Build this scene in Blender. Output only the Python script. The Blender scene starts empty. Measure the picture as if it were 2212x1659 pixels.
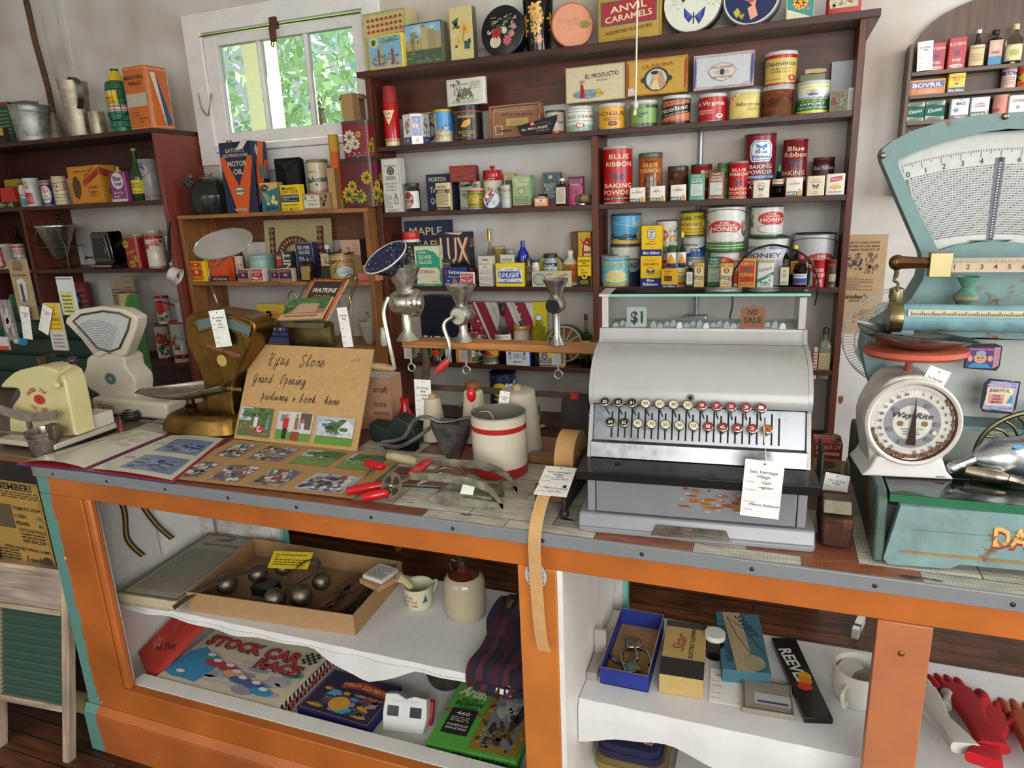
import bpy,bmesh,math,random
from mathutils import Vector as V,Matrix
PI=math.pi
kA='tin';kB='enamel';kC='gloss';kD='steel';kE='paper';kF='ShaderNodeTexNoise';kG='ShaderNodeMapRange';kH='dull';kI='box';kJ='bottle';kK='spice_tin';kL='plastic';kM='tobacco_tin';kN='ceramic';kO='body';kP='handle';kQ='extract_bottle';kR='Scale';kS='woodx';kT='paper_tag';kU='ShaderNodeTexCoord';kV='baking_powder_tin';kW='Object';kX='old';kY='honey_tin';kZ='glass';jA='cloth';jB='brass';jC='Roughness';jD='side_panel';jE='ShaderNodeVectorMath';jF='Principled BSDF';jG='square';jH='paint';jI='ShaderNodeBump';jJ='Base Color';jK='wood';jL='ShaderNodeMapping';jM='Detail';jN='ShaderNodeMix';jO='HONEY';jP='rusty';jQ='PURE';jR='orange';jS='matte';jT='bluing_box';jU='chrome';jV='a9682e';jW='26201a';jX='tea_tin';jY='flavour_bottle';jZ='ShaderNodeMath';hA='POWDER';hB='BAKING';hC='8a8880';hD='round';hE='Strength';hF='jar';hG='sauce_bottle';hH='round_tin';hI='ece4d6';hJ='base';hK='a8442a';hL='ShaderNodeValToRGB';hM='5a8a7a';hN='2a2824';hO='1c2140';hP='biscuit_tin';hQ='Blue Ribbon';hR='wall';hS='CANADIAN';hT='medicine_bottle';hU='b5121b';hV='b03a30';hW='a8381e';hX='RIBBON';hY='Normal';hZ='Height';gA='3d3c38';gB='3a5a9c';gC='2a3c8c';gD='22348c';gE='TOBACCO';gF='STOCK CAR RACE';gG='BLUE';gH='cigar_box';gI='shelving_unit';gJ='label';gK='tall';gL='packet';gM='meat_grinder';gN='e9e6da';gO='e9e4dc';gP='e9e2d6';gQ='e9d9b8';gR='e6d9b4';gS='ddb24c';gT='d9d4c4';gU='card';gV='c98a90';gW='a8a58f';gX='Distance';gY='8a8a84';gZ='1c1a16'
from math import cos,sin,radians as RD
rg=range;MT=Matrix.Translation;MR=Matrix.Rotation
def sv(n,k,v): n.inputs[k].default_value=v
sc=bpy.context.scene
COL=sc.collection
CF,YAW,PITCH,ROLL,EYE=1485.76,0.364621755,-0.259509913,-0.0433384187,1.6
c_f=V((-sin(YAW)*cos(PITCH),cos(YAW)*cos(PITCH),sin(PITCH)))
_r=V((cos(YAW),sin(YAW),0));_u=_r.cross(c_f)
c_r=_r*cos(ROLL)+_u*sin(ROLL)
c_u=-_r*sin(ROLL)+_u*cos(ROLL)
cam=bpy.data.cameras.new('camera');camo=bpy.data.objects.new('camera',cam);COL.objects.link(camo)
cam.sensor_fit='HORIZONTAL';cam.sensor_width=36.0;cam.lens=CF*36.0/2212;cam.clip_start=.02
camo.matrix_world=Matrix(((c_r.x,c_u.x,-c_f.x,0),(c_r.y,c_u.y,-c_f.y,0),(c_r.z,c_u.z,-c_f.z,EYE),(0,0,0,1)))
sc.camera=camo
sc.view_settings.view_transform='Standard';sc.view_settings.look='None'
sc.view_settings.gamma=1;sc.view_settings.use_curve_mapping=False
sc.view_settings.exposure=0.75
sc.render.engine='CYCLES'
sc.cycles.use_denoising=True
sc.cycles.max_bounces=8;sc.cycles.diffuse_bounces=4;sc.cycles.glossy_bounces=4
sc.cycles.transmission_bounces=8;sc.cycles.transparent_max_bounces=16
sc.cycles.sample_clamp_indirect=6;sc.cycles.caustics_reflective=False;sc.cycles.caustics_refractive=False
w=bpy.data.worlds.new('daylight');sc.world=w;w.use_nodes=True
nt=w.node_tree;bg=nt.nodes['Background']
tc=nt.nodes.new(kU);sx=nt.nodes.new('ShaderNodeSeparateXYZ');cr=nt.nodes.new(hL)
nt.links.new(tc.outputs['Generated'],sx.inputs[0]);nt.links.new(sx.outputs['Z'],cr.inputs[0])
cr.color_ramp.elements[0].position=.0;cr.color_ramp.elements[0].color=(.55,.55,.5,1)
cr.color_ramp.elements[1].position=.5;cr.color_ramp.elements[1].color=(.80,.90,1,1)
nt.links.new(cr.outputs[0],bg.inputs[0]);sv(bg,1,0.72)
def area(name,loc,rot,sx_,sy_,power,col):
 l=bpy.data.lights.new(name,'AREA');l.shape='RECTANGLE';l.size=sx_;l.size_y=sy_
 l.energy=power;l.color=col
 o=bpy.data.objects.new(name,l);COL.objects.link(o);o.location=loc;o.rotation_euler=rot
 return o
area('daylight_storefront_window',(1.3,-1.9,1.9),(RD(78),0,RD(8)),2.6,1.6,66,(1,.985,.96))
area('left_area_light',(-2.2,-1.9,1.8),(RD(80),0,RD(-12)),1.4,1.4,9,(1,.93,.84))  # added weak warm area lamp behind the camera
area('daylight_side_window',(2.3,1.3,1.9),(RD(80),0,RD(78)),1.3,1.5,34,(.90,.96,1))
sun=bpy.data.lights.new('outdoor_sun','SUN');sun.energy=9;sun.angle=.02;sun.color=(1,.97,.9)
suno=bpy.data.objects.new('outdoor_sun',sun);COL.objects.link(suno);suno.rotation_euler=(RD(-22),RD(28),0)
def ray(px,py):return c_f+c_r*((px-1106)/CF)-c_u*((py-829.5)/CF)
def aY(px,py,Y):
 d=ray(px,py);t=Y/d.y;return V((d.x*t,Y,EYE+d.z*t))
def aZ(px,py,z):
 d=ray(px,py);t=(z-EYE)/d.z;return V((d.x*t,d.y*t,z))
def sX(px,Y,z):
 k=(px-1106)/CF;a=c_r-c_f*k
 return-(a.y*Y+a.z*(z-EYE))/a.x
def sZ(py,X,Y):
 k=-(py-829.5)/CF;a=c_u-c_f*k
 return EYE-(a.x*X+a.y*Y)/a.z
def C(h):
 if not isinstance(h,str):return h
 h={'w':'e9e6dc','k':'15130f','r':'b3151a','b':'1c2f7c','y':'e8c71d','g':'1c6b45','o':'d9641a','c':'e6d7ab','s':'b9b8b2','n':'5a3a20'}.get(h,h)
 v=[int(h[i:i+2],16)/255 for i in(0,2,4)]
 return tuple((x/12.92 if x<=.04045 else((x+.055)/1.055)**2.4)for x in v)+(1,)
MATS={}
KIND={kE:(.75,0,.10,60,.0,0),kA:(.32,.0,.10,45,.02,.04),kC:(.15,0,.05,20,0,0),kB:(.22,0,.06,18,.02,.05),kD:(.28,1,.20,40,.02,0),kH:(.45,1,.35,30,.06,.08),jU:(.08,1,.05,20,0,0),jP:(.6,.5,.45,25,.12,.45),kL:(.4,0,.05,30,0,0),jA:(.9,0,.05,60,.02,0),kN:(.12,0,.04,12,0,0),kX:(.55,.15,.30,22,.08,.22),jS:(.85,0,.08,40,.02,0),'leather':(.5,0,.3,60,.1,0),'plainwood':(.55,0,0,0,0,0),jH:(.45,0,.08,14,.05,.0),jB:(.3,1,.3,20,.05,0),}
def L(nt,a,b):nt.links.new(a,b)
def mat(kind):
 if kind in MATS:return MATS[kind]
 m=bpy.data.materials.new(kind);MATS[kind]=m;m.use_nodes=True;nt=m.node_tree;N=nt.nodes
 bs=N[jF];at=N.new('ShaderNodeAttribute');at.attribute_name='Col'
 tc=N.new(kU)
 if kind==kZ or kind=='thickglass':
  sv(bs,'Transmission Weight',1);sv(bs,jC,.03)
  sv(bs,'IOR',1.12 if kind==kZ else 1.35);L(nt,at.outputs['Color'],bs.inputs[jJ]);return m
 if kind=='pane':
  out=N['Material Output'];tr=N.new('ShaderNodeBsdfTransparent');gl=N.new('ShaderNodeBsdfGlossy');sv(gl,1,.03)
  fr=N.new('ShaderNodeFresnel');sv(fr,0,1.45);mx=N.new('ShaderNodeMixShader')
  L(nt,at.outputs['Color'],tr.inputs[0]);L(nt,fr.outputs[0],mx.inputs[0]);L(nt,tr.outputs[0],mx.inputs[1]);L(nt,gl.outputs[0],mx.inputs[2])
  L(nt,mx.outputs[0],out.inputs[0]);return m
 if kind in(jK,kS,'woody'):
  mp=N.new(jL);L(nt,tc.outputs[kW],mp.inputs[0])
  sv(mp,kR,{jK:(24,24,1.6),kS:(1.6,24,24),'woody':(24,1.6,24)}[kind])
  n1=N.new(kF);sv(n1,kR,2.2);sv(n1,jM,9);sv(n1,'Distortion',1.0)
  L(nt,mp.outputs[0],n1.inputs[0])
  n2=N.new(kF);sv(n2,kR,7);sv(n2,jM,6);L(nt,tc.outputs[kW],n2.inputs[0])
  r1=N.new(kG);sv(r1,1,.3);sv(r1,2,.7);sv(r1,3,.55);sv(r1,4,1.25)
  L(nt,n1.outputs[0],r1.inputs[0])
  r2=N.new(kG);sv(r2,1,.35);sv(r2,2,.7);sv(r2,3,.75);sv(r2,4,1.15)
  L(nt,n2.outputs[0],r2.inputs[0])
  mu=N.new(jZ);mu.operation='MULTIPLY';L(nt,r1.outputs[0],mu.inputs[0]);L(nt,r2.outputs[0],mu.inputs[1])
  vm=N.new(jE);vm.operation='SCALE';L(nt,at.outputs['Color'],vm.inputs[0]);L(nt,mu.outputs[0],vm.inputs[kR])
  L(nt,vm.outputs[0],bs.inputs[jJ])
  bp=N.new(jI);sv(bp,hE,.12);sv(bp,gX,.002)
  L(nt,n1.outputs[0],bp.inputs[hZ]);L(nt,bp.outputs[0],bs.inputs[hY])
  sv(bs,jC,.42);return m
 ro,me,na,ns,bu,ru=KIND[kind]
 col=at.outputs['Color']
 sv(bs,jC,ro);sv(bs,'Metallic',me)
 if na:
  n=N.new(kF);sv(n,kR,ns);sv(n,jM,7);sv(n,jC,.65)
  L(nt,tc.outputs[kW],n.inputs[0])
  r=N.new(kG);sv(r,1,.28);sv(r,2,.7);sv(r,3,1-na*1.4);sv(r,4,1+na*.5)
  L(nt,n.outputs[0],r.inputs[0])
  vm=N.new(jE);vm.operation='SCALE';L(nt,col,vm.inputs[0]);L(nt,r.outputs[0],vm.inputs[kR]);col=vm.outputs[0]
  if ru:
   n3=N.new(kF);sv(n3,kR,ns*.45);sv(n3,jM,9);sv(n3,jC,.7)
   L(nt,tc.outputs[kW],n3.inputs[0])
   r3=N.new(kG);th=.70-ru*.42;sv(r3,1,th);sv(r3,2,th+.06)
   L(nt,n3.outputs[0],r3.inputs[0])
   mx=N.new(jN);mx.data_type='RGBA';L(nt,r3.outputs[0],mx.inputs[0]);L(nt,col,mx.inputs[6])
   sv(mx,7,C('6d4325')if kind!=kH else C('6a5a48'));col=mx.outputs[2]
  if bu:
   bp=N.new(jI);sv(bp,hE,bu*3);sv(bp,gX,.001)
   L(nt,n.outputs[0],bp.inputs[hZ]);L(nt,bp.outputs[0],bs.inputs[hY])
  if me:
   r4=N.new(kG);sv(r4,1,.3);sv(r4,2,.7);sv(r4,3,ro*.8);sv(r4,4,min(1,ro*1.5))
   L(nt,n.outputs[0],r4.inputs[0]);L(nt,r4.outputs[0],bs.inputs[jC])
 L(nt,col,bs.inputs[jJ])
 return m
_txt={}
def text_tris(s,bold=0.012,shear=0):
 key=(s,bold,shear)
 if key in _txt:return _txt[key]
 cu=bpy.data.curves.new('lettering','FONT');cu.body=s;cu.resolution_u=2;cu.offset=bold;cu.shear=shear;cu.size=1
 ob=bpy.data.objects.new('lettering',cu)
 me=bpy.data.meshes.new_from_object(ob)
 vs=[(v.co.x,v.co.y)for v in me.vertices];fs=[tuple(p.vertices)for p in me.polygons]
 bpy.data.meshes.remove(me);bpy.data.objects.remove(ob);bpy.data.curves.remove(cu)
 if not vs:vs=[(0,0)];fs=[]
 x0=min(v[0]for v in vs);x1=max(v[0]for v in vs)
 _txt[key]=(vs,fs,x0,x1)
 return _txt[key]
def clip_strip(poly,a,b):
 def half(pl,c,keep_ge):
  out=[]
  for i in rg(len(pl)):
   p,q=pl[i],pl[(i+1)%len(pl)]
   ip=(p[0]>=c)if keep_ge else(p[0]<=c);iq=(q[0]>=c)if keep_ge else(q[0]<=c)
   if ip:out.append(p)
   if ip!=iq:
    t=(c-p[0])/(q[0]-p[0]);out.append((c,p[1]+t*(q[1]-p[1])))
  return out
 pl=half(poly,a,True)
 return half(pl,b,False)if len(pl)>2 else[]
def R_(u0,v0,u1,v1,c):return('p',[(u0,v0),(u1,v0),(u1,v1),(u0,v1)],c)
def E_(u,v,ru,rv,c,n=18):return('p',[(u+ru*cos(2*PI*i/n),v+rv*sin(2*PI*i/n))for i in rg(n)],c)
def Pg(pts,c):return('p',pts,c)
def T_(s,u,v,h,c='k',w=None,rot=0,bold=.012,sh=0):return('t',s,u,v,h,c,w,rot,bold,sh)
def Ln(u0,v0,u1,v1,n,c='k',seed=0):return('l',u0,v0,u1,v1,n,c,seed)
def Fl(u,v,r,c,cc='y',n=7):return('f',u,v,r,c,cc,n)
def Bl(u0,v0,u1,v1,cols,n=40,seed=1,s=.1):return('b',u0,v0,u1,v1,cols,n,seed,s)
def Fr(u0,v0,u1,v1,t,c):return('fr',u0,v0,u1,v1,t,c)
def St(pts,wd,c):return('s',pts,wd,c)
class MB:
 def __init__(s):s.v=[];s.f=[];s.c=[];s.k=[];s.sm=[];s.M=Matrix.Identity(4)
 def vert(s,p):s.v.append(s.M@V(p));return len(s.v)-1
 def face(s,pts,c,k=kE,sm=False):
  i=[s.vert(p)for p in pts];s.f.append(i);s.c.append(C(c));s.k.append(k);s.sm.append(sm);return s
 def grid(s,rows,c,k,close=False,sm=True,cf=None):
  idx=[[s.vert(p)for p in r]for r in rows];n=len(rows[0])
  for j in rg(len(rows)-1):
   for i in rg(n if close else n-1):
    a,b=idx[j][i],idx[j][(i+1)%n];d,e=idx[j+1][i],idx[j+1][(i+1)%n]
    s.f.append([a,b,e,d]);s.c.append(C(cf(i,j)if cf else c));s.k.append(k);s.sm.append(sm)
  return idx
 def box(s,x0,y0,z0,x1,y1,z1,c,k=kE,cols=None):
  P=[(x0,y0,z0),(x1,y0,z0),(x1,y1,z0),(x0,y1,z0),(x0,y0,z1),(x1,y0,z1),(x1,y1,z1),(x0,y1,z1)]
  b=[s.vert(p)for p in P];cols=cols or{}
  for nm,q in(('bot',(0,3,2,1)),('top',(4,5,6,7)),('front',(0,1,5,4)),('right',(1,2,6,5)),('back',(2,3,7,6)),('left',(3,0,4,7))):
   s.f.append([b[i]for i in q]);s.c.append(C(cols.get(nm,c)));s.k.append(k);s.sm.append(False)
  return s
 def pZ(s,pts,y0,y1,c,k=kE,sm=False,axis='y'):
  def q(p,t):return(p[0],t,p[1])if axis=='y' else((p[0],p[1],t)if axis=='z' else(t,p[0],p[1]))
  n=len(pts);a=[s.vert(q(p,y0))for p in pts];b=[s.vert(q(p,y1))for p in pts]
  fl=axis=='z'
  s.f+=[a[::-1]if fl else a,b if fl else b[::-1]];s.c+=[C(c)]*2;s.k+=[k]*2;s.sm+=[False]*2
  for i in rg(n):
   j=(i+1)%n;f=[a[i],b[i],b[j],a[j]]
   s.f.append(f[::-1]if fl else f);s.c.append(C(c));s.k.append(k);s.sm.append(sm)
  return s
 def lA(s,prof,c,k=kA,n=24,cx=0,cy=0,cz=0,cols=None,a0=0,a1=2*PI,axis='z'):
  full=abs(a1-a0)>6.28;m=n if full else n+1
  rows=[]
  for r,z in prof:
   row=[]
   for i in rg(m):
    a=a0+(a1-a0)*i/n;x,y=r*cos(a),r*sin(a)
    row.append((cx+x,cy+y,cz+z)if axis=='z' else((cx+x,cy+z,cz+y)if axis=='y' else(cx+z,cy+x,cz+y)))
   rows.append(row)
  s.grid(rows,c,k,close=full,cf=(lambda i,j:cols[j])if cols else None)
  return s
 def cY(s,r,z0,z1,c,k=kA,n=24,cx=0,cy=0,axis='z',cz=0,r2=None):
  r2=r if r2 is None else r2
  return s.lA([(0.0001,z0),(r,z0),(r2,z1),(0.0001,z1)],c,k,n,cx,cy,cz,axis=axis)
 def tU(s,pts,r,c,k=kD,n=8,cap=True,rs=None,flat=1.0,closed=False):
  pts=[V(p)for p in pts];rows=[];up=None;m=len(pts)
  for i,p in enumerate(pts):
   if closed:d=(pts[(i+1)%m]-pts[i-1])
   else:d=(pts[min(i+1,m-1)]-pts[max(i-1,0)])
   d=d.normalized()if d.length>1e-9 else V((0,0,1))
   if up is None:up=V((0,0,1))if abs(d.z)<.9 else V((1,0,0))
   a=d.cross(up)
   if a.length<1e-6:a=d.cross(V((0,1,0)))
   a.normalize();b=a.cross(d).normalized();up=b
   rr=rs[i]if rs else r
   rows.append([tuple(p+a*(rr*cos(2*PI*j/n))+b*(rr*flat*sin(2*PI*j/n)))for j in rg(n)])
  if closed:rows.append(rows[0])
  s.grid(rows,c,k,close=True)
  if cap and not closed:
   s.face(rows[0][::-1],c,k);s.face(rows[-1],c,k)
  return s
 def rB(s,pts,wvec,c,k=kE,t=.0006,sm=True,cf=None):
  wv=V(wvec);P=[V(p)for p in pts]
  def nrm(i):
   d=P[min(i+1,len(P)-1)]-P[max(i-1,0)];n=d.cross(wv);return n.normalized()*t/2 if n.length else V((0,0,t/2))
  A=[[tuple(P[i]-wv+nrm(i))for i in rg(len(P))],[tuple(P[i]+wv+nrm(i))for i in rg(len(P))]]
  B=[[tuple(P[i]+wv-nrm(i))for i in rg(len(P))],[tuple(P[i]-wv-nrm(i))for i in rg(len(P))]]
  rows=[A[0],A[1],B[0],B[1],A[0]]
  s.grid(rows,c,k,sm=sm)
  s.face([rows[0][0],rows[1][0],rows[2][0],rows[3][0]],c,k);s.face([rows[0][-1],rows[1][-1],rows[2][-1],rows[3][-1]],c,k)
  return s
 def sP(s,r,cx,cy,cz,c,k=kD,n=16,sx=1,sy=1,sz=1):
  rows=[]
  for j in rg(n//2+1):
   t=PI*j/(n//2);rr=max(sin(t),.001)
   rows.append([(cx+r*sx*rr*cos(2*PI*i/n),cy+r*sy*rr*sin(2*PI*i/n),cz-r*sz*cos(t))for i in rg(n)])
  s.grid(rows,c,k,close=True);return s
 def poly(s,pts,c,fmap,lift,k,du):
  if du:
   a=min(p[0]for p in pts);b=max(p[0]for p in pts)
   if b-a>du*1.05:
    i0=math.floor(a/du+1e-6);i1=math.ceil(b/du-1e-6)
    for i in rg(i0,i1):
     q=clip_strip(pts,i*du,(i+1)*du)
     if len(q)>2:s.face([fmap(x,y,lift)for x,y in q],c,k,sm=True)
    return
  s.face([fmap(x,y,lift)for x,y in pts],c,k)
 def prt(s,ops,fmap,W,H,k=kE,du=0,l0=.0004,dl=.00022):
  lift=l0;asp=W/H
  for op in ops:
   lift+=dl
   o=op[0]
   if o=='p':s.poly(op[1],op[2],fmap,lift,k,du)
   elif o=='fr':
    _,u0,v0,u1,v1,t,c=op;tu,tv=t/asp,t
    for q in((u0,v0,u1,v0+tv),(u0,v1-tv,u1,v1),(u0,v0+tv,u0+tu,v1-tv),(u1-tu,v0+tv,u1,v1-tv)):
     s.poly(R_(*q,c)[1],c,fmap,lift,k,du)
   elif o=='t':
    _,txt,u,v,h,c,wd,rot,bold,sh=op
    vs,fs,x0,x1=text_tris(txt,bold,sh);sc_v=h/.70;sc_u=sc_v/asp
    wn=(x1-x0)*sc_u
    if wd is not None and wn>0 and not rot:sc_u*=wd/wn
    elif wn>.94 and not rot:sc_u*=.94/wn
    xm=(x0+x1)/2;ca,sa=cos(RD(rot)),sin(RD(rot))
    if rot and wd is not None:sc_v2=sc_v
    base=len(s.v);pts=[]
    for x,y in vs:
     X=(x-xm)*sc_u*asp*H;Y=(y-.35)*sc_v*H
     if rot and wd is not None:X=(x-xm)/(x1-x0)*wd*W
     pts.append((u+(X*ca-Y*sa)/W,v+(X*sa+Y*ca)/H))
    for f in fs:s.poly([pts[i]for i in f],c,fmap,lift,k,du)
   elif o=='l':
    _,u0,v0,u1,v1,n,c,seed=op;rd=random.Random(seed+int(u0*97)+n);st=(v1-v0)/n
    for i in rg(n):
     y=v0+st*i;x=u0
     while x<u1-.01:
      wl=min(rd.uniform(.05,.16),u1-x);s.poly(R_(x,y+st*.25,x+wl*.8,y+st*.68,c)[1],c,fmap,lift,k,du);x+=wl
      if rd.random()<.04:break
   elif o=='f':
    _,u,v,r,c,cc,n=op
    for i in rg(n):
     a=2*PI*i/n;x,y=u+r*.6*cos(a)/asp,v+r*.6*sin(a)
     ca,sa=cos(a),sin(a)
     s.poly([(x+(r*.45*cos(t)*ca-r*.24*sin(t)*sa)/asp,y+(r*.45*cos(t)*sa+r*.24*sin(t)*ca))for t in[2*PI*q/8 for q in rg(8)]],c,fmap,lift,k,du)
    s.poly(E_(u,v,r*.25/asp,r*.25,cc,8)[1],cc,fmap,lift+.0002,k,du)
   elif o=='b':
    _,u0,v0,u1,v1,cols,n,seed,sz=op;rd=random.Random(seed)
    for i in rg(n):
     ru=sz*rd.uniform(.4,1)*(u1-u0);rv=sz*rd.uniform(.3,1)*(v1-v0)
     x=rd.uniform(u0+ru,u1-ru);y=rd.uniform(v0+rv,v1-rv);ph=rd.uniform(0,1)
     m=rd.choice((5,6,7));c=rd.choice(cols)
     s.poly([(x+ru*cos(2*PI*j/m+ph),y+rv*sin(2*PI*j/m+ph))for j in rg(m)],c,fmap,lift+.00002*(i%8),k,du)
   elif o=='s':
    _,pts,wd,c=op
    for(ax,ay),(bx,by)in zip(pts,pts[1:]):
     dx,dy=(bx-ax)*W,(by-ay)*H;ln=math.hypot(dx,dy)or 1;nx,ny=-dy/ln*wd/2,dx/ln*wd/2;ex,ey=dx/ln*wd*.3,dy/ln*wd*.3
     s.poly([(ax+(nx-ex)/W,ay+(ny-ey)/H),(ax+(-nx-ex)/W,ay+(-ny-ey)/H),(bx+(-nx+ex)/W,by+(-ny+ey)/H),(bx+(nx+ex)/W,by+(ny+ey)/H)],c,fmap,lift,k,du)
  return s
 def bU(s,name,parent=None,bev=0,seg=2,**tags):
  me=bpy.data.meshes.new(name)
  inv=None
  me.from_pydata([tuple(p)for p in s.v],[],s.f);me.update()
  ks=[]
  for k in s.k:
   if k not in ks:ks.append(k)
  for k in ks:me.materials.append(mat(k))
  ki={k:i for i,k in enumerate(ks)}
  me.polygons.foreach_set('material_index',[ki[k]for k in s.k])
  me.polygons.foreach_set('use_smooth',s.sm)
  ca=me.color_attributes.new('Col','FLOAT_COLOR','CORNER');buf=[]
  for f,c in zip(s.f,s.c):buf.extend(c*len(f))
  ca.data.foreach_set('color',buf)
  try:me.set_sharp_from_angle(angle=RD(42))
  except Exception:pass
  o=bpy.data.objects.new(name,me);COL.objects.link(o)
  if parent is not None:o.parent=parent
  if bev:
   md=o.modifiers.new('edges','BEVEL');md.width=bev;md.segments=seg;md.limit_method='ANGLE';md.angle_limit=RD(50)
  for k,v in tags.items():o[k]=v
  return o
def tH(name,label,cat,loc=(0,0,0),rz=0,group=None,rot=None):
 o=bpy.data.objects.new(name,None);COL.objects.link(o);o.empty_display_size=.02
 o.location=loc;o.rotation_euler=rot if rot else(0,0,rz);o[gJ]=label;o['category']=cat
 if group:o['group']=group
 return o
def tag(o,label,cat,group=None):
 o[gJ]=label;o['category']=cat
 if group:o['group']=group
 return o
def sT(o,label=None):
 o['kind']='structure'
 if label:o[gJ]=label
 return o
def sO(pts,n=6,closed=False):
 P=[V(p)for p in pts];out=[];m=len(P)
 rng=rg(m)if closed else rg(m-1)
 for i in rng:
  p0=P[(i-1)%m]if closed else P[max(i-1,0)];p1=P[i];p2=P[(i+1)%m];p3=P[(i+2)%m]if closed else P[min(i+2,m-1)]
  for j in rg(n):
   t=j/n;out.append(.5*((2*p1)+(p2-p0)*t+(2*p0-5*p1+4*p2-p3)*t*t+(3*p1-p0-3*p2+p3)*t**3))
 if not closed:out.append(P[-1])
 return out
def rR(w,d,r,n=4,cx=0,cy=0):
 pts=[]
 for(sx_,sy_,a0)in((1,-1,-90),(1,1,0),(-1,1,90),(-1,-1,180)):
  for i in rg(n+1):
   a=RD(a0+90*i/n);pts.append((cx+sx_*(w/2-r)+r*cos(a),cy+sy_*(d/2-r)+r*sin(a)))
 return pts
 # ================================================================ the room
YW=2.82
YF=2.65
def wallmat():
 m=bpy.data.materials.new('plaster_wall');m.use_nodes=True;nt=m.node_tree;N=nt.nodes;bs=N[jF]
 tc=N.new(kU);n=N.new(kF);sv(n,kR,3);sv(n,jM,8)
 L(nt,tc.outputs[kW],n.inputs[0]);r=N.new(hL);r.color_ramp.elements[0].color=C('b8aca0');r.color_ramp.elements[1].color=C('cfccc7')
 r.color_ramp.elements[0].position=.35;r.color_ramp.elements[1].position=.6
 L(nt,n.outputs[0],r.inputs[0]);L(nt,r.outputs[0],bs.inputs[jJ]);sv(bs,jC,.7)
 n2=N.new(kF);sv(n2,kR,60);L(nt,tc.outputs[kW],n2.inputs[0])
 b=N.new(jI);sv(b,hE,.08);L(nt,n2.outputs[0],b.inputs[hZ]);L(nt,b.outputs[0],bs.inputs[hY]);return m
MATS[hR]=wallmat()
def floormat():
 m=bpy.data.materials.new('plank_floor');m.use_nodes=True;nt=m.node_tree;N=nt.nodes;bs=N[jF]
 tc=N.new(kU);br=N.new('ShaderNodeTexBrick');L(nt,tc.outputs[kW],br.inputs[0])
 sv(br,kR,1);sv(br,'Brick Width',1.3);sv(br,'Row Height',.062);sv(br,'Mortar Size',.0022)
 sv(br,'Color1',C('4a2a17'));sv(br,'Color2',C('2f1a10'));sv(br,'Mortar',C('0d0806'));br.offset=.37
 mp=N.new(jL);sv(mp,kR,(2.5,30,1));L(nt,tc.outputs[kW],mp.inputs[0])
 n=N.new(kF);sv(n,kR,2);sv(n,jM,10);L(nt,mp.outputs[0],n.inputs[0])
 n3=N.new(kF);sv(n3,kR,4);sv(n3,jM,5);L(nt,tc.outputs[kW],n3.inputs[0])
 r=N.new(kG);sv(r,1,.3);sv(r,2,.7);sv(r,3,.6);sv(r,4,2.3);L(nt,n.outputs[0],r.inputs[0])
 r3=N.new(kG);sv(r3,1,.35);sv(r3,2,.65);sv(r3,3,.6);sv(r3,4,1.6);L(nt,n3.outputs[0],r3.inputs[0])
 mu=N.new(jZ);mu.operation='MULTIPLY';L(nt,r.outputs[0],mu.inputs[0]);L(nt,r3.outputs[0],mu.inputs[1])
 v=N.new(jE);v.operation='SCALE';L(nt,br.outputs[0],v.inputs[0]);L(nt,mu.outputs[0],v.inputs[kR]);L(nt,v.outputs[0],bs.inputs[jJ])
 sv(bs,jC,.38)
 b=N.new(jI);sv(b,hE,.2);sv(b,gX,.003);L(nt,n.outputs[0],b.inputs[hZ]);L(nt,b.outputs[0],bs.inputs[hY]);return m
MATS['floor']=floormat()
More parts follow.
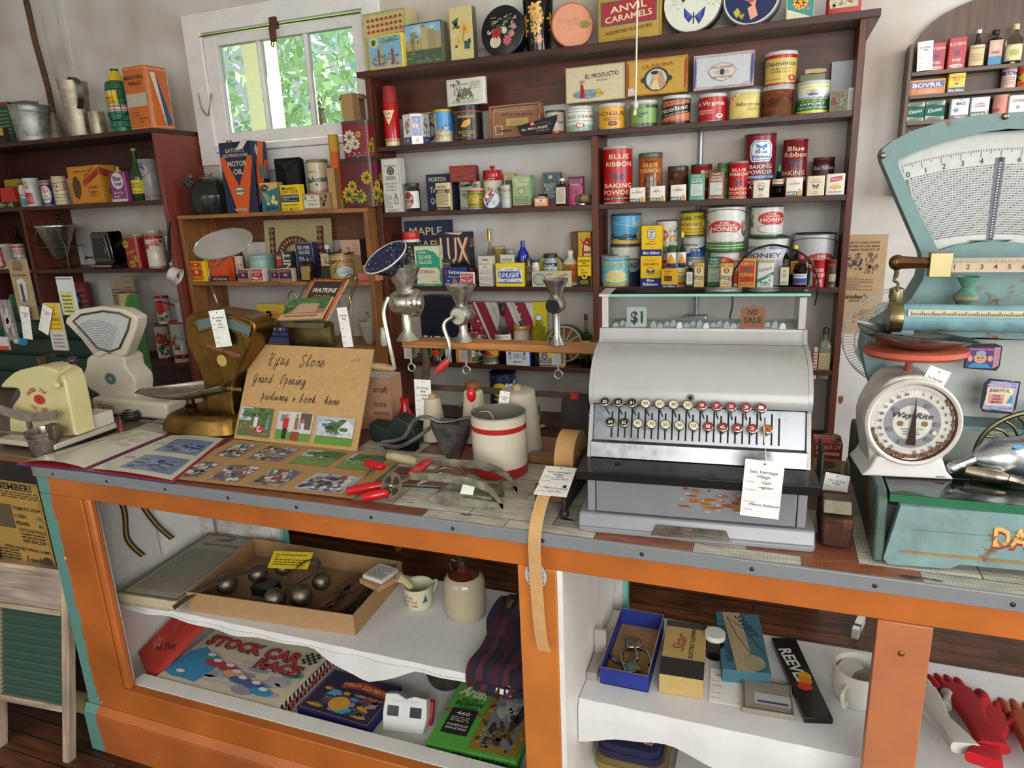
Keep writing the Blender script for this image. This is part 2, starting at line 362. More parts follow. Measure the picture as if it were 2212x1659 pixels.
def vinylmat():
 m=bpy.data.materials.new('vinyl_counter');m.use_nodes=True;nt=m.node_tree;N=nt.nodes;bs=N[jF]
 tc=N.new(kU);mp=N.new(jL);sv(mp,'Location',(.112,.02,0));L(nt,tc.outputs[kW],mp.inputs[0])
 br=N.new('ShaderNodeTexBrick');L(nt,mp.outputs[0],br.inputs[0]);sv(br,kR,1);sv(br,'Brick Width',.19);sv(br,'Row Height',.105)
 sv(br,'Mortar Size',.0012);br.offset=.5;sv(br,'Color1',(0,0,0,1));sv(br,'Color2',(1,1,1,1));sv(br,'Mortar',(.5,.5,.5,1))
 wn=N.new('ShaderNodeTexWhiteNoise');wn.noise_dimensions='1D';L(nt,br.outputs[0],wn.inputs['W'])
 rp=N.new(hL);rp.color_ramp.interpolation='CONSTANT';e=rp.color_ramp.elements;e[0].color=C('bdb9a9');e[1].color=C('8d5138');e[1].position=.60
 x=e.new(.25);x.color=C('c8c4b4');x=e.new(.42);x.color=C('a9a596');x=e.new(.8);x.color=C('7c4a3c');x=e.new(.9);x.color=C('b9b5a6')
 L(nt,br.outputs[0],rp.inputs[0])
 mp2=N.new(jL);sv(mp2,kR,(3,22,1));L(nt,tc.outputs[kW],mp2.inputs[0])
 n=N.new(kF);sv(n,kR,6);sv(n,jM,12);sv(n,jC,.7);L(nt,mp2.outputs[0],n.inputs[0])
 r=N.new(kG);sv(r,1,.3);sv(r,2,.62);sv(r,3,.5);sv(r,4,1.12);L(nt,n.outputs[0],r.inputs[0])
 wv=N.new('ShaderNodeTexWave');sv(wv,kR,46);sv(wv,'Distortion',1.2);L(nt,tc.outputs[kW],wv.inputs[0])
 r2=N.new(kG);sv(r2,1,0);sv(r2,2,.12);sv(r2,3,.78);sv(r2,4,1);L(nt,wv.outputs[1],r2.inputs[0])
 mu=N.new(jZ);mu.operation='MULTIPLY';L(nt,r.outputs[0],mu.inputs[0]);L(nt,r2.outputs[0],mu.inputs[1])
 v=N.new(jE);v.operation='SCALE';L(nt,rp.outputs[0],v.inputs[0]);L(nt,mu.outputs[0],v.inputs[kR])
 n4=N.new(kF);sv(n4,kR,9);sv(n4,jM,4)
 mp4=N.new(jL);sv(mp4,kR,(1,5,1));L(nt,tc.outputs[kW],mp4.inputs[0]);L(nt,mp4.outputs[0],n4.inputs[0])
 r4=N.new(kG);sv(r4,1,.69);sv(r4,2,.72);L(nt,n4.outputs[0],r4.inputs[0])
 mx=N.new(jN);mx.data_type='RGBA';L(nt,r4.outputs[0],mx.inputs[0]);L(nt,v.outputs[0],mx.inputs[6]);sv(mx,7,C('2b2a2a'))
 mx2=N.new(jN);mx2.data_type='RGBA';L(nt,br.outputs['Fac'],mx2.inputs[0]);L(nt,mx.outputs[2],mx2.inputs[6]);sv(mx2,7,C('5b544c'))
 L(nt,mx2.outputs[2],bs.inputs[jJ]);sv(bs,jC,.32)
 b=N.new(jI);sv(b,hE,.15);sv(b,gX,.001);L(nt,r2.outputs[0],b.inputs[hZ]);L(nt,b.outputs[0],bs.inputs[hY]);return m
MATS['vinyl']=vinylmat()
def orangemat():
 m=bpy.data.materials.new('worn_orange_paint');m.use_nodes=True;nt=m.node_tree;N=nt.nodes;bs=N[jF]
 tc=N.new(kU);at=N.new('ShaderNodeAttribute');at.attribute_name='Col'
 n=N.new(kF);sv(n,kR,5);sv(n,jM,8);L(nt,tc.outputs[kW],n.inputs[0])
 r=N.new(kG);sv(r,1,.3);sv(r,2,.7);sv(r,3,.72);sv(r,4,1.12);L(nt,n.outputs[0],r.inputs[0])
 v=N.new(jE);v.operation='SCALE';L(nt,at.outputs[0],v.inputs[0]);L(nt,r.outputs[0],v.inputs[kR])
 s=N.new('ShaderNodeSeparateXYZ');L(nt,tc.outputs[kW],s.inputs[0]);n2=N.new(kF);sv(n2,kR,14);sv(n2,jM,6);L(nt,tc.outputs[kW],n2.inputs[0])
 ma=N.new(jZ);ma.operation='MULTIPLY_ADD';sv(ma,1,.045);L(nt,n2.outputs[0],ma.inputs[0]);L(nt,s.outputs['X'],ma.inputs[2])
 r2=N.new(kG);sv(r2,1,-1.836);sv(r2,2,-1.842);L(nt,ma.outputs[0],r2.inputs[0])
 mx=N.new(jN);mx.data_type='RGBA';L(nt,r2.outputs[0],mx.inputs[0]);L(nt,v.outputs[0],mx.inputs[6]);sv(mx,7,C('5f8f86'))
 n3=N.new(kF);sv(n3,kR,26);sv(n3,jM,3);L(nt,tc.outputs[kW],n3.inputs[0])
 r3=N.new(kG);sv(r3,1,.76);sv(r3,2,.775);L(nt,n3.outputs[0],r3.inputs[0])
 mx2=N.new(jN);mx2.data_type='RGBA';L(nt,r3.outputs[0],mx2.inputs[0]);L(nt,mx.outputs[2],mx2.inputs[6]);sv(mx2,7,C('d9d4c6'))
 L(nt,mx2.outputs[2],bs.inputs[jJ]);sv(bs,jC,.33)
 b=N.new(jI);sv(b,hE,.1);L(nt,n2.outputs[0],b.inputs[hZ]);L(nt,b.outputs[0],bs.inputs[hY]);return m
MATS[jR]=orangemat()
m=MB();m.box(-4.3,-2.4,-.08,2.6,YW+.12,0,'w','floor');sT(m.bU('floor'),'dark brown plank floor')
m=MB();m.box(-4.3,-2.4,3.25,2.6,YW+.12,3.33,'ddd8cc',jS);sT(m.bU('ceiling'),'pale ceiling')
WX0,WX1,WZ0,WZ1=-2.56,-1.66,1.90,2.42
m=MB()
m.box(-4.3,YW,0,WX0,YW+.12,3.25,'w',hR);m.box(WX1,YW,0,2.6,YW+.12,3.25,'w',hR)
m.box(WX0,YW,0,WX1,YW+.12,WZ0,'w',hR);m.box(WX0,YW,WZ1,WX1,YW+.12,3.25,'w',hR)
m.box(-3.43,YW-.008,1.99,-3.40,YW,3.25,'cfc6ba',hR);m.box(-1.60,YW-.008,2.2,-.9,YW-.0,3.25,'w',hR)
sT(m.bU('wall_back'),'off white plaster back wall of the shop')
m=MB();m.box(-4.42,-2.4,0,-4.3,YW+.12,3.25,'w',hR);sT(m.bU('wall_left'),'off white plaster side wall')
m=MB();m.box(2.6,-2.4,0,2.72,YW+.12,3.25,'w',hR);sT(m.bU('wall_right'),'off white plaster side wall near the scale')
wt=tH('window_1','small three pane window in white painted casing above the pine shelf','window',((WX0+WX1)/2,YW,WZ0));wt['kind']='structure';del wt['category']
ox,oz=(WX0+WX1)/2,WZ0
def wb(mb,x0,x1,y0,y1,z0,z1,c='e8e6e4',k=jH):mb.box(x0-ox,y0-YW,z0-oz,x1-ox,y1-YW,z1-oz,c,k)
m=MB();wb(m,-2.645,-2.545,YW-.022,YW+.0,1.83,2.50);wb(m,-1.675,-1.59,YW-.022,YW,1.83,2.50)
wb(m,-2.545,-1.675,YW-.022,YW,2.412,2.50);wb(m,-2.545,-1.675,YW-.030,YW,1.885,1.915);wb(m,-2.545,-1.675,YW-.02,YW,1.79,1.883);m.bU('casing',wt,bev=.003)
m=MB()
wb(m,-2.54,-2.468,YW-.012,YW+.03,1.92,2.395);wb(m,-1.735,-1.68,YW-.012,YW+.03,1.92,2.395);wb(m,-2.468,-1.735,YW-.012,YW+.03,2.352,2.395);wb(m,-2.468,-1.735,YW-.012,YW+.03,1.92,1.972)
for x in(-2.238,-1.984):wb(m,x-.011,x+.011,YW-.004,YW+.026,1.972,2.352);wb(m,x-.004,x+.004,YW-.010,YW+.0,1.972,2.352)
m.bU('sash',wt,bev=.003)
for a,b in((-2.468,-2.249),(-2.227,-1.995),(-1.973,-1.735)):
 m=MB();wb(m,a-.004,b+.004,YW+.012,YW+.015,1.968,2.356,'eef6f4','pane');m.bU('pane',wt)
m=MB();m.tU([(-2.55-ox,-.02,2.40-oz),(-2.1-ox,-.024,2.399-oz),(-1.68-ox,-.02,2.396-oz)],.003,'4a3a30',jS);m.bU('cord',wt)
m=MB();wb(m,-2.14,-2.105,YW-.034,YW-.012,2.385,2.43,'5a4636',jP);wb(m,-2.133,-2.112,YW-.05,YW-.03,2.33,2.39,'6d5a40',jP)
m.tU([(-2.122-ox+.007*cos(t/8*2*PI),-.05,2.318-oz+.012*sin(t/8*2*PI))for t in rg(8)],.0025,'4a3a30',kH,closed=True);m.bU('latch',wt)
m=MB();pts=sO([(-2.598,YW-.03,2.158),(-2.585,YW-.035,2.09),(-2.555,YW-.035,2.055),(-2.537,YW-.035,2.09),(-2.528,YW-.02,2.15)],6)
for i in rg(len(pts)-1):
 p,q=pts[i],pts[i+1];mid=(p+q)/2;e=(q-p).normalized()*.008;s_=V((.003,0,0))if i%2 else V((0,.003,0))
 m.tU([tuple(v-V((ox,YW,oz)))for v in(mid-e,mid-e*.4+s_,mid+e*.4+s_,mid+e,mid+e*.4-s_,mid-e*.4-s_)],.0012,'b5b0a4',kD,n=5,closed=True)
m.bU('chain',wt)
m=MB();m.box(-2.75,YW+.5,1.2,-2.62,YW+.63,3.2,'e8dfba',jS);sT(m.bU('trim_1'),'pale porch post outside the window')
m=MB();m.box(-9,YW+.3,-.3,5,12,-.1,'6f9a4a',jS);sT(m.bU('ground'),'grass outside')
rd=random.Random(5)
for(tx,ty,tr,th,c1,lb)in((-4.6,6.6,1.5,3.0,'c5e0ae','bright green leafy tree outside the window, lower of the three'),(-3.2,8.2,2.2,4.2,'cfe8da','tall pale green tree outside the middle window pane'),(-1.3+-3.6,9.6,3.0,5.2,'c4e6e0','tall blue green tree standing behind the others outside')):
 t=tH('tree',lb,'tree',(tx,ty,-.1),group='trees outside the window')
 m=MB();m.tU([(0,0,0),(.05,0,th*.5),(0,.05,th)],.12,'6b5a45',jS,rs=[.16,.12,.05]);m.bU('trunk',t)
 m=MB()
 for i in rg(4200):
  a=rd.uniform(0,2*PI);u=rd.uniform(-1,1);q=rd.uniform(.35,1)**.5*tr*(1+.25*sin(5*a+3*u))
  p=V((q*cos(a)*math.sqrt(1-u*u),q*sin(a)*math.sqrt(1-u*u)*.7,th*.62+q*u*1.25));s_=rd.uniform(.04,.09)
  e1=V((rd.gauss(0,1),rd.gauss(0,1),rd.gauss(0,1))).normalized()*s_;e2=V((rd.gauss(0,1),rd.gauss(0,1),rd.gauss(0,1))).normalized()*s_*.6
  k_=rd.uniform(.7,1.1);cc=C(c1);m.face([p-e1,p+e2,p+e1,p-e2],tuple(min(1,x*k_)for x in cc[:3])+(1,),kE)
 m.bU('foliage',t)
m=MB();m.tU([aY(55,-6,2.74),aY(76,90,2.74),aY(104,190,2.74),aY(118,262,2.74)],.014,'5b4c3c',jP);tag(m.bU('iron_rod'),'thin rusty iron rod leaning up the wall behind the galvanized jug','rod')
t=tH('electrical_conduit','grey metal conduit and round socket box on the wall behind the cash register','conduit')
px=sX(1512,YW-.012,1.7)
m=MB();m.tU([(px,YW-.012,1.12),(px+.0,YW-.012,1.84)],.009,'a9adae',kD);m.bU('pipe',t)
m=MB();m.box(px-.045,YW-.05,1.045,px+.045,YW-.002,1.135,'aeb2b2',kD);m.bU('socket_box',t,bev=.006)
m=MB();m.cY(.03,-YW+.05,-YW+.062,'d8d8d2',kL,20,px,1.09,axis='z');mm=m.v;m.v=[V((v.x,-v.z,v.y))for v in mm];m.bU('socket',t)
m=MB();m.tU(sO([(px,YW-.065,1.09),(px-.01,YW-.10,1.06),(px-.04,YW-.11,1.0),(px-.05,YW-.08,.96)],5),.004,'e0ded6',kL);m.bU('cord',t)
BR='421b0f';BR2='5c2814';PN='8f5c30';PN2='a06c3c'
MX0,MX1=-1.598,.247;XM=-.643
MS=[2.135,1.842,1.575,1.262,.93,.68]
mu_=tH(gI,'tall dark red brown wooden shelving unit holding tins behind the counter','shelving')
m=MB();m.box(MX0-.03,YF-.012,MS[0]-.022,MX1+.035,YW-.001,MS[0],BR,kS,{'bot':'8b7f74'});m.bU('top_board',mu_,bev=.002)
m=MB();m.box(MX0,YF,0,MX0+.024,YW-.002,MS[0]-.0225,BR2,jK);m.bU(jD,mu_,bev=.0015)
m=MB();m.box(MX1-.022,YF,0,MX1,YW-.002,MS[0]-.0225,BR2,jK);m.bU(jD,mu_,bev=.0015)
m=MB();m.pZ([(MX1,MS[0]-.09),(MX1+.035,MS[0]-.0225),(MX1,MS[0]-.0225)],YF,YF+.16,BR,jK);m.bU('cornice_bracket',mu_)
def sF(x0,x1,z,y0=YF+.001,th=.02,c=BR,par=mu_,y1=YW-.002,k=kS):
 m=MB();m.box(x0+.0005,y0,z-th,x1-.0005,y1,z,c,k);return m.bU('shelf',par,bev=.0015)
sF(MX0+.024,MX1-.022,MS[1])
for z in MS[2:4]:sF(MX0+.024,XM-.011,z);sF(XM+.013,MX1-.022,z)
sF(MX0+.024,XM-.011,MS[4]-.002);sF(XM+.013,MX1-.022,.962)
sF(MX0+.024,MX1-.022,MS[5]);
m=MB();m.box(XM-.011,YF,MS[5]+.0005,XM+.013,YW-.002,MS[1]-.0205,BR2,jK);m.bU('divider',mu_,bev=.0015)
m=MB();m.box(MX0+.0245,YW-.016,MS[0]-.17,MX1-.0225,YW-.002,MS[0]-.0225,'5a2d1c',kS);m.bU('back_board',mu_)
m=MB();m.box(MX0+.0245,YF+.01,.002,MX1-.0225,YW-.002,MS[5]-.021,'3a2015',kS);m.bU('base_panel',mu_)
LX1,LY=-2.657,2.552
lu=tH(gI,'deep red brown wooden shelving unit with galvanized jugs on its top','shelving')
LS=[1.99,1.677,1.358,.88]
m=MB();m.box(-4.0,LY-.004,LS[0]-.02,LX1,YW-.002,LS[0],BR,kS);m.bU('top_board',lu,bev=.002)
m=MB();m.box(LX1-.022,LY,0,LX1,YW-.003,LS[0]-.0205,'7d3a2f',jH);m.bU(jD,lu,bev=.0015)
m=MB();m.box(-4.0,LY,0,-3.978,YW-.003,LS[0]-.0205,BR,jK);m.bU(jD,lu)
for z in LS[1:]:sF(-3.977,LX1-.0225,z,LY+.001,par=lu)
for a,b in((LS[1]-.0205,LS[2]+.0005),(LS[2]-.0205,LS[3]+.0005)):
 m=MB();m.box(-3.652,LY+.002,b,-3.63,YW-.003,a,BR2,jK);m.bU('divider',lu)
m=MB();m.box(-3.977,YW-.016,LS[0]-.17,LX1-.023,YW-.003,LS[0]-.0205,BR,kS);m.bU('back_board',lu)
m=MB();m.box(-3.977,LY+.01,.002,LX1-.023,YW-.003,LS[3]-.021,'3a2015',kS);m.bU('base_panel',lu)
PX0,PX1,PY=-2.64,-1.606,2.585
PS=[1.60,1.29,1.0,.68]
pu=tH(gI,'lighter pine wooden shelving unit below the window','shelving')
m=MB();m.box(PX0,PY-.004,PS[0]-.018,PX1,YW-.002,PS[0],PN2,kS);m.bU('top_board',pu,bev=.002)
m=MB();m.box(PX0,PY,0,PX0+.02,YW-.003,PS[0]-.0185,PN,jK);m.bU(jD,pu,bev=.0015)
m=MB();m.box(PX1-.02,PY,0,PX1,YW-.003,PS[0]-.0185,PN,jK);m.bU(jD,pu,bev=.0015)
for z in PS[1:]:sF(PX0+.0205,PX1-.0205,z,PY+.001,.018,PN2,pu)
m=MB();m.box(PX0+.0205,YW-.018,PS[0]-.14,PX1-.0205,YW-.003,PS[0]-.0185,'6e4026',kS);m.bU('back_board',pu)
m=MB();m.box(PX0+.0205,PY+.01,.002,PX1-.0205,YW-.003,PS[3]-.019,'4a2a19',kS);m.bU('base_panel',pu)
ZC=.95
CX0,CX1,CYF,CYB=-1.905,1.25,1.2,1.76
cc_=tH('display_counter','long orange painted display counter with open front and vinyl covered top','counter')
OR='b5652a'
m=MB();m.box(CX0+.03,CYF+.004,ZC-.02,CX1,CYB,ZC,'w','vinyl');m.bU('counter_top',cc_)
m=MB();m.box(CX0-.005+.03,CYF-.004,ZC-.028,CX1,CYF+.0035,ZC+.0012,'7d8083',kB)
m.box(CX0+.018,CYF-.004,ZC-.03,CX0+.0295,CYB,ZC+.0012,'7d8083',kB);m.bU('metal_edging',cc_,bev=.0015)
m=MB()
for i in rg(16):
 x=CX0+.1+i*.2
 if x<CX1:m.sP(.0045,x,CYF-.004,ZC-.015,'4c4a48',kH,10,sy=.5)
m.bU('nail',cc_)
YFR=1.215
m=MB();m.box(CX0,YFR,.86,CX1,YFR+.03,ZC-.0205,OR,jR);m.bU('top_rail',cc_,bev=.002)
m=MB();m.box(CX0,YFR,0.0,CX0+.16,YFR+.03,.8595,OR,jR);m.bU('stile',cc_,bev=.002)
m=MB();m.pZ([(.16-.16+CX0+.16,.245),(CX0+.185,.245),(CX0+.185,.8595),(CX0+.16,.8595)],YFR+.004,YFR+.026,'bd6a33',jR);m.bU('bead',cc_,bev=.006)
m=MB();m.box(-.470,YFR,.0,-.384,YFR+.03,.8595,'c27535',jR);m.bU('stile',cc_,bev=.003)
m=MB();m.box(-.3835,YFR+.002,.0,-.372,YFR+.5,.8595,'e6e4de',jH);m.bU('partition',cc_)
m=MB();m.box(CX0+.1605,YFR,.0,-.4705,YFR+.03,.245,OR,jR);m.box(CX0-.012,YFR-.016,0,-.4705,YFR-.0005,.135,'b0602f',jR);m.pZ([(YFR-.016,.1355),(YFR-.0005,.1355),(YFR-.0005,.165)],CX0-.012,-.4705,'b5652f',jR,axis='x');m.bU('plinth',cc_,bev=.003)
m=MB();m.box(CX0+.1605,YFR+.0305,.215,-.4705,YFR+.075,.247,'d9d7d0',jH);m.bU('ledge',cc_)
m=MB();m.box(-.3835+.0,YFR,.0,CX1,YFR+.03,.20,OR,jR);m.bU('plinth',cc_)
m=MB();m.box(CX0,YFR+.0305,0,CX0+.022,CYB-.01,ZC-.0205,'5f8f86',jH,{'right':'e9e8e4'});m.box(CX0+.0225,YFR+.0305,.2,CX0+.16,YFR+.045,.8595,'e9e8e4',jH);m.bU('end_panel',cc_)
m=MB();m.box(.208,YFR-.002,0,.294,YFR+.02,.8595,'b5704a',jR);m.bU('post',cc_,bev=.002)
m=MB()
for z in(.80,.50):m.sP(.006,.25,YFR-.002,z,'a86a3c',kH,10,sy=.5)
m.bU('screw',cc_)
m=MB();m.box(CX0+.0225,1.325,.452,-.384,1.70,.468,'d9d7d0',jH);m.bU('inner_shelf',cc_)
m=MB();m.box(-.3715,1.325,.452,.95,1.70,.468,'d9d7d0',jH);m.bU('inner_shelf',cc_)
m=MB();m.box(CX0+.0225,YFR+.0305,.18,CX1,1.72,.2,'d9d7d0',jH);m.bU('floor_board',cc_)
for a,b in((-1.88,-1.515),(-.50,-.335)):
 m=MB();m.box(a,1.72,.2,b-.012,1.745,ZC-.0205,'d2cdc6',kX);m.box(b-.012,1.718,.2,b,1.746,ZC-.0205,'6fb0a6',jH);m.box(a+.07,1.712,.2,a+.075,1.72,ZC-.03,'8a857c',jH);m.box(b-.07,1.712,.2,b-.05,1.72,ZC-.03,'d2cdc6',kX);m.bU('back_post',cc_)
m=MB();m.box(CX0+.0225,1.746,.2,-1.88,1.755,ZC-.03,'e9e8e4',jH);m.bU('back_panel',cc_)
# ================================================================ goods: helpers
VW=[0,0,1.0]
def vW(ox,oy,s):VW[:]=[ox,oy,s]
def vx(x):return VW[0]+x/VW[2]
def vy(y):return VW[1]+y/VW[2]
def span(x0,x1,yt,z,Y):
 a,b=sX(vx(x0),Y,z),sX(vx(x1),Y,z)
 xc,w_=(a+b)/2,b-a
 return xc,w_,sZ(vy(yt),xc,Y)-z
def rcos(x,Y,w_):return w_/2*Y/math.hypot(x,Y)
def bM(w_,d,h,c,ops=(),kind=kE,side=(),sidec=None,topc=None,rr=0,topops=()):
 m=MB();x0,x1=-w_/2,w_/2
 if rr:
  m.pZ(rR(w_,d,rr,cy=d/2),0,h,c,kind,sm=True,axis='z')
 else:m.box(x0,0,0,x1,d,h,c,kind,{'right':sidec or c,'left':sidec or c,'top':topc or c})
 if ops:m.prt(ops,lambda u,v,l:(x0+u*w_,-l,v*h),w_,h,kind)
 if side:m.prt(side,lambda u,v,l:(x1+l,u*d,v*h),d,h,kind)
 if topops:m.prt(topops,lambda u,v,l:(x0+u*w_,v*d,h+l),w_,d,kind)
 return m
def bx(name,label,cat,x0,x1,yt,z,Y,d,c,ops=(),kind=kE,side=(),sidec=None,topc=None,rr=0,rz=0,group=None,tilt=0,lid=None,topops=(),h=None):
 xc,w_,hh=span(x0,x1,yt,z,Y);h=h or hh
 rot=(RD(tilt),0,RD(rz));cap=0
 if lid:
  lc,lh=lid
  t=tH(name,label,cat,(xc,Y,z),group=group,rot=rot)
  m=bM(w_,d,h-lh*.5,c,ops,kind,side,sidec,topc,rr);m.bU(kO,t,bev=min(.0015,w_*.02))
  m=MB();e=.0012
  if rr:m.pZ(rR(w_+2*e,d+2*e,rr+e,cy=d/2),h-lh,h,lc,kA,sm=True,axis='z')
  else:m.box(-w_/2-e,-e,h-lh,w_/2+e,d+e,h,lc,kA)
  m.bU('lid',t,bev=.0012)
 else:
  o=bM(w_,d,h,c,ops,kind,side,sidec,topc,rr,topops).bU(name,bev=min(.0012,w_*.02));tag(o,label,cat,group)
  o.location=(xc,Y,z);o.rotation_euler=rot
 return z+h
def cM(r,h,zoff=0,r2=None):
 r2=r if r2 is None else r2
 def f(u,v,l):
  a=(u-.5)*PI;rr=r+(r2-r)*v+l;return(rr*sin(a),-rr*cos(a),zoff+v*h)
 return f
def wraps(ops):
 out=[]
 for o in ops:
  if o[0]=='p':
   us=[p[0]for p in o[1]]
   if min(us)<=0 and max(us)>=1:o=('p',[((-.5 if p[0]<=0 else 1.5)if p[0]in(min(us),max(us))else p[0],p[1])for p in o[1]],o[2])
  out.append(o)
 return out
def can(name,label,cat,x0,x1,yt,z,Y,c,ops=(),lid=('b7b7b3',.012),kind=kA,rz=None,group=None,r2k=1,rim='a8a69e',knob=None,h=None,oval=1,bail=False):
 xc,w_,hh=span(x0,x1,yt,z,Y);r=rcos(xc,Y,w_);xc,w_,hh=span(x0,x1,yt,z,Y+r*oval);r=rcos(xc,Y,w_);h=h or hh
 face=math.atan2(xc,Y+r)*-.95 if rz is None else RD(rz)
 t=tH(name,label,cat,(xc,Y+r*oval,z),face,group)
 lh=lid[1]if lid else 0;bh=h-lh*.6;r2=r*r2k
 m=MB();e=r*.02
 m.lA([(.0005,.001),(r*.96,.001),(r+e,0),(r+e,.003),(r,.004),(r2,bh-.003),(r2+e,bh-.002),(r2+e,bh),(r2*.95,bh),(r2*.93,bh-.004),(.0005,bh-.004)],c,kind,28,cols=[rim,rim,rim,rim,c,rim,rim,rim,rim,rim])
 if ops:m.prt(wraps(ops),cM(r,bh-.008,.004,r2),r*PI,bh-.008,kind,du=1/16)
 if oval!=1:m.v=[V((v.x,v.y*oval,v.z))for v in m.v]
 m.bU(kO,t)
 if lid:
  m=MB();R2=r2+e*1.6
  m.lA([(R2*.985,h-lh),(R2,h-lh+.001),(R2,h-.0015),(R2*.975,h),(R2*.9,h),(R2*.88,h-.0025),(.0005,h-.0025)],lid[0],lid[2]if len(lid)>2 else kA,28)
  if knob:m.lA([(.003,h-.003),(.005,h+.006),(.011,h+.012),(.010,h+.018),(.0005,h+.02)],knob,kC,16)
  if oval!=1:m.v=[V((v.x,v.y*oval,v.z))for v in m.v]
  m.bU('lid',t)
 if bail:
  m=MB()
  for s_ in(-1,1):m.sP(.006,s_*(r+.002),0,bh*.82,'8c8a84',kH,8)
  m.tU([(s_*cos(0)*(r+.004)*1,0,bh*.82)for s_ in(-1,)]+[(-(r+.004)*cos(a),-(r*.95+.006)*sin(a),bh*.82-.05*r*sin(a)*0+.02*sin(a))for a in[PI*i/12 for i in rg(1,12)]]+[((r+.004),0,bh*.82)],.0012,'6c6a64',kH,6)
  m.bU('wire_handle',t)
 return z+h
def disc(name,label,cat,xc_,yb,rp,z,Y,d,rimc,ops,kind=kA,rz=0,lean=6,facec=None,group=None,squash=1):
 X=sX(vx(xc_),Y,z+.07);r=(sX(vx(xc_+rp),Y,z+.07)-sX(vx(xc_-rp),Y,z+.07))/2
 t=tH(name,label,cat,(X,Y,z),group=group,rot=(RD(-lean),0,RD(rz)))
 m=MB();prof=[(.0005,0),(r*.965,0),(r,.002),(r,d*.45)]
 m.lA(prof,facec or rimc,kind,40,axis='y',cz=0,cols=[facec or rimc,rimc,rimc]);m.v=[V((v.x,v.y,v.z+r))for v in m.v]
 m.prt(ops,lambda u,v,l:(-r+u*2*r,-l,v*2*r),2*r,2*r,kind);m.bU('lid',t)
 m=MB();m.lA([(r*.98,d*.45),(r*.98,d-.002),(r*.96,d),(.0005,d)],rimc,kind,40,axis='y');m.v=[V((v.x,v.y,v.z+r))for v in m.v];m.bU(kO,t)
 return z+2*r
BOT={hD:[(.92,0),(1,.02),(1,.62),(.9,.70),(.45,.80),(.34,.84),(.34,.97)],gK:[(.92,0),(1,.02),(1,.45),(.95,.52),(.5,.68),(.33,.78),(.30,.97)],jG:[(.95,0),(1,.02),(1,.70),(.85,.78),(.45,.83),(.42,.97)],hF:[(.92,0),(1,.03),(1,.80),(.88,.86),(.85,.97)],'pear':[(.8,0),(1,.08),(.95,.3),(.6,.6),(.36,.75),(.33,.97)]}
def bO(name,label,cat,x0,x1,yt,z,Y,shape=hD,c='e8efe9',kind=kZ,cap=('222222',.12),lab=None,fill=None,group=None,flat=1.0,capk=kL,rz=0):
 xc,w_,h=span(x0,x1,yt,z,Y);r=rcos(xc,Y,w_)
 t=tH(name,label,cat,(xc,Y+r*flat,z),RD(rz),group)
 ch=h*cap[1]if cap else 0;bh=h-ch*.7
 P=[(a*r,b*bh/.97)for a,b in BOT[shape]];n=4 if shape==jG else 22
 m=MB();a0=PI/4 if n==4 else 0;k_=1.38 if n==4 else 1
 if n==4:
  rows=[]
  for q,zz in P:
   cr_=min(q*.35,.01)if q>r*.6 else q*.9999
   rows.append([(x,y,zz)for x,y in rR(2*q,2*q,cr_,3)])
  m.grid([[(x*.01,y*.01,0)for x,y,_ in rows[0]]]+rows,c,kind,close=True)
 else:m.lA([(.0003,0)]+P,c,kind,n)
 if flat!=1:m.v=[V((v.x,v.y*flat,v.z))for v in m.v]
 m.bU(kZ if kind in(kZ,'thickglass')else kO,t)
 if fill:
  m=MB();top=fill[1];Q=[(max(a-.0015,.0005),b+.002)for a,b in P if b<top*bh];Q+=[(Q[-1][0],top*bh),(.0003,top*bh)]
  if n==4:m.pZ(rR(2*(r-.002),2*(r-.002),min(r*.35,.01),3),.002,top*bh,fill[0],kC,axis='z')
  else:m.lA([(.0003,.002)]+Q,fill[0],kC,n)
  if flat!=1:m.v=[V((v.x,v.y*flat,v.z))for v in m.v]
  m.bU('contents',t)
 if cap:
  rc=P[-1][0]*1.18;m=MB();m.lA([(rc,h-ch),(rc,h-.001),(rc*.93,h),(.0003,h)],cap[0],capk,18)
  if flat!=1:m.v=[V((v.x,v.y*max(flat,.8),v.z))for v in m.v]
  m.bU('cap',t)
 if lab:
  v0,v1,lc,ops=lab;m=MB();H_=(v1-v0)*h
  if n==4:
   W_=1.7*r;m.prt([R_(0,0,1,1,lc)]+list(ops),lambda u,v,l:(-W_/2+u*W_,-r-l,v0*h+v*H_),W_,H_)
  else:
   f=cM(r,H_,v0*h);m.prt([R_(.04,0,.96,1,lc)]+list(ops),f,r*PI,H_,du=1/12,l0=.0006)
   if flat!=1:m.v=[V((v.x,v.y*flat-.0004,v.z))for v in m.v]
  m.bU(gJ,t)
 return z+h
